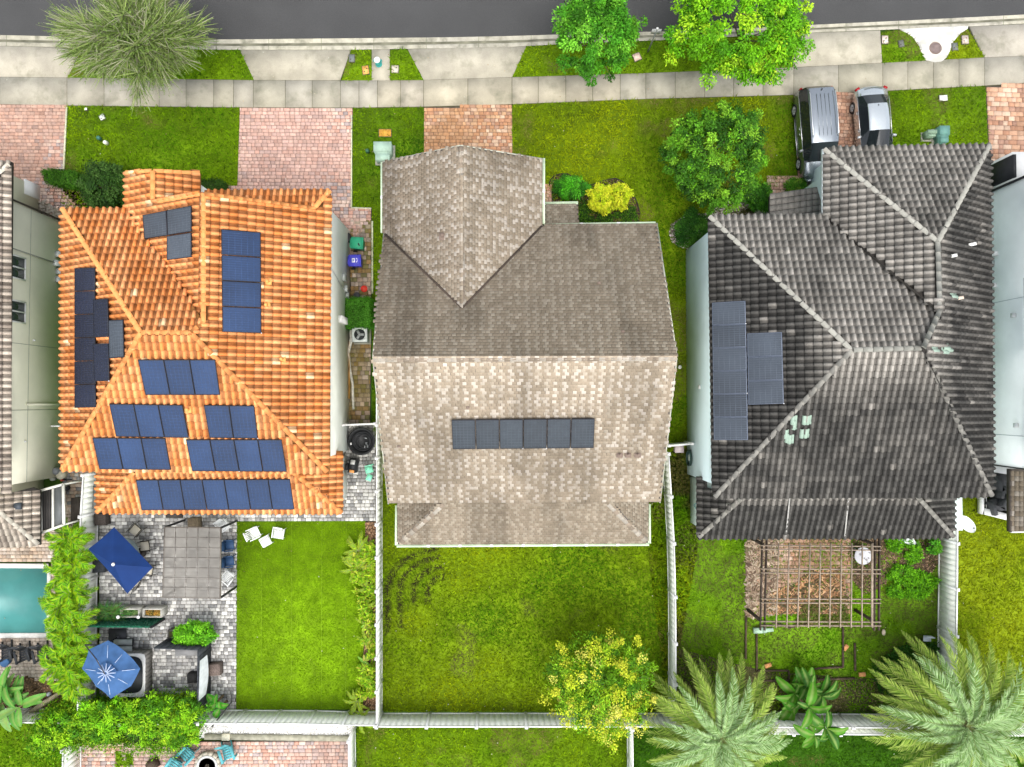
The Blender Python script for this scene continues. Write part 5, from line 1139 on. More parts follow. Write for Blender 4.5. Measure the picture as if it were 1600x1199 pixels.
date_palm('large date palm with grey-green fronds over the back fence, left of the banana plant', 1124, 1150, 4.0, (1087, 1096), 4.15, 96, 1)
date_palm('largest date palm with arching green fronds in the bottom right corner', 1506, 1131, 4.2, (1425, 1078), 4.8, 92, 2)

def blade_leaf(L, w_, seed, col, rib=(.22, .34, .08), fold=.25, droop=.5):
    mb = MB(); n = 8; vs = []; cs = []
    for i in range(n + 1):
        t = i / n; ww = w_ * (math.sin(math.pi * min(1, (t * .93 + .04))) ** .65) * .5 * (0 if t == 0 else 1) + .015; y = L * t * (1 - .1 * t); z = L * (.45 * t - (.45 + droop * .4) * t * t)
        for a in (-1, -.5, 0, .5, 1):
            vs.append((a * ww, y, z + abs(a) * ww * fold + random.uniform(-.008, .008))); cs.append(rib if a == 0 else tuple(c * random.uniform(.85, 1.15) for c in col))
    fs = [(i * 5 + k, i * 5 + k + 1, (i + 1) * 5 + k + 1, (i + 1) * 5 + k) for i in range(n) for k in range(4)]
    mb.v = vs; mb.f = fs; mb.c = cs; me = mb.mesh('leaf'); me.materials.append(leafmat('leaf_banana', .3, .35)); return me
def banana(label, spots, seed, L, wd, cols, cat='plant', name='banana_plant', group=None):
    rnd = random.Random(seed); b = P(*spots[0][:2], 0); t = Thing(name, label, cat, b, group=group)
    ms = [blade_leaf(L * rnd.uniform(.8, 1.1), wd, seed + i, cols[i % len(cols)]) for i in range(6)]
    for (x, y, z, n, sp) in spots:
        c = P(x, y, z) - b; mb = MB(); mb.tube([b + Vector((c.x, c.y, 0)), b + c], [.07, .05], 8); t.part('stalk', mb, mat('banana_stalk', (.20, .14, .08), .9, var=.4, ns=6))
        for i in range(n):
            o = link('leaf', rnd.choice(ms), None, t.o); o.location = c + Vector((0, 0, rnd.uniform(-.3, .3))); o.rotation_euler = (rnd.uniform(-.2, .6) * sp, rnd.uniform(-.4, .4), 2.4 * i + rnd.uniform(-.4, .4)); s = rnd.uniform(.65, 1.15); o.scale = (s, s, s)
    return t
BG = [(.05, .18, .012), (.07, .24, .015), (.035, .13, .012), (.10, .28, .02)]
banana('clump of large-leaved banana plants leaning over the double white fence', [(1262, 1072, 1.3, 10, 1), (1240, 1082, 1.0, 8, 1), (1238, 1104, .9, 6, 1), (1282, 1086, 1.2, 6, 1), (1262, 1105, 2.3, 6, 1), (1288, 1135, 2.6, 8, 1), (1272, 1148, 2.4, 7, 1)], 5, 1.15, .42, BG)
banana('banana plants with long pale striped leaves in the mulch at the left edge', [(12, 1075, 1.6, 7, 1), (2, 1100, 1.8, 7, 1), (25, 1095, 1.6, 6, 1), (30, 1105, 1.9, 5, 1)], 6, 2.0, .42, [(.08, .26, .04), (.12, .32, .05), (.20, .36, .10)])
banana('young plant with two big round leaves at the corner of the turf', [(339, 1097, .9, 4, 1), (344, 1107, 1.0, 3, 1)], 7, .75, .42, [(.06, .30, .02), (.05, .22, .02)], name='leafy_plant')
# areca palms in a row
ar = None; AG = [(.13, .36, .006), (.22, .48, .008), (.34, .54, .012), (.05, .17, .004)]
MESHES['areca'] = [frond_mesh(1.5, 200 + i, AG, (.40, .44, .03), npair=26, width=.42, lw=.075, rise=r, droop=1.0) for i, r in enumerate((.5, .9, 1.3))]
for m_ in MESHES['areca']: m_.materials.append(leafmat('leaf_areca', .35))
AL = ['topmost areca palm of the row, beside the screen enclosure', 'areca palm second from the top of the row by the pool', 'areca palm above the pool corner, level with the square umbrella', 'areca palm beside the middle of the pool', 'areca palm leaning over the pool edge', 'areca palm opposite the green planter wall',
      'areca palm beside the pool chairs', 'areca palm next to the round umbrella', 'yellowish areca palm right of the black chairs', 'lowest areca palm of the row, above the mulch bed']
for i, (x, y) in enumerate(((104, 846), (112, 872), (100, 896), (108, 925), (96, 948), (108, 972), (104, 1000), (104, 1028), (92, 1046), (112, 1062))):
    b = P((x - 788) * .957 + 788 - 6, (y - 628) * .957 + 628, 0); c = P(x, y, 1.9); rnd = random.Random(300 + i)
    t = Thing('areca_palm', AL[i], 'palm', (b.x, b.y, 0), group='areca palms in a row between pool and patio')
    for k in range(34):
        o = link('frond', MESHES['areca'][0 if k < 10 else (1 if k < 19 else 2)], None, t.o); o.location = Vector((c.x - b.x + rnd.uniform(-.3, .3), c.y - b.y + rnd.uniform(-.35, .35), 1.5 + rnd.uniform(-.2, .3)))
        o.rotation_euler = (rnd.uniform(-.1, .35), rnd.uniform(-.2, .2), k * 2.4 + rnd.uniform(-.3, .3)); s = rnd.uniform(.62, .95); o.scale = (s, s, s)
    mb = MB()
    for k in range(5): a = k * 1.26; mb.tube([(b.x + .15 * math.cos(a), b.y + .15 * math.sin(a), 0), (c.x + .1 * math.cos(a), c.y + .1 * math.sin(a), 1.7)], [.045, .03], 6)
    t.part('cane', mb, mat('areca_cane', (.28, .30, .08), .7, var=.2))
# bromeliad-like shrubs in the side bed
MESHES['fern'] = [frond_mesh(1.0, 400 + i, [(.28, .42, .02), (.36, .48, .03), (.20, .36, .02)], (.52, .46, .10), npair=20, width=.17, lw=.06, rise=r, droop=.8) for i, r in enumerate((.3, .7))]
for m_ in MESHES['fern']: m_.materials.append(leafmat('leaf_fern', .35))
MESHES['fern2'] = [blade_leaf(.55, .13, 410, (.14, .36, .02), (.3, .4, .1)), blade_leaf(.5, .14, 411, (.34, .38, .06), (.4, .3, .1))]
FL = ['largest feathery yellow-green plant at the top of the side bed', 'feathery plant below the largest one in the side bed', 'yellow-tipped plant beside the fence, upper side bed', 'broad-leaved plant in the middle of the side bed', 'reddish-tipped plant in the middle of the side bed', 'compact green plant in the lower side bed', 'round green plant in the lower side bed', 'small plant above the gap in the side bed', 'feathery yellow-green plant at the foot of the side bed', 'feathery plant hanging over the corner of the two fences']
for i, (x, y, s0, n) in enumerate(((561, 858, 1.15, 13), (560, 888, 1.1, 12), (575, 915, .7, 10), (572, 945, .75, 12), (572, 972, .7, 12), (575, 1000, .65, 12), (573, 1030, .75, 14), (574, 1055, .65, 12), (560, 1092, .95, 10), (566, 1120, .95, 9))):
    b = P(x, y, 0); rnd = random.Random(500 + i); t = Thing('bedding_plant', FL[i], 'plant', b, group='yellow-green plants in the narrow bed')
    pool_ = MESHES['fern'] if i in (0, 1, 2, 8, 9) else MESHES['fern'] + MESHES['fern2'] * 2
    for k in range(n):
        o = link('frond', rnd.choice(pool_), None, t.o); o.location = Vector((rnd.uniform(-.1, .1), rnd.uniform(-.1, .1), .35)); o.rotation_euler = (rnd.uniform(-.1, .4), rnd.uniform(-.2, .2), k * 2.4 + rnd.uniform(-.3, .3)); s = s0 * rnd.uniform(.8, 1.1); o.scale = (s,) * 3
    mb = MB(); mb.tube([b, b + Vector((0, 0, .4))], [.05, .04], 7); t.part('stem', mb, m_bark)
# ------------------------------------------------------------------ cars
def section(w, zb, zbelt, wr, zt):
    return [(w * .90, zb), (w * .985, zb + .14), (w, zb + .38), (w * .975, zbelt), (wr, zt - .055), (wr * .90, zt), (wr * .45, zt + .02), (0, zt + .028)]
def car(label, cat, loc, rz, stations, col_top, belt, glass_side, wheels, wheel_r, kind, group=None):
    """stations: (y from rear, half width, bottom z, roof half width, top z, tag) running rear to front (front is -y)"""
    t = local('parked_car', label, cat, loc, rz, group); secs = []
    for (y, w_, zb, wr, zt, tag_) in stations:
        sct = section(w_, zb, min(belt, zt - .10), wr, zt); pts = [(x, -y, z) for x, z in sct]; pts += [(-x, -y, z) for x, z in sct[::-1][1:]]; secs.append(pts)
    n = len(secs[0]); body, sg, ws, rw = MB(), MB(), MB(), MB(); vs = [p for s_ in secs for p in s_]; top = range(4, n - 5)
    bf, gs, wf, rf = [], [], [], []
    for i in range(len(secs) - 1):
        tag_ = stations[i][5]
        for k in range(n - 1):
            f = (i * n + k, i * n + k + 1, (i + 1) * n + k + 1, (i + 1) * n + k)
            if k in (3, n - 5) and tag_ in ('cab', 'rear', 'wind'): gs.append(f)
            elif tag_ == 'wind' and 4 <= k <= n - 6: wf.append(f)
            elif tag_ == 'rear' and 4 <= k <= n - 6: rf.append(f)
            else: bf.append(f)
    bf += [tuple(range(n)), tuple((len(secs) - 1) * n + k for k in range(n - 1, -1, -1))]
    bf += [(i * n + n - 1, i * n, (i + 1) * n, (i + 1) * n + n - 1) for i in range(len(secs) - 1)]
    def pick(fs):
        mb = MB(); u = sorted({i for f in fs for i in f}); m = {a: b for b, a in enumerate(u)}; mb.add([vs[i] for i in u], [tuple(m[i] for i in f) for f in fs]); return mb
    paint = mat('car_paint_' + kind, col_top, .25, metal=.85, var=.0, spec=.5, coat=.6)
    b_ = t.part('body', pick(bf), paint, smooth=True)
    gl = mat('car_glass', (.012, .016, .018), .06, var=0, spec=.6)
    for nm, fs in (('side_window', gs), ('windscreen', wf), ('rear_window', rf)):
        if fs:
            q = pick(fs); q.v = [(a * 1.004, b, c + .004) for a, b, c in q.v]; t.part(nm, q, gl, smooth=True)
    chrome = mat('chrome', (.70, .71, .72), .2, metal=.9, var=0); rub = mat('tyre_rubber', (.02, .02, .02), .85, var=.1)
    rim_m = mat('rim_silver', (.50, .51, .52), .35, metal=.7, var=0)
    for y, w_ in wheels:
        for sd in (-1, 1):
            x = sd * w_; mb = MB(); prof_ = [(wheel_r * .6, -.1), (wheel_r * .93, -.1), (wheel_r, -.06), (wheel_r, .06), (wheel_r * .93, .1), (wheel_r * .6, .1)]
            def ring(pr, nn=22):
                m_ = MB(); v_ = []
                for r, h in pr:
                    for k in range(nn): a = 2 * math.pi * k / nn; v_.append((x + h * sd, -y + r * math.cos(a), wheel_r + r * math.sin(a)))
                f_ = [(i * nn + k, i * nn + (k + 1) % nn, (i + 1) * nn + (k + 1) % nn, (i + 1) * nn + k) for i in range(len(pr) - 1) for k in range(nn)]
                f_.append(tuple((len(pr) - 1) * nn + k for k in range(nn))); m_.add(v_, f_); return m_
            wh = t.part('wheel', ring([(wheel_r * .62, -.1)] + prof_[1:-1] + [(wheel_r * .64, .105), (wheel_r * .60, .06)]), rub)
            m_ = MB()
            for k in range(6):
                a = k * math.pi / 3; m_.beam((x + .1 * sd, -y, wheel_r), (x + .1 * sd, -y + math.cos(a) * wheel_r * .6, wheel_r + math.sin(a) * wheel_r * .6), .03, .06, up=Vector((1, 0, 0)))
            m_.v += []; rg_ = ring([(wheel_r * .66, .09), (wheel_r * .66, .11), (wheel_r * .58, .11), (wheel_r * .58, .08)]); rg_.f.pop(); k0 = len(m_.v); m_.add(rg_.v, rg_.f); t.part('rim', m_, rim_m, wh)
    return t, paint, chrome
VAN = [(0, .70, .42, .55, .95, ''), (.06, .86, .32, .66, 1.08, ''), (.14, .93, .28, .70, 1.45, 'rear'), (.34, .97, .25, .735, 1.72, 'cab'), (.9, .985, .22, .76, 1.80, 'cab'), (1.9, .995, .22, .77, 1.82, 'cab'), (3.0, .995, .22, .76, 1.79, 'cab'), (3.35, .99, .22, .74, 1.73, 'wind'), (4.02, .985, .22, .72, 1.26, 'wind'), (4.2, .98, .24, .80, 1.12, ''), (4.75, .95, .26, .74, .98, ''), (5.0, .88, .3, .64, .84, ''), (5.1, .74, .38, .5, .62, '')]
vl = P(1286, 146); van, paint, chrome = car('dark grey minivan with silver roof rails parked at the left of the driveway', 'minivan', (17.28, vl.y - .12, .045), math.radians(4.0), VAN, (.27, .30, .325), 1.05, True, [(1.0, .90), (4.05, .90)], .36, 'van')
for sd in (-1, 1):
    mb = MB(); mb.tube([(sd * .70, -.5, 1.80), (sd * .70, -.7, 1.87), (sd * .715, -1.8, 1.90), (sd * .70, -2.9, 1.87), (sd * .69, -3.05, 1.79)], .026, 8); van.part('roof_rail', mb, chrome)
    mb = MB(); mb.tube([(sd * .985, -.45, 1.08), (sd * .995, -2.0, 1.085), (sd * .985, -3.9, 1.05)], .016, 6); van.part('window_trim', mb, chrome)
    mb = MB(); mb.tube([(sd * .99, -1.45, .30), (sd * .99, -3.6, .30)], .022, 6); van.part('sill_trim', mb, chrome)
    for y in (2.15, 2.45): mb = MB(); mb.tube([(sd * 1.0, -y, .92), (sd * 1.03, -y - .08, .93), (sd * 1.0, -y - .2, .92)], .018, 6); van.part('door_handle', mb, chrome)
    mb = MB(); mb.box((sd * 1.10, -3.55, 1.12), (.2, .12, .16), rz=-sd * .25, taper=.85); van.part('wing_mirror', mb, mat('mirror_grey', (.42, .44, .45), .3, metal=.4))
    mb = MB(); mb.box((sd * .84, -.085, 1.05), (.10, .05, .30)); van.part('tail_light', mb, mat('tail_light', (.30, .01, .012), .2))
    mb = MB(); mb.box((sd * .80, -4.86, .78), (.26, .26, .12), rz=sd * .3); van.part('headlight', mb, M_GLASS)
mb = MB(); mb.box((0, -.45, 1.84), (.035, .12, .06), taper=.4); van.part('antenna', mb, mat('black_plastic', (.02, .02, .02), .5))
for k in range(4):
    mb = MB(); mb.tube([(-.33 + k * .22, -.7, 1.835), (-.33 + k * .22, -1.8, 1.85), (-.33 + k * .22, -3.0, 1.82)], .012, 4); van.part('roof_rib', mb, paint)
mb = MB(); mb.box((.2, -3.95, 1.30), (.5, .05, .03)); van.part('wiper', mb, mat('black_plastic'))
SED = [(0, .62, .42, .48, .82, ''), (.07, .78, .30, .62, .93, ''), (.2, .86, .26, .64, 1.02, ''), (.55, .89, .22, .62, 1.06, 'rear'), (1.15, .905, .20, .56, 1.38, 'cab'), (1.5, .905, .20, .575, 1.43, 'cab'), (2.1, .905, .20, .58, 1.44, 'cab'), (2.65, .905, .20, .575, 1.40, 'wind'), (3.35, .90, .20, .66, 1.04, 'wind'), (3.5, .895, .2, .68, .98, ''), (4.1, .87, .24, .66, .86, ''), (4.45, .78, .28, .58, .74, ''), (4.6, .62, .36, .44, .58, '')]
sv, paint2, _ = car('light silver sedan parked beside the dark minivan, boot towards the street', 'sedan', (20.52, P(1360, 149).y + .1, .045), math.radians(4.0), SED, (.56, .60, .605), .90, True, [(.95, .82), (3.65, .82)], .32, 'sedan')
for sd in (-1, 1):
    mb = MB(); mb.tube([(sd * .885, -.62, .95), (sd * .90, -1.6, .945), (sd * .885, -3.2, .92)], .014, 6); sv.part('window_trim', mb, chrome)
    for y in (1.35, 2.35): mb = MB(); mb.tube([(sd * .905, -y, .80), (sd * .93, -y - .08, .81), (sd * .905, -y - .18, .80)], .018, 6); sv.part('door_handle', mb, chrome)
    mb = MB(); mb.box((sd * .99, -2.85, .98), (.2, .11, .13), rz=-sd * .25, taper=.85); sv.part('wing_mirror', mb, mat('mirror_silver', (.62, .64, .65), .3, metal=.3))
    mb = MB(); mb.box((sd * .78, -.10, .80), (.22, .14, .16), rz=-sd * .5); sv.part('tail_light', mb, mat('tail_light'))
    mb = MB(); mb.box((sd * .68, -4.36, .68), (.24, .22, .1), rz=sd * .4); sv.part('headlight', mb, M_GLASS)
mb = MB(); mb.box((0, -1.28, 1.44), (.035, .11, .06), taper=.4); sv.part('antenna', mb, mat('black_plastic'))
mb = MB(); mb.tube([(-.52, -.2, 1.045), (0, -.15, 1.06), (.52, -.2, 1.045)], .01, 6); sv.part('boot_seam', mb, mat('black_plastic'))

# ------------------------------------------------------------------ kerbside fixtures
def lid(label, px, py, sx, sy, col, rz=0.0, z=.0, holes=2, name='utility_cover', dark=(.08, .07, .06)):
    p = P(px, py); t = Thing(name, label, 'utility cover', p); mb = MB(); mb.box(p + Vector((0, 0, .03)), (sx + .06, sy + .06, .06), rz=rz); t.part('collar', mb, mat('cover_collar', (.10, .10, .07), .9))
    mb = MB(); mb.box(p + Vector((0, 0, .065)), (sx, sy, .03), rz=rz); t.part('lid', mb, mat('lid_%s' % str(col), col, .8, var=.2, ns=5))
    R = Matrix.Rotation(rz, 3, 'Z')
    for k in range(holes): mb = MB(); mb.box(p + R @ Vector(((k - .5) * sx * .4, (k - .5) * sy * .35, .083)), (.07, .06, .012)); t.part('keyhole', mb, mat('keyhole%s' % str(dark), dark, .9))
    return t
lid('dark grey utility cover at the slanting left tip of the small verge', 550, 92, .30, .40, (.16, .18, .17), 0, holes=1)
lid('orange utility cover in the verge left of the hydrant', 571.5, 110.5, .34, .46, (.72, .36, .10), .15)
lid('beige square utility cover in the verge right of the hydrant', 617.5, 109, .38, .40, (.52, .47, .36))
lid('round pink stepping-stone cover between the two green street trees', 995, 90, .40, .40, (.68, .50, .40), .4, holes=0)
lid('pink utility cover on the weedy verge left of the manhole pad', 1382, 63, .34, .44, (.66, .55, .47))
lid('dark utility cover sunk in the weeds left of the manhole pad', 1407.5, 69, .26, .36, (.14, .15, .13), .2, holes=1)
lid('dark grey utility cover right beside the manhole pad', 1491, 74, .30, .40, (.15, .16, .15), .1, holes=1)
lid('pinkish rimmed utility cover near the tip of the right verge', 1507, 63, .36, .46, (.50, .42, .36), .05, dark=(.2, .1, .1))
lid('white irrigation cover in the lawn right of the silver sedan', 1473, 154, .44, .30, (.74, .76, .68), .05, holes=0)
lid('orange sandy utility cover behind the pale transformer box', 602, 208.5, .68, .40, (.60, .30, .05), 0, holes=0)
lid('round white valve cover at the top of the left front lawn', 160.5, 184, .28, .28, (.62, .66, .60), .5, holes=1)
lid('tiny white valve cover at the left front lawn corner', 135, 171, .13, .13, (.8, .8, .74), holes=0)
for lab, x, y in (('small white marker in the grass strip beside the mid house wall', 1062, 574), ('pale stone lying on the weedy lawn right of the pergola', 1380, 988)):
    mb = MB(); mb.lathe(P(x, y), [(.10, 0), (.11, .06), (.07, .1), (.02, .11)], 10, sx=1, sy=1.6 if y > 900 else 1); solo('stone', mb, mat('stone_%d' % x, (.62, .52, .38) if y > 900 else (.85, .85, .8), .9), lab, 'stone')
# fire hydrant
p = P(592, 101); t = Thing('fire_hydrant', 'teal fire hydrant with a white cap on the little concrete pad', 'hydrant', p)
mb = MB(); mb.lathe(p + Vector((0, 0, .02)), [(.19, 0), (.19, .05), (.12, .06), (.12, .5), (.15, .52), (.15, .58)], 16); t.part('barrel', mb, mat('hydrant_teal', (.05, .34, .30), .5, var=.1))
mb = MB(); q = p + Vector((0, 0, .42)); mb.tube([q + Vector((-.24, .02, 0)), q + Vector((.24, .02, 0))], .065, 10); mb.tube([q, q + Vector((0, -.22, 0))], .085, 10); t.part('nozzle', mb, mat('hydrant_teal'))
mb = MB(); mb.lathe(p + Vector((0, -.03, .6)), [(.18, 0), (.18, .03), (.13, .1), (.05, .15), (.03, .2)], 18); t.part('cap', mb, M_WHITE)
# transformers
m_tr = mat('transformer_green', (.36, .50, .40), .6, var=.08, ns=3, stain=(.30, .42, .33), ss=2.0)
def transformer(label, x0, y0, x1, y1, m, h=.8, name='transformer_box'):
    a, b = P(x0, y0, h), P(x1, y1, h); c = (a + b) / 2; c.z = 0; sx, sy = abs(b.x - a.x), abs(b.y - a.y); t = Thing(name, label, 'utility box', c)
    mb = MB(); mb.box(c + Vector((.03, 0, .05)), (sx + .14, sy + .14, .1)); t.part('pad', mb, mat('concrete_pad', (.34, .34, .27), .9))
    mb = MB(); pr = [(-sx / 2, sy / 2), (sx / 2, sy / 2), (sx / 2, -.05 * sy), (sx * .40, -.16 * sy), (sx * .40, -sy / 2), (-sx * .40, -sy / 2), (-sx * .40, -.16 * sy), (-sx / 2, -.05 * sy)]
    mb.prism([(c.x + u, c.y + v) for u, v in pr], .1, h - .04); t.part('cabinet', mb, m)
    mb = MB(); mb.prism([(c.x + u * 1.03, c.y + v * 1.03) for u, v in pr if v > -.1 * sy], h - .04, h + .02); t.part('lid', mb, m)
    mb = MB(); mb.prism([(c.x + u * 1.02, c.y + v * 1.02) for u, v in pr if v < -.1 * sy], h - .06, h - .01); t.part('sloped_door', mb, m); return t
transformer('large pale green transformer box in the strip beside the middle house', 584, 222, 611, 249.5, m_tr, .85)
m_tr2 = mat('transformer_dark', (.12, .26, .22), .5, var=.1)
transformer('dark green transformer box on the lawn behind the silver sedan', 1468, 197, 1484, 222, m_tr2, .75)
transformer('small green pedestal box left of the dark transformer', 1450, 203, 1464, 213, mat('pedestal_green', (.22, .32, .22), .6), .7, name='pedestal_box')
for lab, x, y, c_ in (('dark green pedestal stub on the grass left of the pale transformer', 575, 238, (.04, .11, .06)), ('dark green sprinkler box in the middle of the left front lawn', 157.5, 218, (.05, .16, .12)), ('white irrigation cap beside the dark sprinkler box', 168, 225, (.7, .72, .6))):
    mb = MB(); mb.lathe(P(x, y), [(.11, 0), (.11, .28), (.08, .33), (.02, .35)], 12); solo('valve_post', mb, mat('post_%d' % x, c_, .7), lab, 'utility post')
# sign / lamp post by the kerb
b = P(1012, 82); tp = P(1019, 55, 2.6); t = Thing('sign_post', 'thin grey sign post leaning over the kerb between the green street trees', 'sign post', b)
mb = MB(); mb.tube([b, (b.x, b.y, 2.6)], .045, 8); t.part('pole', mb, mat('galvanised', (.30, .32, .30), .5, metal=.5))
mb = MB(); mb.box((b.x, b.y, 2.3), (.5, .03, .5)); t.part('plate', mb, mat('sign_plate', (.55, .56, .55), .5)); mb = MB(); mb.cyl((b.x, b.y, 2.6), .06, .05); t.part('cap', mb, M_WHITE)

# ------------------------------------------------------------------ side yard things
def bin_(label, px, py, col, rz, name='wheelie_bin', sticker=False):
    p = P(px, py, 1.0); p.z = .045; t = Thing(name, label, 'bin', p); R = Matrix.Rotation(rz, 3, 'Z'); m = mat('bin_%s' % name + str(col), col, .45, var=.08, ns=5)
    mb = MB(); mb.box(p + Vector((0, 0, .5)), (.60, .56, .92), rz=rz); mb.v = [(p.x + (v[0] - p.x) * (.8 if v[2] < .5 else 1), p.y + (v[1] - p.y) * (.8 if v[2] < .5 else 1), v[2]) for v in mb.v]; t.part('body', mb, m)
    mb = MB(); mb.box(p + Vector((0, 0, 1.0)), (.70, .66, .07), rz=rz, taper=.93); mb.box(p + R @ Vector((0, 0, 1.045)), (.52, .50, .03), rz=rz, taper=.9); t.part('lid', mb, m)
    mb = MB(); mb.tube([p + R @ Vector((-.38, -.24, .93)), p + R @ Vector((-.38, .24, .93))], .03, 8); t.part('handle', mb, m)
    for sd in (-1, 1): mb = MB(); mb.tube([p + R @ Vector((-.26, sd * .26, .12)), p + R @ Vector((-.26, sd * .33, .12))], .12, 12); t.part('wheel', mb, mat('tyre_rubber', (.02, .02, .02), .85))
    if sticker:
        mb = MB(); mb.box(p + R @ Vector((-.06, 0, 1.063)), (.17, .24, .006), rz=rz); st_ = t.part('sticker', mb, mat('sticker_white', (.85, .85, .88), .6))
        mb = MB(); mb.box(p + R @ Vector((-.06, 0, 1.068)), (.09, .12, .004), rz=rz); t.part('sticker_print', mb, mat('print_blue', (.25, .28, .6), .6), st_)
        mb = MB()
        for k in range(5): a = math.pi * (k / 4 - .5); mb.box(p + R @ Vector((.10 + .05 * math.cos(a), .10 * math.sin(a), 1.064)), (.05, .035, .005), rz=a)
        t.part('emblem', mb, mat('sticker_white'))
    else:
        mb = MB(); mb.box(p + R @ Vector((.12, -.1, 1.066)), (.07, .16, .02), rz=rz + .5); t.part('latch', mb, mat('black_plastic'))
    return t
bin_('green wheelie bin standing against the white side wall', 558, 380, (.03, .30, .16), -.06)
bin_('blue wheelie bin with a white sticker next to the green bin', 554.5, 407.5, (.07, .07, .50), .02, sticker=True)
def pot(label, px, py, r, h, col, name='flower_pot', cat='pot', inner=(.03, .02, .015)):
    p = P(px, py, h * .8); p.z = .04; t = Thing(name, label, cat, p); mb = MB(); mb.lathe(p, [(r * .7, 0), (r * .85, h * .4), (r, h), (r * 1.08, h), (r * 1.08, h + .03), (r * .88, h + .03), (r * .85, h - .05)], 18); t.part('shell', mb, mat('pot%s' % str(col), col, .5)); mb = MB(); mb.cyl(p + Vector((0, 0, h - .06)), r * .85, .02, 16); t.part('soil', mb, mat('potin%s' % str(inner), inner, .9)); return t
pot('glossy red bucket on the mossy side path', 569.5, 452, .17, .3, (.60, .02, .015), 'bucket', 'bucket', (.62, .08, .05))
pot('dark grey lidded pot next to the red bucket', 558, 463, .19, .3, (.06, .06, .065), 'pot', 'pot', (.10, .10, .11))
pot('small pale pot below the dark lidded pot', 552, 468, .09, .2, (.6, .62, .52))
p = P(541.5, 371, .6); p.z = 0; t = Thing('hose_reel', 'black hose reel between the white wall and the green bin', 'hose reel', p)
mb = MB(); [mb.lathe(p + Vector((.05, 0, z)), [(.16, 0), (.20, .03), (.16, .06)], 14, sy=1.4) for z in (.35, .45, .55)]; t.part('hose', mb, mat('black_plastic')); mb = MB(); mb.box(p + Vector((0, 0, .35)), (.12, .4, .7)); t.part('bracket', mb, mat('black_plastic')); mb = MB(); mb.box(p + Vector((-.02, .1, .72)), (.14, .14, .04)); t.part('label', mb, mat('light_blue', (.25, .5, .75), .5))
# air conditioner
p = P(562, 523, .85); p.z = .04; t = Thing('air_conditioner', 'square grey air conditioner with round fan below the square hedge', 'air conditioner', p)
mb = MB(); mb.box(p + Vector((0, 0, .04)), (.95, .95, .08)); t.part('pad', mb, mat('concrete_pad')); mb = MB(); mb.box(p + Vector((0, 0, .46)), (.80, .80, .78)); t.part('cabinet', mb, mat('ac_side', (.30, .33, .31), .6))
mb = MB(); sq = [(math.cos(a) * .41 * s_, math.sin(a) * .41 * s_) for a, s_ in [(math.pi * k / 16, 1 / max(abs(math.cos(math.pi * k / 16)), abs(math.sin(math.pi * k / 16)))) for k in range(32)]]; ci = [(math.cos(math.pi * k / 16) * .31, math.sin(math.pi * k / 16) * .31) for k in range(32)]
mb.add([(p.x + a, p.y + b, p.z + .88) for a, b in sq] + [(p.x + a, p.y + b, p.z + .88) for a, b in ci] + [(p.x + a, p.y + b, p.z + .84) for a, b in sq] + [(p.x + a, p.y + b, p.z + .78) for a, b in ci], [(k, (k + 1) % 32, 32 + (k + 1) % 32, 32 + k) for k in range(32)] + [(64 + k, 64 + (k + 1) % 32, (k + 1) % 32, k) for k in range(32)] + [(32 + k, 32 + (k + 1) % 32, 96 + (k + 1) % 32, 96 + k) for k in range(32)]); t.part('top_panel', mb, mat('ac_top', (.52, .56, .53), .5))
mb = MB(); mb.cyl(p + Vector((0, 0, .852)), .30, .004, 24); t.part('fan_well', mb, mat('fan_dark', (.03, .035, .035), .6)); mb = MB()
for k in range(3): mb.box(p + Vector((math.cos(k * 2.1) * .14, math.sin(k * 2.1) * .14, .868)), (.24, .13, .012), rz=k * 2.1)
mb.cyl(p + Vector((0, 0, .86)), .07, .03, 12); t.part('fan_blade', mb, mat('fan_grey', (.36, .38, .37), .4, metal=.4))
mb = MB()
for k in range(1, 5): mb.tube([p + Vector((math.cos(a) * k * .07, math.sin(a) * k * .07, .89)) for a in [math.pi * i / 12 for i in range(25)]], .004, 4, cap=False)
t.part('grille', mb, mat('fan_dark'))
mb = MB(); mb.tube([P(548, 516, .3), P(549, 530, .25), P(544, 552, .3), P(546, 575, .1), P(551, 600, .1), P(552, 640, .1)], [.10, .10, .09, .08, .07, .07], 8); solo('insulated_pipe', mb, mat('pipe_foam', (.50, .49, .42), .9, var=.3, ns=6), 'dirty white pipe running along the foot of the white wall', 'pipe')
mb = MB(); mb.tube([P(546, 418, .06), P(546.5, 455, .06)], .05, 6); solo('drain_pipe', mb, mat('black_plastic'), 'straight black pipe along the wall above the red bucket', 'pipe')
t = Thing('path_edging', 'pale kerb pieces in a line between the mossy side path and the grass', 'edging', P(582, 400))
for j in range(6):
    mb = MB(); mb.prism(W([(580.8, 346 + j * 19), (583, 346 + j * 19), (583, 346 + (j + .96) * 19), (580.8, 346 + (j + .96) * 19)]), 0, .07); t.part('edging_stone', mb, mat('edging_pale', (.60, .60, .42), .9, var=.2, ns=8))
mb = MB(); mb.beam(P(549.6, 180, .04), P(549.2, 324, .04), .06, .1); mb.beam(P(549, 325, .04), P(580, 326, .04), .06, .1); solo('driveway_edging', mb, mat('edging_pale'), 'pale concrete edging along the right side of the pink driveway', 'edging')
mb = MB(); mb.beam(P(104.5, 168, .04), P(99.5, 270, .04), .07, .1); solo('driveway_edging', mb, mat('edging_pale'), 'pale concrete edging between the left driveway and the left lawn', 'edging')
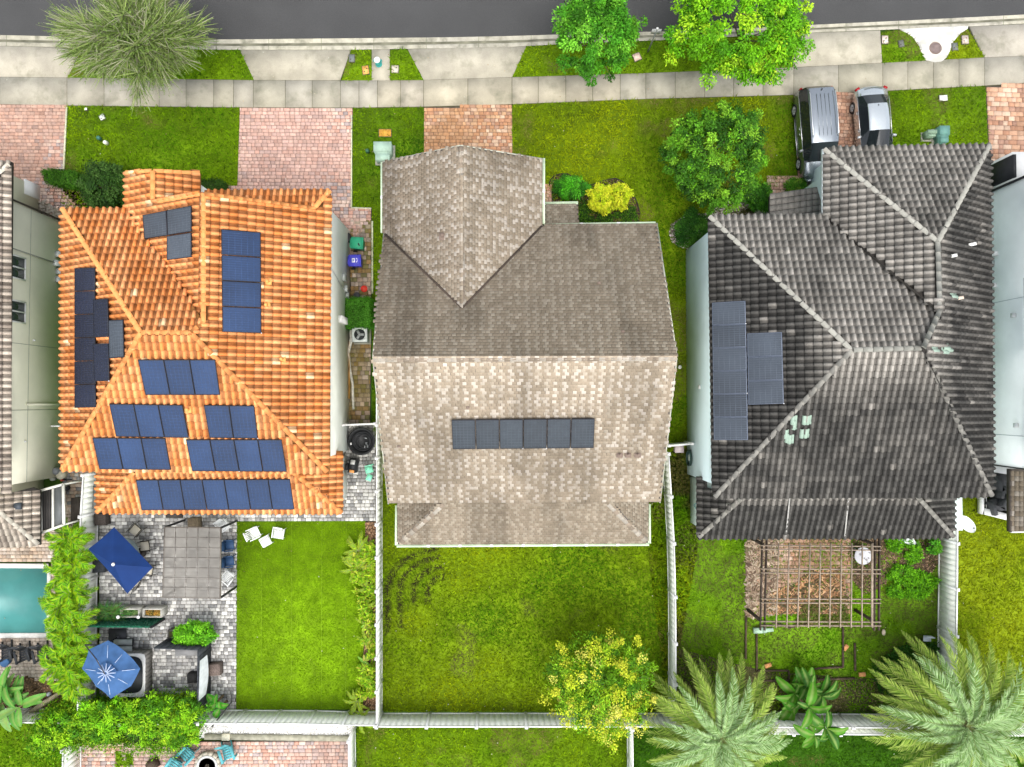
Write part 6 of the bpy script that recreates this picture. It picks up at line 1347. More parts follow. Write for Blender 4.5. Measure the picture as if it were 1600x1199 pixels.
# round black tub, cart, green chair
p = P(565, 690, .5); p.z = .045; t = Thing('round_tub', 'big round black tub full of dark gear behind the side gate', 'tub', p)
mb = MB(); mb.lathe(p, [(.66, 0), (.72, .5), (.76, .52), (.76, .56), (.66, .56), (.62, .15)], 32); t.part('shell', mb, mat('tub_black', (.018, .019, .02), .5)); mb = MB()
for k, (r, z) in enumerate(((.5, .2), (.42, .26), (.52, .30), (.36, .2))): mb.tube([p + Vector((math.cos(a) * r + .05 * k - .05, math.sin(a) * r, z + .02 * math.sin(3 * a))) for a in [math.pi * i / 14 for i in range(29)]], .022, 5, cap=False)
t.part('hose', mb, mat('hose_black', (.035, .037, .04), .4)); mb = MB()
for k in range(7): mb.box(p + Vector((.22 + random.uniform(-.12, .12), random.uniform(-.3, .2), .3)), (.12, .05, .04), rz=random.uniform(0, 3))
t.part('metal_tool', mb, mat('tool_grey', (.35, .37, .38), .4, metal=.5)); mb = MB(); mb.box(p + Vector((-.56, -.12, .58)), (.07, .12, .05)); t.part('tag', mb, M_WHITE)
p = P(551, 728, .7); p.z = .045; t = Thing('grill_cart', 'black grill cart with an orange tray beside the round tub', 'grill', p); mb = MB(); mb.box(p + Vector((0, 0, .4)), (.42, .78, .72), rz=-.15, taper=.95); t.part('body', mb, mat('tub_black'))
mb = MB(); mb.box(p + Vector((.03, .2, .78)), (.24, .24, .03), rz=-.15); mb.box(p + Vector((.03, .2, .80)), (.15, .15, .02), rz=-.15); t.part('burner', mb, mat('burner_grey', (.40, .40, .38), .5))
mb = MB(); mb.box(p + Vector((-.02, -.3, .77)), (.26, .14, .05), rz=-.15); t.part('tray', mb, mat('orange_tray', (.75, .33, .10), .5)); mb = MB(); mb.box(p + Vector((-.32, -.05, .55)), (.14, .35, .5), rz=-.15); t.part('side_shelf', mb, mat('tub_black'))
p = P(577, 739, .5); p.z = .045; t = Thing('folding_chair', 'mint green folding chair leaning against the inner fence', 'chair', p); m_mint = mat('mint_fabric', (.22, .62, .42), .8, var=.2, ns=8)
mb = MB(); mb.box(p + Vector((-.02, .16, .42)), (.42, .36, .04), rz=.3); mb.box(p + Vector((0, -.26, .5)), (.30, .36, .04), rz=-.35); t.part('seat', mb, m_mint); mb = MB(); mb.box(p + Vector((.02, .42, .6)), (.46, .06, .4), rz=.25); t.part('backrest', mb, m_mint)
for a, b in ((-.2, .3), (.2, .3), (-.15, -.4), (.15, -.4)): mb = MB(); mb.tube([p + Vector((a, b, 0)), p + Vector((a * .8, b * .6, .45))], .02, 6); t.part('leg', mb, mat('tub_black'))
# things beside the right house's wall
p = P(1061, 701, .5); p.z = 0; t = Thing('pump_box', 'small pale pink equipment box in the grass behind the right gate', 'utility box', p); mb = MB(); mb.box(p + Vector((0, 0, .3)), (.42, .40, .5)); t.part('body', mb, mat('pinkish_box', (.56, .48, .48), .6)); mb = MB(); mb.box(p + Vector((0, 0, .57)), (.48, .46, .04)); t.part('lid', mb, mat('pinkish_box'))
q = PX(1080, 716, gx0); t = Thing('hose_hanger', 'dark hose loop hanging on the pale blue wall near the gate', 'hose', q); mb = MB()
for k in range(3): mb.tube([q + Vector((-.05 - .04 * k, math.sin(a) * .42, math.cos(a) * .42 - .1)) for a in [math.pi * i / 10 for i in range(21)]], .035, 6, cap=False)
t.part('hose', mb, mat('hose_dark_green', (.03, .06, .05), .5)); mb = MB(); mb.box(q + Vector((-.06, 0, -.05)), (.1, .3, .4)); t.part('holder', mb, mat('holder_pale', (.55, .60, .56), .6))
q = PX(1087, 792, lb.x); mb = MB(); mb.tube([q + Vector((-.04, .25, .3)), q + Vector((-.05, .05, -.2)), q + Vector((-.05, -.1, .4)), q + Vector((-.04, -.35, .6))], .025, 6); solo('garden_hose', mb, mat('hose_teal', (.15, .42, .45), .4), 'thin teal hose hanging on the pale green rear wall', 'hose')
mb = MB(); q = PX(1094, 605, gx0); mb.box(q + Vector((-.04, 0, 0)), (.08, .2, .25)); gh.part('wall_box', mb, M_WHITE)
# ------------------------------------------------------------------ patio
def umbrella_square():
    ap = P(177, 882, 2.95); t = Thing('patio_umbrella', 'square deep blue patio umbrella with a small white finial', 'umbrella', (ap.x, ap.y, .04))
    cs = [P(178, 824, 2.3), P(239, 887, 2.3), P(199, 928, 2.3), P(138, 858, 2.3)]; mb = MB(); k = 7; vs, fs = [], []
    for i in range(4):
        a, b = cs[i], cs[(i + 1) % 4]; base = len(vs)
        for r in range(k + 1):
            for s_ in range(k + 1):
                u = s_ / k; e_ = a.lerp(b, u); p_ = ap.lerp(e_, r / k); sag = .05 * math.sin(math.pi * u) * (r / k); inw = .015 * math.sin(math.pi * u) * (r / k) ** 2
                p_ = p_ - Vector((0, 0, sag)) + (Vector((ap.x, ap.y, p_.z)) - p_) * inw; vs.append(p_)
        fs += [(base + r * (k + 1) + s_, base + r * (k + 1) + s_ + 1, base + (r + 1) * (k + 1) + s_ + 1, base + (r + 1) * (k + 1) + s_) for r in range(k) for s_ in range(k)]
    mb.add(vs, fs); t.part('canopy', mb, mat('deep_blue_fabric', (.007, .032, .135), .75, var=.12, ns=2, trans=.15), smooth=False)
    mb = MB(); mb.lathe(ap + Vector((0, 0, .0)), [(.09, 0), (.09, .03), (.05, .09), (.01, .11)], 14); t.part('finial', mb, M_WHITE)
    mb = MB(); mb.tube([(ap.x, ap.y, .06), (ap.x, ap.y, 2.9)], .03, 10); t.part('pole', mb, mat('dark_bronze', (.04, .035, .03), .5, metal=.4)); mb = MB(); mb.lathe((ap.x, ap.y, .045), [(.28, 0), (.28, .05), (.06, .1)], 18); t.part('base', mb, mat('dark_bronze'))
    for c in cs: mb = MB(); mb.beam(ap - Vector((0, 0, .12)), c - Vector((0, 0, .06)), .025, .02); t.part('rib', mb, mat('dark_bronze'))
umbrella_square()
def umbrella_round():
    ap = P(167, 1051, 2.9); t = Thing('cantilever_umbrella', 'faded lighter blue cantilever umbrella with a vented top over the hot tub', 'umbrella', (P(186, 1000).x, P(186, 1000).y, .04)); n = 8
    rim = [P(169, 1001, 2.35), P(195, 1018, 2.35), P(219, 1045, 2.3), P(205, 1072, 2.3), P(173, 1092, 2.35), P(150, 1073, 2.35), P(128, 1045, 2.35), P(139, 1015, 2.35)]; k = 6; vs, fs = [], []
    for i in range(n):
        a, b = rim[i], rim[(i + 1) % n]; base = len(vs)
        for r in range(k + 1):
            for s_ in range(k + 1): u = s_ / k; p_ = ap.lerp(a.lerp(b, u), r / k); vs.append(p_ - Vector((0, 0, .07 * math.sin(math.pi * u) * r / k)))
        fs += [(base + r * (k + 1) + s_, base + r * (k + 1) + s_ + 1, base + (r + 1) * (k + 1) + s_ + 1, base + (r + 1) * (k + 1) + s_) for r in range(k) for s_ in range(k)]
    mb = MB(); mb.add(vs, fs); fb = mat('faded_blue_fabric', (.05, .12, .27), .85, var=.2, ns=2.5, trans=.15); cn = t.part('canopy', mb, fb)
    mb = MB(); vs = [ap + Vector((0, 0, .10))]; 
    for i in range(16): d = (rim[i // 2] if i % 2 == 0 else (rim[i // 2] + rim[(i // 2 + 1) % n]) / 2) - ap; vs.append(ap + d * (.34 / 1) + Vector((0, 0, .10 - (.05 if i % 2 else 0))))
    mb.add(vs, [(0, i + 1, (i + 1) % 16 + 1) for i in range(16)]); t.part('vent_flap', mb, fb, cn)
    pale = mat('worn_seam', (.34, .42, .58), .9, var=.2, ns=6)
    for i in range(12):
        a = i * math.pi / 6; mb = MB(); d = Vector((math.cos(a), math.sin(a), 0)); mb.beam(ap + d * .06 + Vector((0, 0, .115)), ap + d * .48 + Vector((0, 0, .055)), .045, .012); t.part('seam', mb, pale, cn)
    for i in range(n): mb = MB(); mb.beam(ap.lerp(rim[i], .45) + Vector((0, 0, .012)), ap.lerp(rim[i], .85) + Vector((0, 0, .012)), .03, .01); t.part('seam', mb, pale, cn)
    b = P(185, 995); pm = mat('mast_grey', (.06, .06, .065), .5, metal=.4)
    mb = MB(); mb.tube([(b.x, b.y, .05), (b.x, b.y, 1.4), P(133, 1008, 2.8)], .04, 8); mb.tube([P(133, 1008, 2.8), P(150, 1030, 3.05), ap + Vector((0, 0, .2))], .025, 8); t.part('mast', mb, pm)
    mb = MB(); mb.box((b.x, b.y, .09), (.95, .95, .08)); mb.box((b.x, b.y, .15), (.3, .3, .1)); t.part('base', mb, pm)
umbrella_round()
# hot tub
t = Thing('hot_tub', 'square hot tub with grey slatted cabinet below the round blue umbrella', 'hot tub', P(185, 1060)); h = .85
tub = [(166, 1022), (227, 1022), (227, 1088), (166, 1090)]; A = [P(x, y, h) for x, y in tub]; cx_ = sum((a.x for a in A)) / 4; cy_ = sum((a.y for a in A)) / 4; hx = (A[1].x - A[0].x) / 2; hy = (A[0].y - A[3].y) / 2
for (x, y, sx, sy) in ((0, hy - .05, 2 * hx, .1), (0, -hy + .05, 2 * hx, .1), (hx - .05, 0, .1, 2 * hy - .21), (-hx + .05, 0, .1, 2 * hy - .21)):
    mb = MB(); n = 9
    for k in range(n):
        if sx > sy: mb.box((cx_ + x - sx / 2 + (k + .5) * sx / n, cy_ + y, h / 2), (sx / n - .015, sy, h - .08))
        else: mb.box((cx_ + x, cy_ + y - sy / 2 + (k + .5) * sy / n, h / 2), (sx, sy / n - .015, h - .08))
    t.part('cabinet_side', mb, mat('cabinet_grey', (.20, .19, .17), .7, var=.2, ns=4))
mb = MB(); rr_ = [(math.cos(a), math.sin(a)) for a in [2 * math.pi * k / 48 for k in range(48)]]
def sqr(a, b, ex=5): m_ = (abs(a) ** ex + abs(b) ** ex) ** (1 / ex); return a / m_, b / m_
o1 = [sqr(a, b, 14) for a, b in rr_]; o2 = [sqr(a, b, 4) for a, b in rr_]
mb.add([(cx_ + a * hx, cy_ + b * hy, h) for a, b in o1] + [(cx_ + a * (hx - .13), cy_ + b * (hy - .13), h + .01) for a, b in o2] + [(cx_ + a * (hx - .2), cy_ + b * (hy - .2), h - .5) for a, b in o2], [(k, (k + 1) % 48, 48 + (k + 1) % 48, 48 + k) for k in range(48)] + [(48 + k, 48 + (k + 1) % 48, 96 + (k + 1) % 48, 96 + k) for k in range(48)]); t.part('rim', mb, mat('tub_rim', (.62, .62, .60), .35))
mb = MB(); mb.add([(cx_ + a * (hx - .16), cy_ + b * (hy - .16), h - .10) for a, b in o2], [tuple(range(48))]); t.part('cover', mb, mat('tub_water_dark', (.015, .018, .02), .25))
mb = MB(); [mb.box(P(192, 1004 + k * 11, .25 + k * .2) , (1.0, .33, .06)) for k in range(2)]
t2 = Thing('tub_steps', 'two grey plastic steps leading up to the hot tub', 'steps', P(192, 1010)); t2.part('tread', mb, mat('step_grey', (.36, .38, .36), .6)); mb = MB(); mb.box(P(192, 1009, .12) , (1.08, .75, .2)); t2.part('frame', mb, mat('tub_black'))
# pergola with polycarbonate roof
gz = Thing('patio_canopy', 'rectangular canopy with a translucent grey ribbed roof on black posts', 'canopy', P(305, 880)); zc = 2.35
cr = [(258, 824), (345, 825), (344, 934.5), (255, 933)]; C4 = [P(x, y, zc) for x, y in cr]; fm = mat('canopy_frame', (.14, .12, .10), .5, metal=.2); fm2 = mat('canopy_batten', (.17, .15, .13), .5)
for a, b in zip(C4, C4[1:] + C4[:1]): mb = MB(); mb.beam(a, b, .07, .09); gz.part('frame_beam', mb, fm)
pc = mat('polycarbonate', (.165, .155, .135), .4, var=.25, ns=.9, alpha=.80, spec=.3)
for k in range(5):
    a0_, a1_ = C4[0].lerp(C4[1], (k + .02) / 5), C4[0].lerp(C4[1], (k + .98) / 5); b0_, b1_ = C4[3].lerp(C4[2], (k + .02) / 5), C4[3].lerp(C4[2], (k + .98) / 5); up = Vector((0, 0, .05)); n = 9; vs = []
    for i in range(n * 2 + 1): u = i / (n * 2); z_ = Vector((0, 0, .03 * (i % 2))); vs += [a0_.lerp(a1_, u) + up + z_, b0_.lerp(b1_, u) + up + z_]
    mb = MB(); mb.add(vs, [(2 * i, 2 * i + 1, 2 * i + 3, 2 * i + 2) for i in range(n * 2)]); gz.part('roof_panel', mb, pc)
for k in range(1, 7): mb = MB(); mb.beam(C4[0].lerp(C4[3], k / 7) + Vector((0, 0, .085)), C4[1].lerp(C4[2], k / 7) + Vector((0, 0, .085)), .02, .02); gz.part('batten', mb, fm2)
for k in range(1, 5): mb = MB(); mb.beam(C4[0].lerp(C4[1], k / 5) + Vector((0, 0, .08)), C4[3].lerp(C4[2], k / 5) + Vector((0, 0, .08)), .02, .02); gz.part('batten', mb, fm2)
for c in C4: mb = MB(); mb.beam((c.x, c.y, .045), (c.x, c.y, zc - .05), .09, .09); gz.part('post', mb, mat('tub_black'))
# chairs
def chair(label, px, py, rz, kind, z=.045, group=None, name=None):
    p = P(px, py, .45); t = local(name or {'white': 'garden_chair', 'blue': 'garden_chair', 'dining': 'dining_chair', 'black': 'adirondack_chair', 'teal': 'adirondack_chair', 'stool': 'footstool'}[kind], label, 'stool' if kind == 'stool' else 'chair', (p.x, p.y, z), rz, group)
    if kind in ('white', 'stool'):
        m = mat('white_plastic', (.80, .81, .79), .45, var=.04); mb = MB()
        for k in range(6): mb.box((-.2 + k * .08, 0, .42), (.06, .46, .025))
        t.part('seat', mb, m); mb = MB(); mb.tube([(-.26, -.25, .42), (.26, -.25, .42), (.28, .25, .42), (-.28, .25, .42), (-.26, -.25, .42)], .025, 6); t.part('seat_frame', mb, m)
        if kind == 'white':
            mb = MB()
            for k in range(5): mb.box((-.18 + k * .09, .30 + .02, .64), (.06, .05, .44), M=Matrix.Rotation(-.3, 3, 'X'))
            mb.box((0, .385, .86), (.50, .06, .08), M=Matrix.Rotation(-.3, 3, 'X')); t.part('backrest', mb, m)
            for sd in (-1, 1): mb = MB(); mb.tube([(sd * .29, -.24, .4), (sd * .30, -.22, .62), (sd * .30, .32, .64)], .03, 6); t.part('armrest', mb, m)
        for a in (-.22, .22):
            for b in (-.22, .24): mb = MB(); mb.tube([(a, b, .41), (a * 1.1, b * 1.15, 0)], [.025, .02], 6); t.part('leg', mb, m)
    elif kind == 'blue':
        m = mat('navy_plastic', (.03, .07, .15), .5, var=.1); mb = MB(); mb.box((0, 0, .42), (.52, .50, .06), taper=.92); t.part('seat', mb, m); mb = MB(); mb.box((0, -.27, .68), (.52, .06, .5), M=Matrix.Rotation(.2, 3, 'X')); t.part('backrest', mb, m)
        for sd in (-1, 1): mb = MB(); mb.box((sd * .29, 0, .60), (.06, .5, .05)); t.part('armrest', mb, m)
        for a in (-.24, .24):
            for b in (-.22, .22): mb = MB(); mb.tube([(a, b, .40), (a * 1.05, b * 1.1, 0)], .025, 6); t.part('leg', mb, m)
    elif kind == 'dining':
        mk = mat('dark_bronze', (.04, .035, .03), .5, metal=.4); mb = MB(); mb.box((0, 0, .46), (.50, .50, .08), taper=.9); t.part('cushion', mb, mat('beige_cushion', (.52, .48, .38), .9, var=.1)); mb = MB()
        mb.tube([(-.27, -.24, .0), (-.27, -.25, .42), (-.27, .25, .42), (-.29, .50, .98)], .018, 6); mb.tube([(.27, -.24, .0), (.27, -.25, .42), (.27, .25, .42), (.29, .50, .98)], .018, 6); mb.tube([(-.26, .22, .42), (-.27, .4, .0)], .018, 6); mb.tube([(.26, .22, .42), (.27, .4, .0)], .018, 6)
        mb.tube([(-.27, -.3, .62), (-.27, .36, .66)], .02, 6); mb.tube([(.27, -.3, .62), (.27, .36, .66)], .02, 6); t.part('frame', mb, mk); mb = MB()
        for k in range(4): z_ = .58 + k * .12; mb.tube([(-.27, .30 + k * .055, z_), (0, .34 + k * .055, z_), (.27, .30 + k * .055, z_)], .013, 6)
        for k in range(3): mb.tube([(-.13 + k * .13, .27, .5), (-.13 + k * .13, .50, .97)], .01, 5)
        t.part('backrest', mb, mk)
    else:
        m = mat('adirondack_' + kind, (.035, .038, .042) if kind == 'black' else (.09, .33, .36), .6, var=.12); mb = MB()
        for k in range(5): mb.box((0, -.26 + k * .125, .34 - k * .03), (.54, .11, .025))
        t.part('seat', mb, m); mb = MB()
        for k in range(5): mb.beam((-.22 + k * .11, .26, .24), (-.27 + k * .135, .66, .92 + (.06 if k == 2 else 0)), .10, .022)
        t.part('backrest', mb, m)
        for sd in (-1, 1):
            mb = MB(); mb.box((sd * .34, -.02, .54), (.14, .74, .03)); t.part('armrest', mb, m); mb = MB(); mb.beam((sd * .29, -.34, 0), (sd * .29, -.3, .53), .06, .1); t.part('leg', mb, m); mb = MB(); mb.beam((sd * .27, -.32, .34), (sd * .27, .62, .04), .03, .12); t.part('leg', mb, m)
    return t
chair('white plastic armchair on the turf edge nearest the canopy', 398, 833, 2.0, 'white', .05)
chair('white plastic footstool between the two white chairs on the turf', 415, 846, .5, 'stool', .05)
chair('white plastic armchair on the turf, furthest right', 436, 834, -.15, 'white', .05)
chair('white plastic chair behind the top right post of the canopy', 350, 822, .6, 'white')
chair('navy blue chair right of the canopy, upper of the pair', 358.5, 852, -1.5, 'blue'); chair('navy blue chair right of the canopy, lower of the pair', 358.5, 877, -1.45, 'blue')
chair('pale grey folding chair right of the canopy, below the navy chairs', 355.5, 901, -2.2, 'white')
chair('beige cushioned dining chair at the top of the glass table', 212, 829, -.7, 'dining'); chair('beige cushioned dining chair at the right of the glass table', 227, 853, -1.45, 'dining')
chair('dining chair mostly hidden below the right corner of the square umbrella', 232, 890, -1.8, 'dining'); chair('dining chair under the lower corner of the square umbrella', 210, 908, -2.4, 'dining')
p = P(195, 870, .74); t = Thing('dining_table', 'round glass dining table half hidden by the square blue umbrella', 'table', (p.x, p.y, .045)); mb = MB(); mb.lathe((p.x, p.y, .72), [(.80, 0), (.82, .015), (.80, .03)], 36, sx=1.0, sy=1.25); t.part('glass_top', mb, mat('table_glass', (.28, .33, .31), .1, alpha=.75)); mb = MB(); mb.tube([(p.x, p.y, .05), (p.x, p.y, .71)], .05, 8); t.part('pedestal', mb, mat('dark_bronze'))
for lab, x, y in (('black adirondack chair nearest the left edge on the pool patio', 8, 1022), ('black adirondack chair in the middle of the pool patio row', 36, 1024), ('black adirondack chair at the right end of the pool patio row', 64, 1023)): chair(lab, x, y, .25, 'black')
mb = MB(); pp = P(5, 1036, .4); mb.lathe((pp.x, pp.y, .03), [(.22, 0), (.26, .3), (.22, .32)], 16); solo('blue_cushion', mb, mat('blue_cushion', (.05, .12, .25), .8), 'round blue pouf in front of the leftmost black chair', 'pouf')
chair('teal adirondack chair nearest the big hedge on the rear patio', 291, 1180, -.75, 'teal'); chair('teal adirondack chair at the bottom edge left of the fire ring', 272, 1197, -.6, 'teal'); chair('teal adirondack chair right of the fire ring', 355, 1178, .35, 'teal')
p = P(328, 1192); t = Thing('fire_ring', 'round fire ring with pale stone rim between the teal chairs', 'fire pit', p)
rg_ = 14
for k in range(rg_):
    a = 2 * math.pi * k / rg_; mb = MB(); mb.box(p + Vector((math.cos(a) * .60, math.sin(a) * .60, .2)), (.2, .25, .35), rz=a); t.part('stone', mb, mat('ring_stone', (.46, .42, .34), .9, var=.3, ns=7))
mb = MB(); mb.lathe(p + Vector((0, 0, .36)), [(.58, 0), (.58, .05), (.46, .06), (.46, 0)], 30); t.part('rim', mb, mat('ring_grey', (.48, .48, .46), .8)); mb = MB(); mb.cyl(p + Vector((0, 0, .04)), .46, .16, 20); t.part('ash', mb, mat('ash', (.13, .12, .10), .95, var=.5, ns=10))
mb = MB()
for k in range(5): mb.tube([p + Vector((math.cos(k * 1.3) * .34, math.sin(k * 1.3) * .34, .25)), p + Vector((-math.cos(k * 1.3) * .1, -math.sin(k * 1.3) * .1, .34))], .035, 6)
t.part('log', mb, mat('charred_log', (.20, .17, .13), .95, var=.4))
mb = MB(); mb.box(P(238, 1195, .35), (.55, .5, .5), rz=.4, taper=.8); solo('brown_stool', mb, mat('dark_wicker', (.08, .055, .04), .8, var=.3, ns=12), 'dark brown wicker stool at the bottom edge of the rear patio', 'stool')
mb = MB(); mb.beam(P(320, 1151, .1), P(552, 1154, .1), .28, .16); solo('garden_kerb', mb, mat('kerb_block', (.30, .29, .22), .9, var=.3, ns=4), 'grey stone kerb between white gravel and rear patio', 'kerb')
mb = MB(); mb.box(P(353, 1152, .2), (.42, .34, .12)); solo('stepping_block', mb, mat('pale_block', (.66, .62, .48), .9), 'pale square block on the grey stone kerb', 'block')
mb = MB(); mb.tube([P(361, 1098, 1.4), P(331, 1136, 1.4)], .035, 6); mb.tube([P(361, 1098, 0.04), P(361, 1098, 1.4)], .03, 6); solo('dark_pole', mb, mat('tub_black'), 'thin dark pole leaning over the fence at the turf corner', 'pole')
# planter wall
t = Thing('green_screen_wall', 'low dark green hedge-covered screen with white planters above the hot tub', 'screen', P(200, 965)); A, B = P(152, 957), P(266 - 12, 957); zz = 1.5
A = P(160, 963, 0); B = P(258, 963, 0); a_, b_ = P(137, 979, zz), P(237, 980, zz); A = Vector((a_.x, a_.y, 0)); B = Vector((b_.x, b_.y, 0)); mb = MB(); mb.beam(A + Vector((0, 0, zz / 2 + .02)), B + Vector((0, 0, zz / 2 + .02)), .08, zz); t.part('panel', mb, mat('dark_green_ivy', (.012, .10, .055), .9, var=.6, ns=9, fine=.6))
rg = np.random.default_rng(77); n = 5200; s = rg.random(n); T = np.array(A)[None] * (1 - s[:, None]) + np.array(B)[None] * s[:, None] + np.array((0, .05, 0)); T[:, 2] = rg.uniform(.1, zz, n); F = frames(np.array([0, .9, .4]) + rg.normal(0, .4, (n, 3)))[:, :, [1, 0, 2]].copy(); F[:, :, 0] *= .035; F[:, :, 1] *= .07; F[:, :, 2] *= .03
t.part('ivy_leaves', scatter('ivy_leaves', LFV, LFF, F, T - np.array(t.loc), np.array([(.02, .13, .07), (.03, .18, .10), (.01, .08, .05), (.10, .24, .16)])[rg.integers(0, 4, n)]), leafmat('leaf_ivy'))
mb = MB(); mb.beam(B + Vector((0, 0, .05)), B + Vector((0, 0, zz + .08)), .1, .1); t.part('end_post', mb, mat('tub_black'))
for lab, x, w_, cols in (('white-rimmed planter box with dark green plants on the green screen', 203, 30, [(.05, .14, .03), (.2, .3, .1)]), ('white-rimmed planter box with autumn coloured plants', 238, 30, [(.40, .22, .04), (.5, .35, .08), (.15, .12, .03)])):
    c = P(x, 958, .75); t = Thing('planter_box', lab, 'planter', (c.x, c.y, .045)); sx, sy = w_ * .0343, .42; mp_ = mat('planter_cream', (.44, .43, .38), .6)
    for ox, oy, ax, ay in ((0, sy / 2, sx, .06), (0, -sy / 2, sx, .06), (-sx / 2 + .03, 0, .06, sy - .07), (sx / 2 - .03, 0, .06, sy - .07)): mb = MB(); mb.box((c.x + ox, c.y + oy, .42), (ax, ay, .75)); t.part('side', mb, mp_)
    mb = MB(); mb.box((c.x, c.y, .35), (sx - .08, sy - .07, .5)); t.part('soil', mb, mat('planter_soil', (.03, .022, .015), .95)); me, _ = crown_mesh('plants', (c.x, c.y, .68), (sx * .4, .14, .12), 22, 30, .09, (.08, .04), cols, 700 + x, loc=t.loc); t.part('plants', me, leafmat('leaf_planter%d' % x))
c = P(168, 959, .9); t = Thing('strappy_plant', 'strappy dark green grass plant at the left end of the green screen', 'plant', (c.x, c.y, .045)); rg = np.random.default_rng(5); n = 260; mb = MB()
for i in range(n):
    a = rg.uniform(0, 6.28); L_ = rg.uniform(.5, 1.1); b0_ = Vector((c.x + rg.normal(0, .22), c.y + rg.normal(0, .08), .4)); d = Vector((math.cos(a) * 1.2, math.sin(a) * .8, 0)); e_ = b0_ + d * L_ * .5 + Vector((0, 0, .5)); f_ = b0_ + d * L_ * .9 + Vector((0, 0, .3)); sdv = Vector((-d.y, d.x, 0)).normalized() * .014
    cc = (.05 * rg.uniform(.6, 2.2), .16 * rg.uniform(.6, 1.6), .035); mb.add([b0_ - sdv, b0_ + sdv, e_ + sdv, e_ - sdv, f_], [(0, 1, 2, 3), (3, 2, 4)], cc)
t.part('leaves', mb, leafmat('leaf_strap'))
mb = MB(); mb.lathe(P(185.5, 964, .9), [(.05, 0), (.10, .06), (.09, .1), (.03, .1)], 12); solo('solar_lamp', mb, M_WHITE, 'small white round lamp left of the dark planter', 'lamp')
mb = MB(); mb.lathe(P(217, 964, .9), [(.05, 0), (.09, .06), (.08, .1), (.03, .1)], 12); solo('solar_lamp', mb, M_WHITE, 'small white round lamp between the two planters', 'lamp')
# L-shaped dark screen with projector screen
t = Thing('privacy_screen', 'dark L-shaped privacy screen with a white projector cloth on its right arm', 'screen', P(310, 1040)); md = mat('dark_screen_board', (.045, .05, .056), .8, var=.35, ns=4); zz = 1.75
def sp(a, b, name='board', m=md, z0=.05, z1=zz, th=.05, off=0):
    A, B = P(*a, zz), P(*b, zz); A.z = B.z = 0; n = max(1, int((B - A).length / .3))
    for k in range(n): mb = MB(); q0, q1 = A.lerp(B, (k + .02) / n), A.lerp(B, (k + .98) / n); mb.beam(q0 + Vector((off, 0, (z0 + z1) / 2)), q1 + Vector((off, 0, (z0 + z1) / 2)), th, z1 - z0); t.part(name, mb, m)
sp((240, 1013), (309, 1016)); sp((309, 1017), (308, 1112))
A, B = P(310.5, 1033, 1.7), P(308.5, 1096, 1.7); mb = MB(); n = 8; vs = []
for i in range(n + 1): u = i / n; a = A.lerp(B, u); vs += [Vector((a.x + .06, a.y, 1.7)), Vector((a.x + .06 + .10 * math.sin(math.pi * u), a.y, .75))]
mb.add(vs, [(2 * i, 2 * i + 1, 2 * i + 3, 2 * i + 2) for i in range(n)]); t.part('projector_cloth', mb, mat('projector_white', (.86, .88, .92), .7))
t = Thing('planter_box', 'dark planter box under the bright light-green shrub', 'planter', P(290, 990)); c = P(292, 991, .6); mb = MB(); mb.box((c.x, c.y, .33), (2.1, .42, .55)); t.part('trough', mb, mat('dark_planter', (.11, .10, .09), .7)); mb = MB(); mb.box((c.x, c.y, .615), (1.9, .30, .02)); t.part('soil', mb, mat('mossy_soil', (.06, .06, .02), .95))
t = Thing('bench', 'low grey bench tucked against the inside of the dark screen', 'bench', P(293, 1017)); c = P(292, 1018, .5); mb = MB(); mb.box((c.x, c.y - .05, .46), (1.3, .38, .06)); t.part('seat', mb, mat('grey_board', (.22, .22, .22), .7)); mb = MB(); mb.box((c.x, c.y - .05, .24), (1.2, .30, .36)); t.part('base', mb, md)
for lab, x, y, s_, c_ in (('brown wicker cube stool right of the white projector cloth', 335, 1047, .62, (.13, .10, .085)), ('dark wicker box beside the fence near the orange roof', 157, 812, .62, (.055, .045, .04)), ('brown wicker cube stool above the ribbed canopy', 302, 818, .58, (.18, .14, .09)), ('black tool crate on the pavers left of the projector cloth', 300, 1060, .5, (.02, .02, .02)), ('dark charcoal seat half hidden left of the square umbrella', 153, 884, .75, (.025, .028, .032))):
    c = P(x, y, .5); t = Thing('wicker_cube', lab, 'storage cube', (c.x, c.y, .045)); mw = mat('wicker%s' % str(c_), c_, .8, var=.35, ns=14); mb = MB(); mb.box((c.x, c.y, .28), (s_, s_ * 1.0, .46), rz=.05); t.part('body', mb, mw); mb = MB(); mb.box((c.x, c.y, .53), (s_ * 1.04, s_ * 1.04, .05), rz=.05, taper=.95); t.part('lid', mb, mw)
mb = MB(); mb.beam(P(259, 805, .06), P(286, 805, .06), .3, .03); solo('door_mat', mb, mat('dark_mat', (.06, .055, .05), .9), 'dark rectangular door mat below the orange rear roof', 'mat')
# storage behind the left fence, dark bench by the rear wall
for lab, q in (('dark wooden deck box between the left fence and the screen enclosure', (111, 779, 124, 818, .6)), ('large grey covered box in the shade under the orange roof corner', (140, 760, 153, 795, .7))):
    a, b = P(q[0], q[1], q[4]), P(q[2], q[3], q[4]); t = Thing('deck_box', lab, 'deck box', ((a.x + b.x) / 2, (a.y + b.y) / 2, 0)); m = mat('deckbox%d' % q[0], (.09, .075, .065) if q[0] < 120 else (.14, .15, .14), .7, var=.2)
    c = (a + b) / 2; mb = MB(); mb.box((c.x, c.y, q[4] / 2), (abs(b.x - a.x), abs(b.y - a.y), q[4] - .06)); t.part('body', mb, m)
    n = 6
    for k in range(n): mb = MB(); mb.box((min(a.x, b.x) + (k + .5) * abs(b.x - a.x) / n, c.y, q[4] - .005), (abs(b.x - a.x) / n - .015, abs(b.y - a.y) + .04, .05)); t.part('slat', mb, m)
t = Thing('pool_pump', 'grey pool pump and filter cluster at the foot of the beige wall', 'pump', P(92, 742)); 
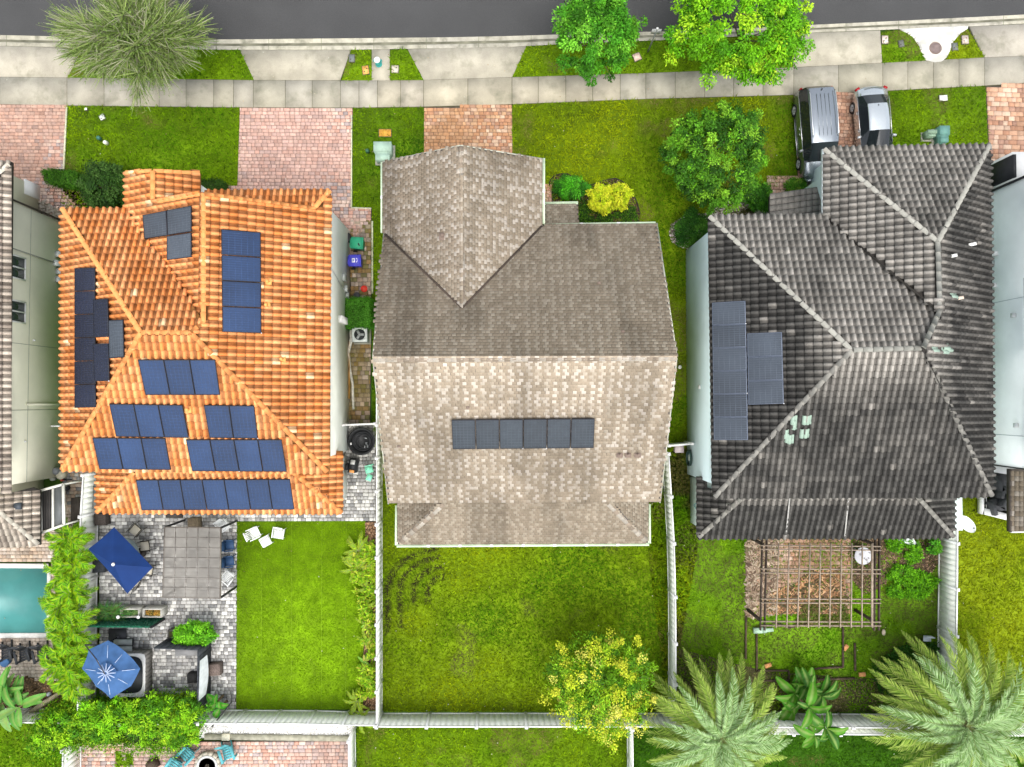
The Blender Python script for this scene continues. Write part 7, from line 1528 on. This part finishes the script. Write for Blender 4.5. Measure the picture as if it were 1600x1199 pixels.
for x, y, r, h_, c_ in ((84, 737, .2, .6, (.20, .21, .22)), (92, 743, .24, .45, (.55, .52, .40)), (95, 751, .06, .3, (.45, .08, .05)), (80, 748, .14, .3, (.42, .44, .38)), (101, 763, .17, .3, (.03, .03, .03))):
    c = P(x, y, h_); mb = MB(); mb.lathe((c.x, c.y, 0), [(r, 0), (r, h_ * .8), (r * .6, h_), (.02, h_)], 14); t.part('tank' if r > .15 else 'fitting', mb, mat('pump%s' % str(c_), c_, .6))
mb = MB(); mb.tube([P(97, 748, .2), P(104, 750, .25), P(112, 750, .2)], .04, 6); t.part('pipe', mb, mat('tub_black'))
# ------------------------------------------------------------------ garden pergola
pg = Thing('garden_pergola', 'open weathered wooden pergola of thin slats over the brick garden patio', 'pergola', P(1270, 905)); zp = 2.35; mwd = mat('weathered_wood', (.30, .24, .18), .9, var=.3, ns=5, fine=.2); mdk = mat('dark_wood', (.06, .045, .035), .9, var=.3, ns=5)
for y0, y1 in ((852.5, 853), (858.5, 859), (889, 889), (895, 895.5), (936, 936.5), (942, 942.5), (971, 972), (977.5, 978)):
    mb = MB(); mb.beam(P(1189, y0, zp), P(1376, y1 + (1 if y0 < 900 else 0), zp), .045, .14); pg.part('beam', mb, mwd)
for xa, xb in ((1191, 1188), (1198, 1194.5), (1367.5, 1365.5), (1374, 1373)):
    mb = MB(); mb.beam(P(xa, 838, zp - .12), P(xb, 985, zp - .12), .06, .16); pg.part('girder', mb, mdk)
for k in range(10):
    x = 1216 + k * 16.3; mb = MB(); mb.beam(P(x + 1, 849, zp + .11), P(x - 3.5 + k * .45, 981, zp + .11), .045, .08); pg.part('slat', mb, mwd)
mb = MB(); mb.beam(P(1362, 850, zp + .11), P(1362, 980, zp + .11), .05, .08); pg.part('slat', mb, mwd)
for x, y in ((1194, 852), (1191, 972), (1370, 852), (1369, 973)): c = P(x, y, zp); mb = MB(); mb.beam((c.x, c.y, 0), (c.x, c.y, zp - .2), .13, .13); pg.part('post', mb, mdk)
c = P(1349, 869, .7); t = Thing('garden_table', 'round white garden table spotted with dirt under the pergola corner', 'table', (c.x, c.y, 0)); mb = MB(); mb.lathe((c.x, c.y, .66), [(.47, 0), (.48, .03), (.46, .04), (.02, .045)], 30); t.part('top', mb, mat('dirty_white', (.52, .52, .54), .6, var=.05, stain=(.10, .09, .08), ss=3.5, st=(.56, .60)))
for k in range(4): a = k * math.pi / 2 + .6; mb = MB(); mb.tube([(c.x + math.cos(a) * .35, c.y + math.sin(a) * .35, 0), (c.x + math.cos(a) * .25, c.y + math.sin(a) * .25, .66)], .03, 6); t.part('leg', mb, M_WHITE)
mb = MB(); q_ = [(1392, 838), (1425, 838), (1433, 850), (1424, 853), (1413, 848), (1402, 852), (1396, 844)]; rg = random.Random(3); mb.prism([P(x, y, .22 + rg.uniform(-.05, .05)) for x, y in q_], .05); solo('tarp', mb, mat('white_tarp', (.62, .66, .66), .5, var=.2, ns=4, stain=(.05, .05, .05), ss=2.5, st=(.6, .62)), 'crumpled white tarp half under the dark roof edge in the garden', 'tarp')
mtb = mat('timber_edge', (.075, .055, .035), .95, var=.4, ns=5)
TE = ['left garden timber edging beside the weedy lawn', 'second garden timber edging near the left one', 'right garden timber edging of the grass square', 'outer right timber edging of the brick-cornered strip', 'timber edging at the bottom of the grass square', 'short timber edging box below left of the grass square', 'lower timber edging nearest the palm bed', 'timber edging right below the pergola beams']
for lab, pts in zip(TE, ([(1165.5, 962), (1165, 1030)], [(1182, 980), (1182.5, 1050)], [(1317, 980), (1317, 1043)], [(1335.5, 1005), (1336, 1048)], [(1268, 1045), (1317, 1042.5)], [(1182, 1048), (1232, 1048), (1233, 1063), (1184, 1064)], [(1262, 1062), (1336, 1060)], [(1206, 972), (1232, 981), (1262, 975)])):
    for i, (a, b) in enumerate(zip(pts, pts[1:])):
        if i == 0: t = Thing('timber_edging', lab, 'edging', P(*a))
        mb = MB(); mb.beam(P(*a, .08), P(*b, .08), .09, .12); t.part('timber', mb, mtb)
for lab, x, y, rz in (('orange brick lying loose at the right end of the timber strip', 1347, 1054, .1), ('orange brick standing in the narrow grass strip', 1321, 1012, .9), ('small orange brick in the bare soil left of the grass square', 1200, 1040, .3)):
    mb = MB(); mb.box(P(x, y, .08), (.36, .2, .12), rz=rz); solo('loose_brick', mb, mat('loose_brick', (.62, .30, .12), .9, var=.2, ns=6), lab, 'brick')
mb = MB(); mb.box(P(1187, 985, .2), (.7, .28, .2), rz=.05); mb.box(P(1200, 985, .3), (.6, .2, .03), rz=.1); solo('green_crate', mb, mat('mint_board', (.32, .46, .34), .7, var=.3, ns=6), 'pale green board and crate at the left foot of the pergola', 'crate')
c = P(1452, 1000, .6); t = Thing('yard_chair', 'small pale grey plastic chair by the right fence under the palm', 'chair', (c.x, c.y, 0)); mb = MB(); mb.box((c.x, c.y, .4), (.42, .3, .04), rz=-.05); t.part('seat', mb, mat('pale_blue_grey', (.55, .60, .66), .5)); mb = MB(); mb.box((c.x, c.y + .17, .62), (.42, .04, .4), rz=-.05); t.part('backrest', mb, mat('pale_blue_grey'))
for a in (-.17, .17):
    for b in (-.12, .12): mb = MB(); mb.tube([(c.x + a, c.y + b, 0), (c.x + a, c.y + b, .4)], .015, 5); t.part('leg', mb, mat('tub_black'))
# satellite dish on the fence
c = P(1510, 820, 2.1); t = Thing('satellite_dish', 'white oval satellite dish standing out from the right fence', 'satellite dish', (c.x, c.y, 0)); mb = MB(); R = Matrix.Rotation(.55, 3, 'Z') @ Matrix.Rotation(-.45, 3, 'X')
vs = []; nn = 26
for r in (0, .2, .4, .6, .8, 1.0):
    for k in range(nn): a = 2 * math.pi * k / nn; vs.append(c + R @ Vector((math.cos(a) * r * .33, math.sin(a) * r * .50, .12 * r * r)))
mb.add(vs, [(i * nn + k, i * nn + (k + 1) % nn, (i + 1) * nn + (k + 1) % nn, (i + 1) * nn + k) for i in range(5) for k in range(nn)]); t.part('reflector', mb, mat('dish_white', (.84, .86, .87), .4))
mb = MB(); mb.tube([P(1468, 822, 1.5).lerp(c, 0), c - Vector((0, 0, .4)), (c.x - .3, c.y, 1.2), (c.x - .45, c.y, 1.2)], .025, 6); t.part('mount', mb, mat('galvanised')); mb = MB(); mb.tube([c + R @ Vector((0, -.5, .1)), c + R @ Vector((0, -.35, .4))], .015, 6); mb.box(c + R @ Vector((0, -.33, .42)), (.08, .08, .1)); t.part('feed_arm', mb, mat('galvanised'))
# driftwood log in the mulch bed, boulder
mb = MB(); mb.tube([P(48, 1113, .5), P(70, 1098, .4), P(95, 1082, .5)], [.13, .15, .10], 9); solo('fallen_log', mb, mat('log_grey', (.34, .29, .20), .9, var=.3, ns=5), 'pale leaning palm log across the mulch bed at the left', 'log')
mb = MB(); rg = random.Random(8); c = P(1192, 332, .3); mb.lathe((c.x, c.y, 0), [(.42, 0), (.50, .2), (.36, .4), (.12, .5)], 9, sy=.7); mb.v = [tuple(a + rg.uniform(-.05, .05) for a in v) for v in mb.v]; solo('boulder', mb, mat('boulder', (.30, .30, .24), .95, var=.3, ns=6, bump=.6, bs=12), 'grey boulder against the left side of the porch roof', 'boulder')
c = P(75, 1086, .2); mb = MB(); mb.lathe((c.x, c.y, .02), [(.10, 0), (.14, .1), (.08, .2), (.01, .22)], 10); solo('stone', mb, mat('bluish_stone', (.42, .45, .50), .8), 'bluish grey stone in the mulch bed by the palms', 'stone')
# leaf litter specks on turf and drives
rg = np.random.default_rng(321); n = 500; xs_ = rg.uniform(0, 1600, n); ys_ = rg.uniform(60, 1190, n); T = np.array([tuple(P(a, b, .09)) for a, b in zip(xs_, ys_)]); F = frames(np.array([0, 0, 1]) + rg.normal(0, .2, (n, 3))); F[:, :, 0] *= .05; F[:, :, 1] *= .07; F[:, :, 2] *= .03
link('fallen_leaf', scatter('fallen_leaf', LFV, LFF, F, T, np.array([(.45, .33, .18), (.55, .5, .35), (.3, .2, .1), (.6, .6, .5)])[rg.integers(0, 4, n)]), leafmat('leaf_litter'), None, dict(label='small fallen leaves scattered over lawns and paving', category='leaf litter', kind='stuff'))
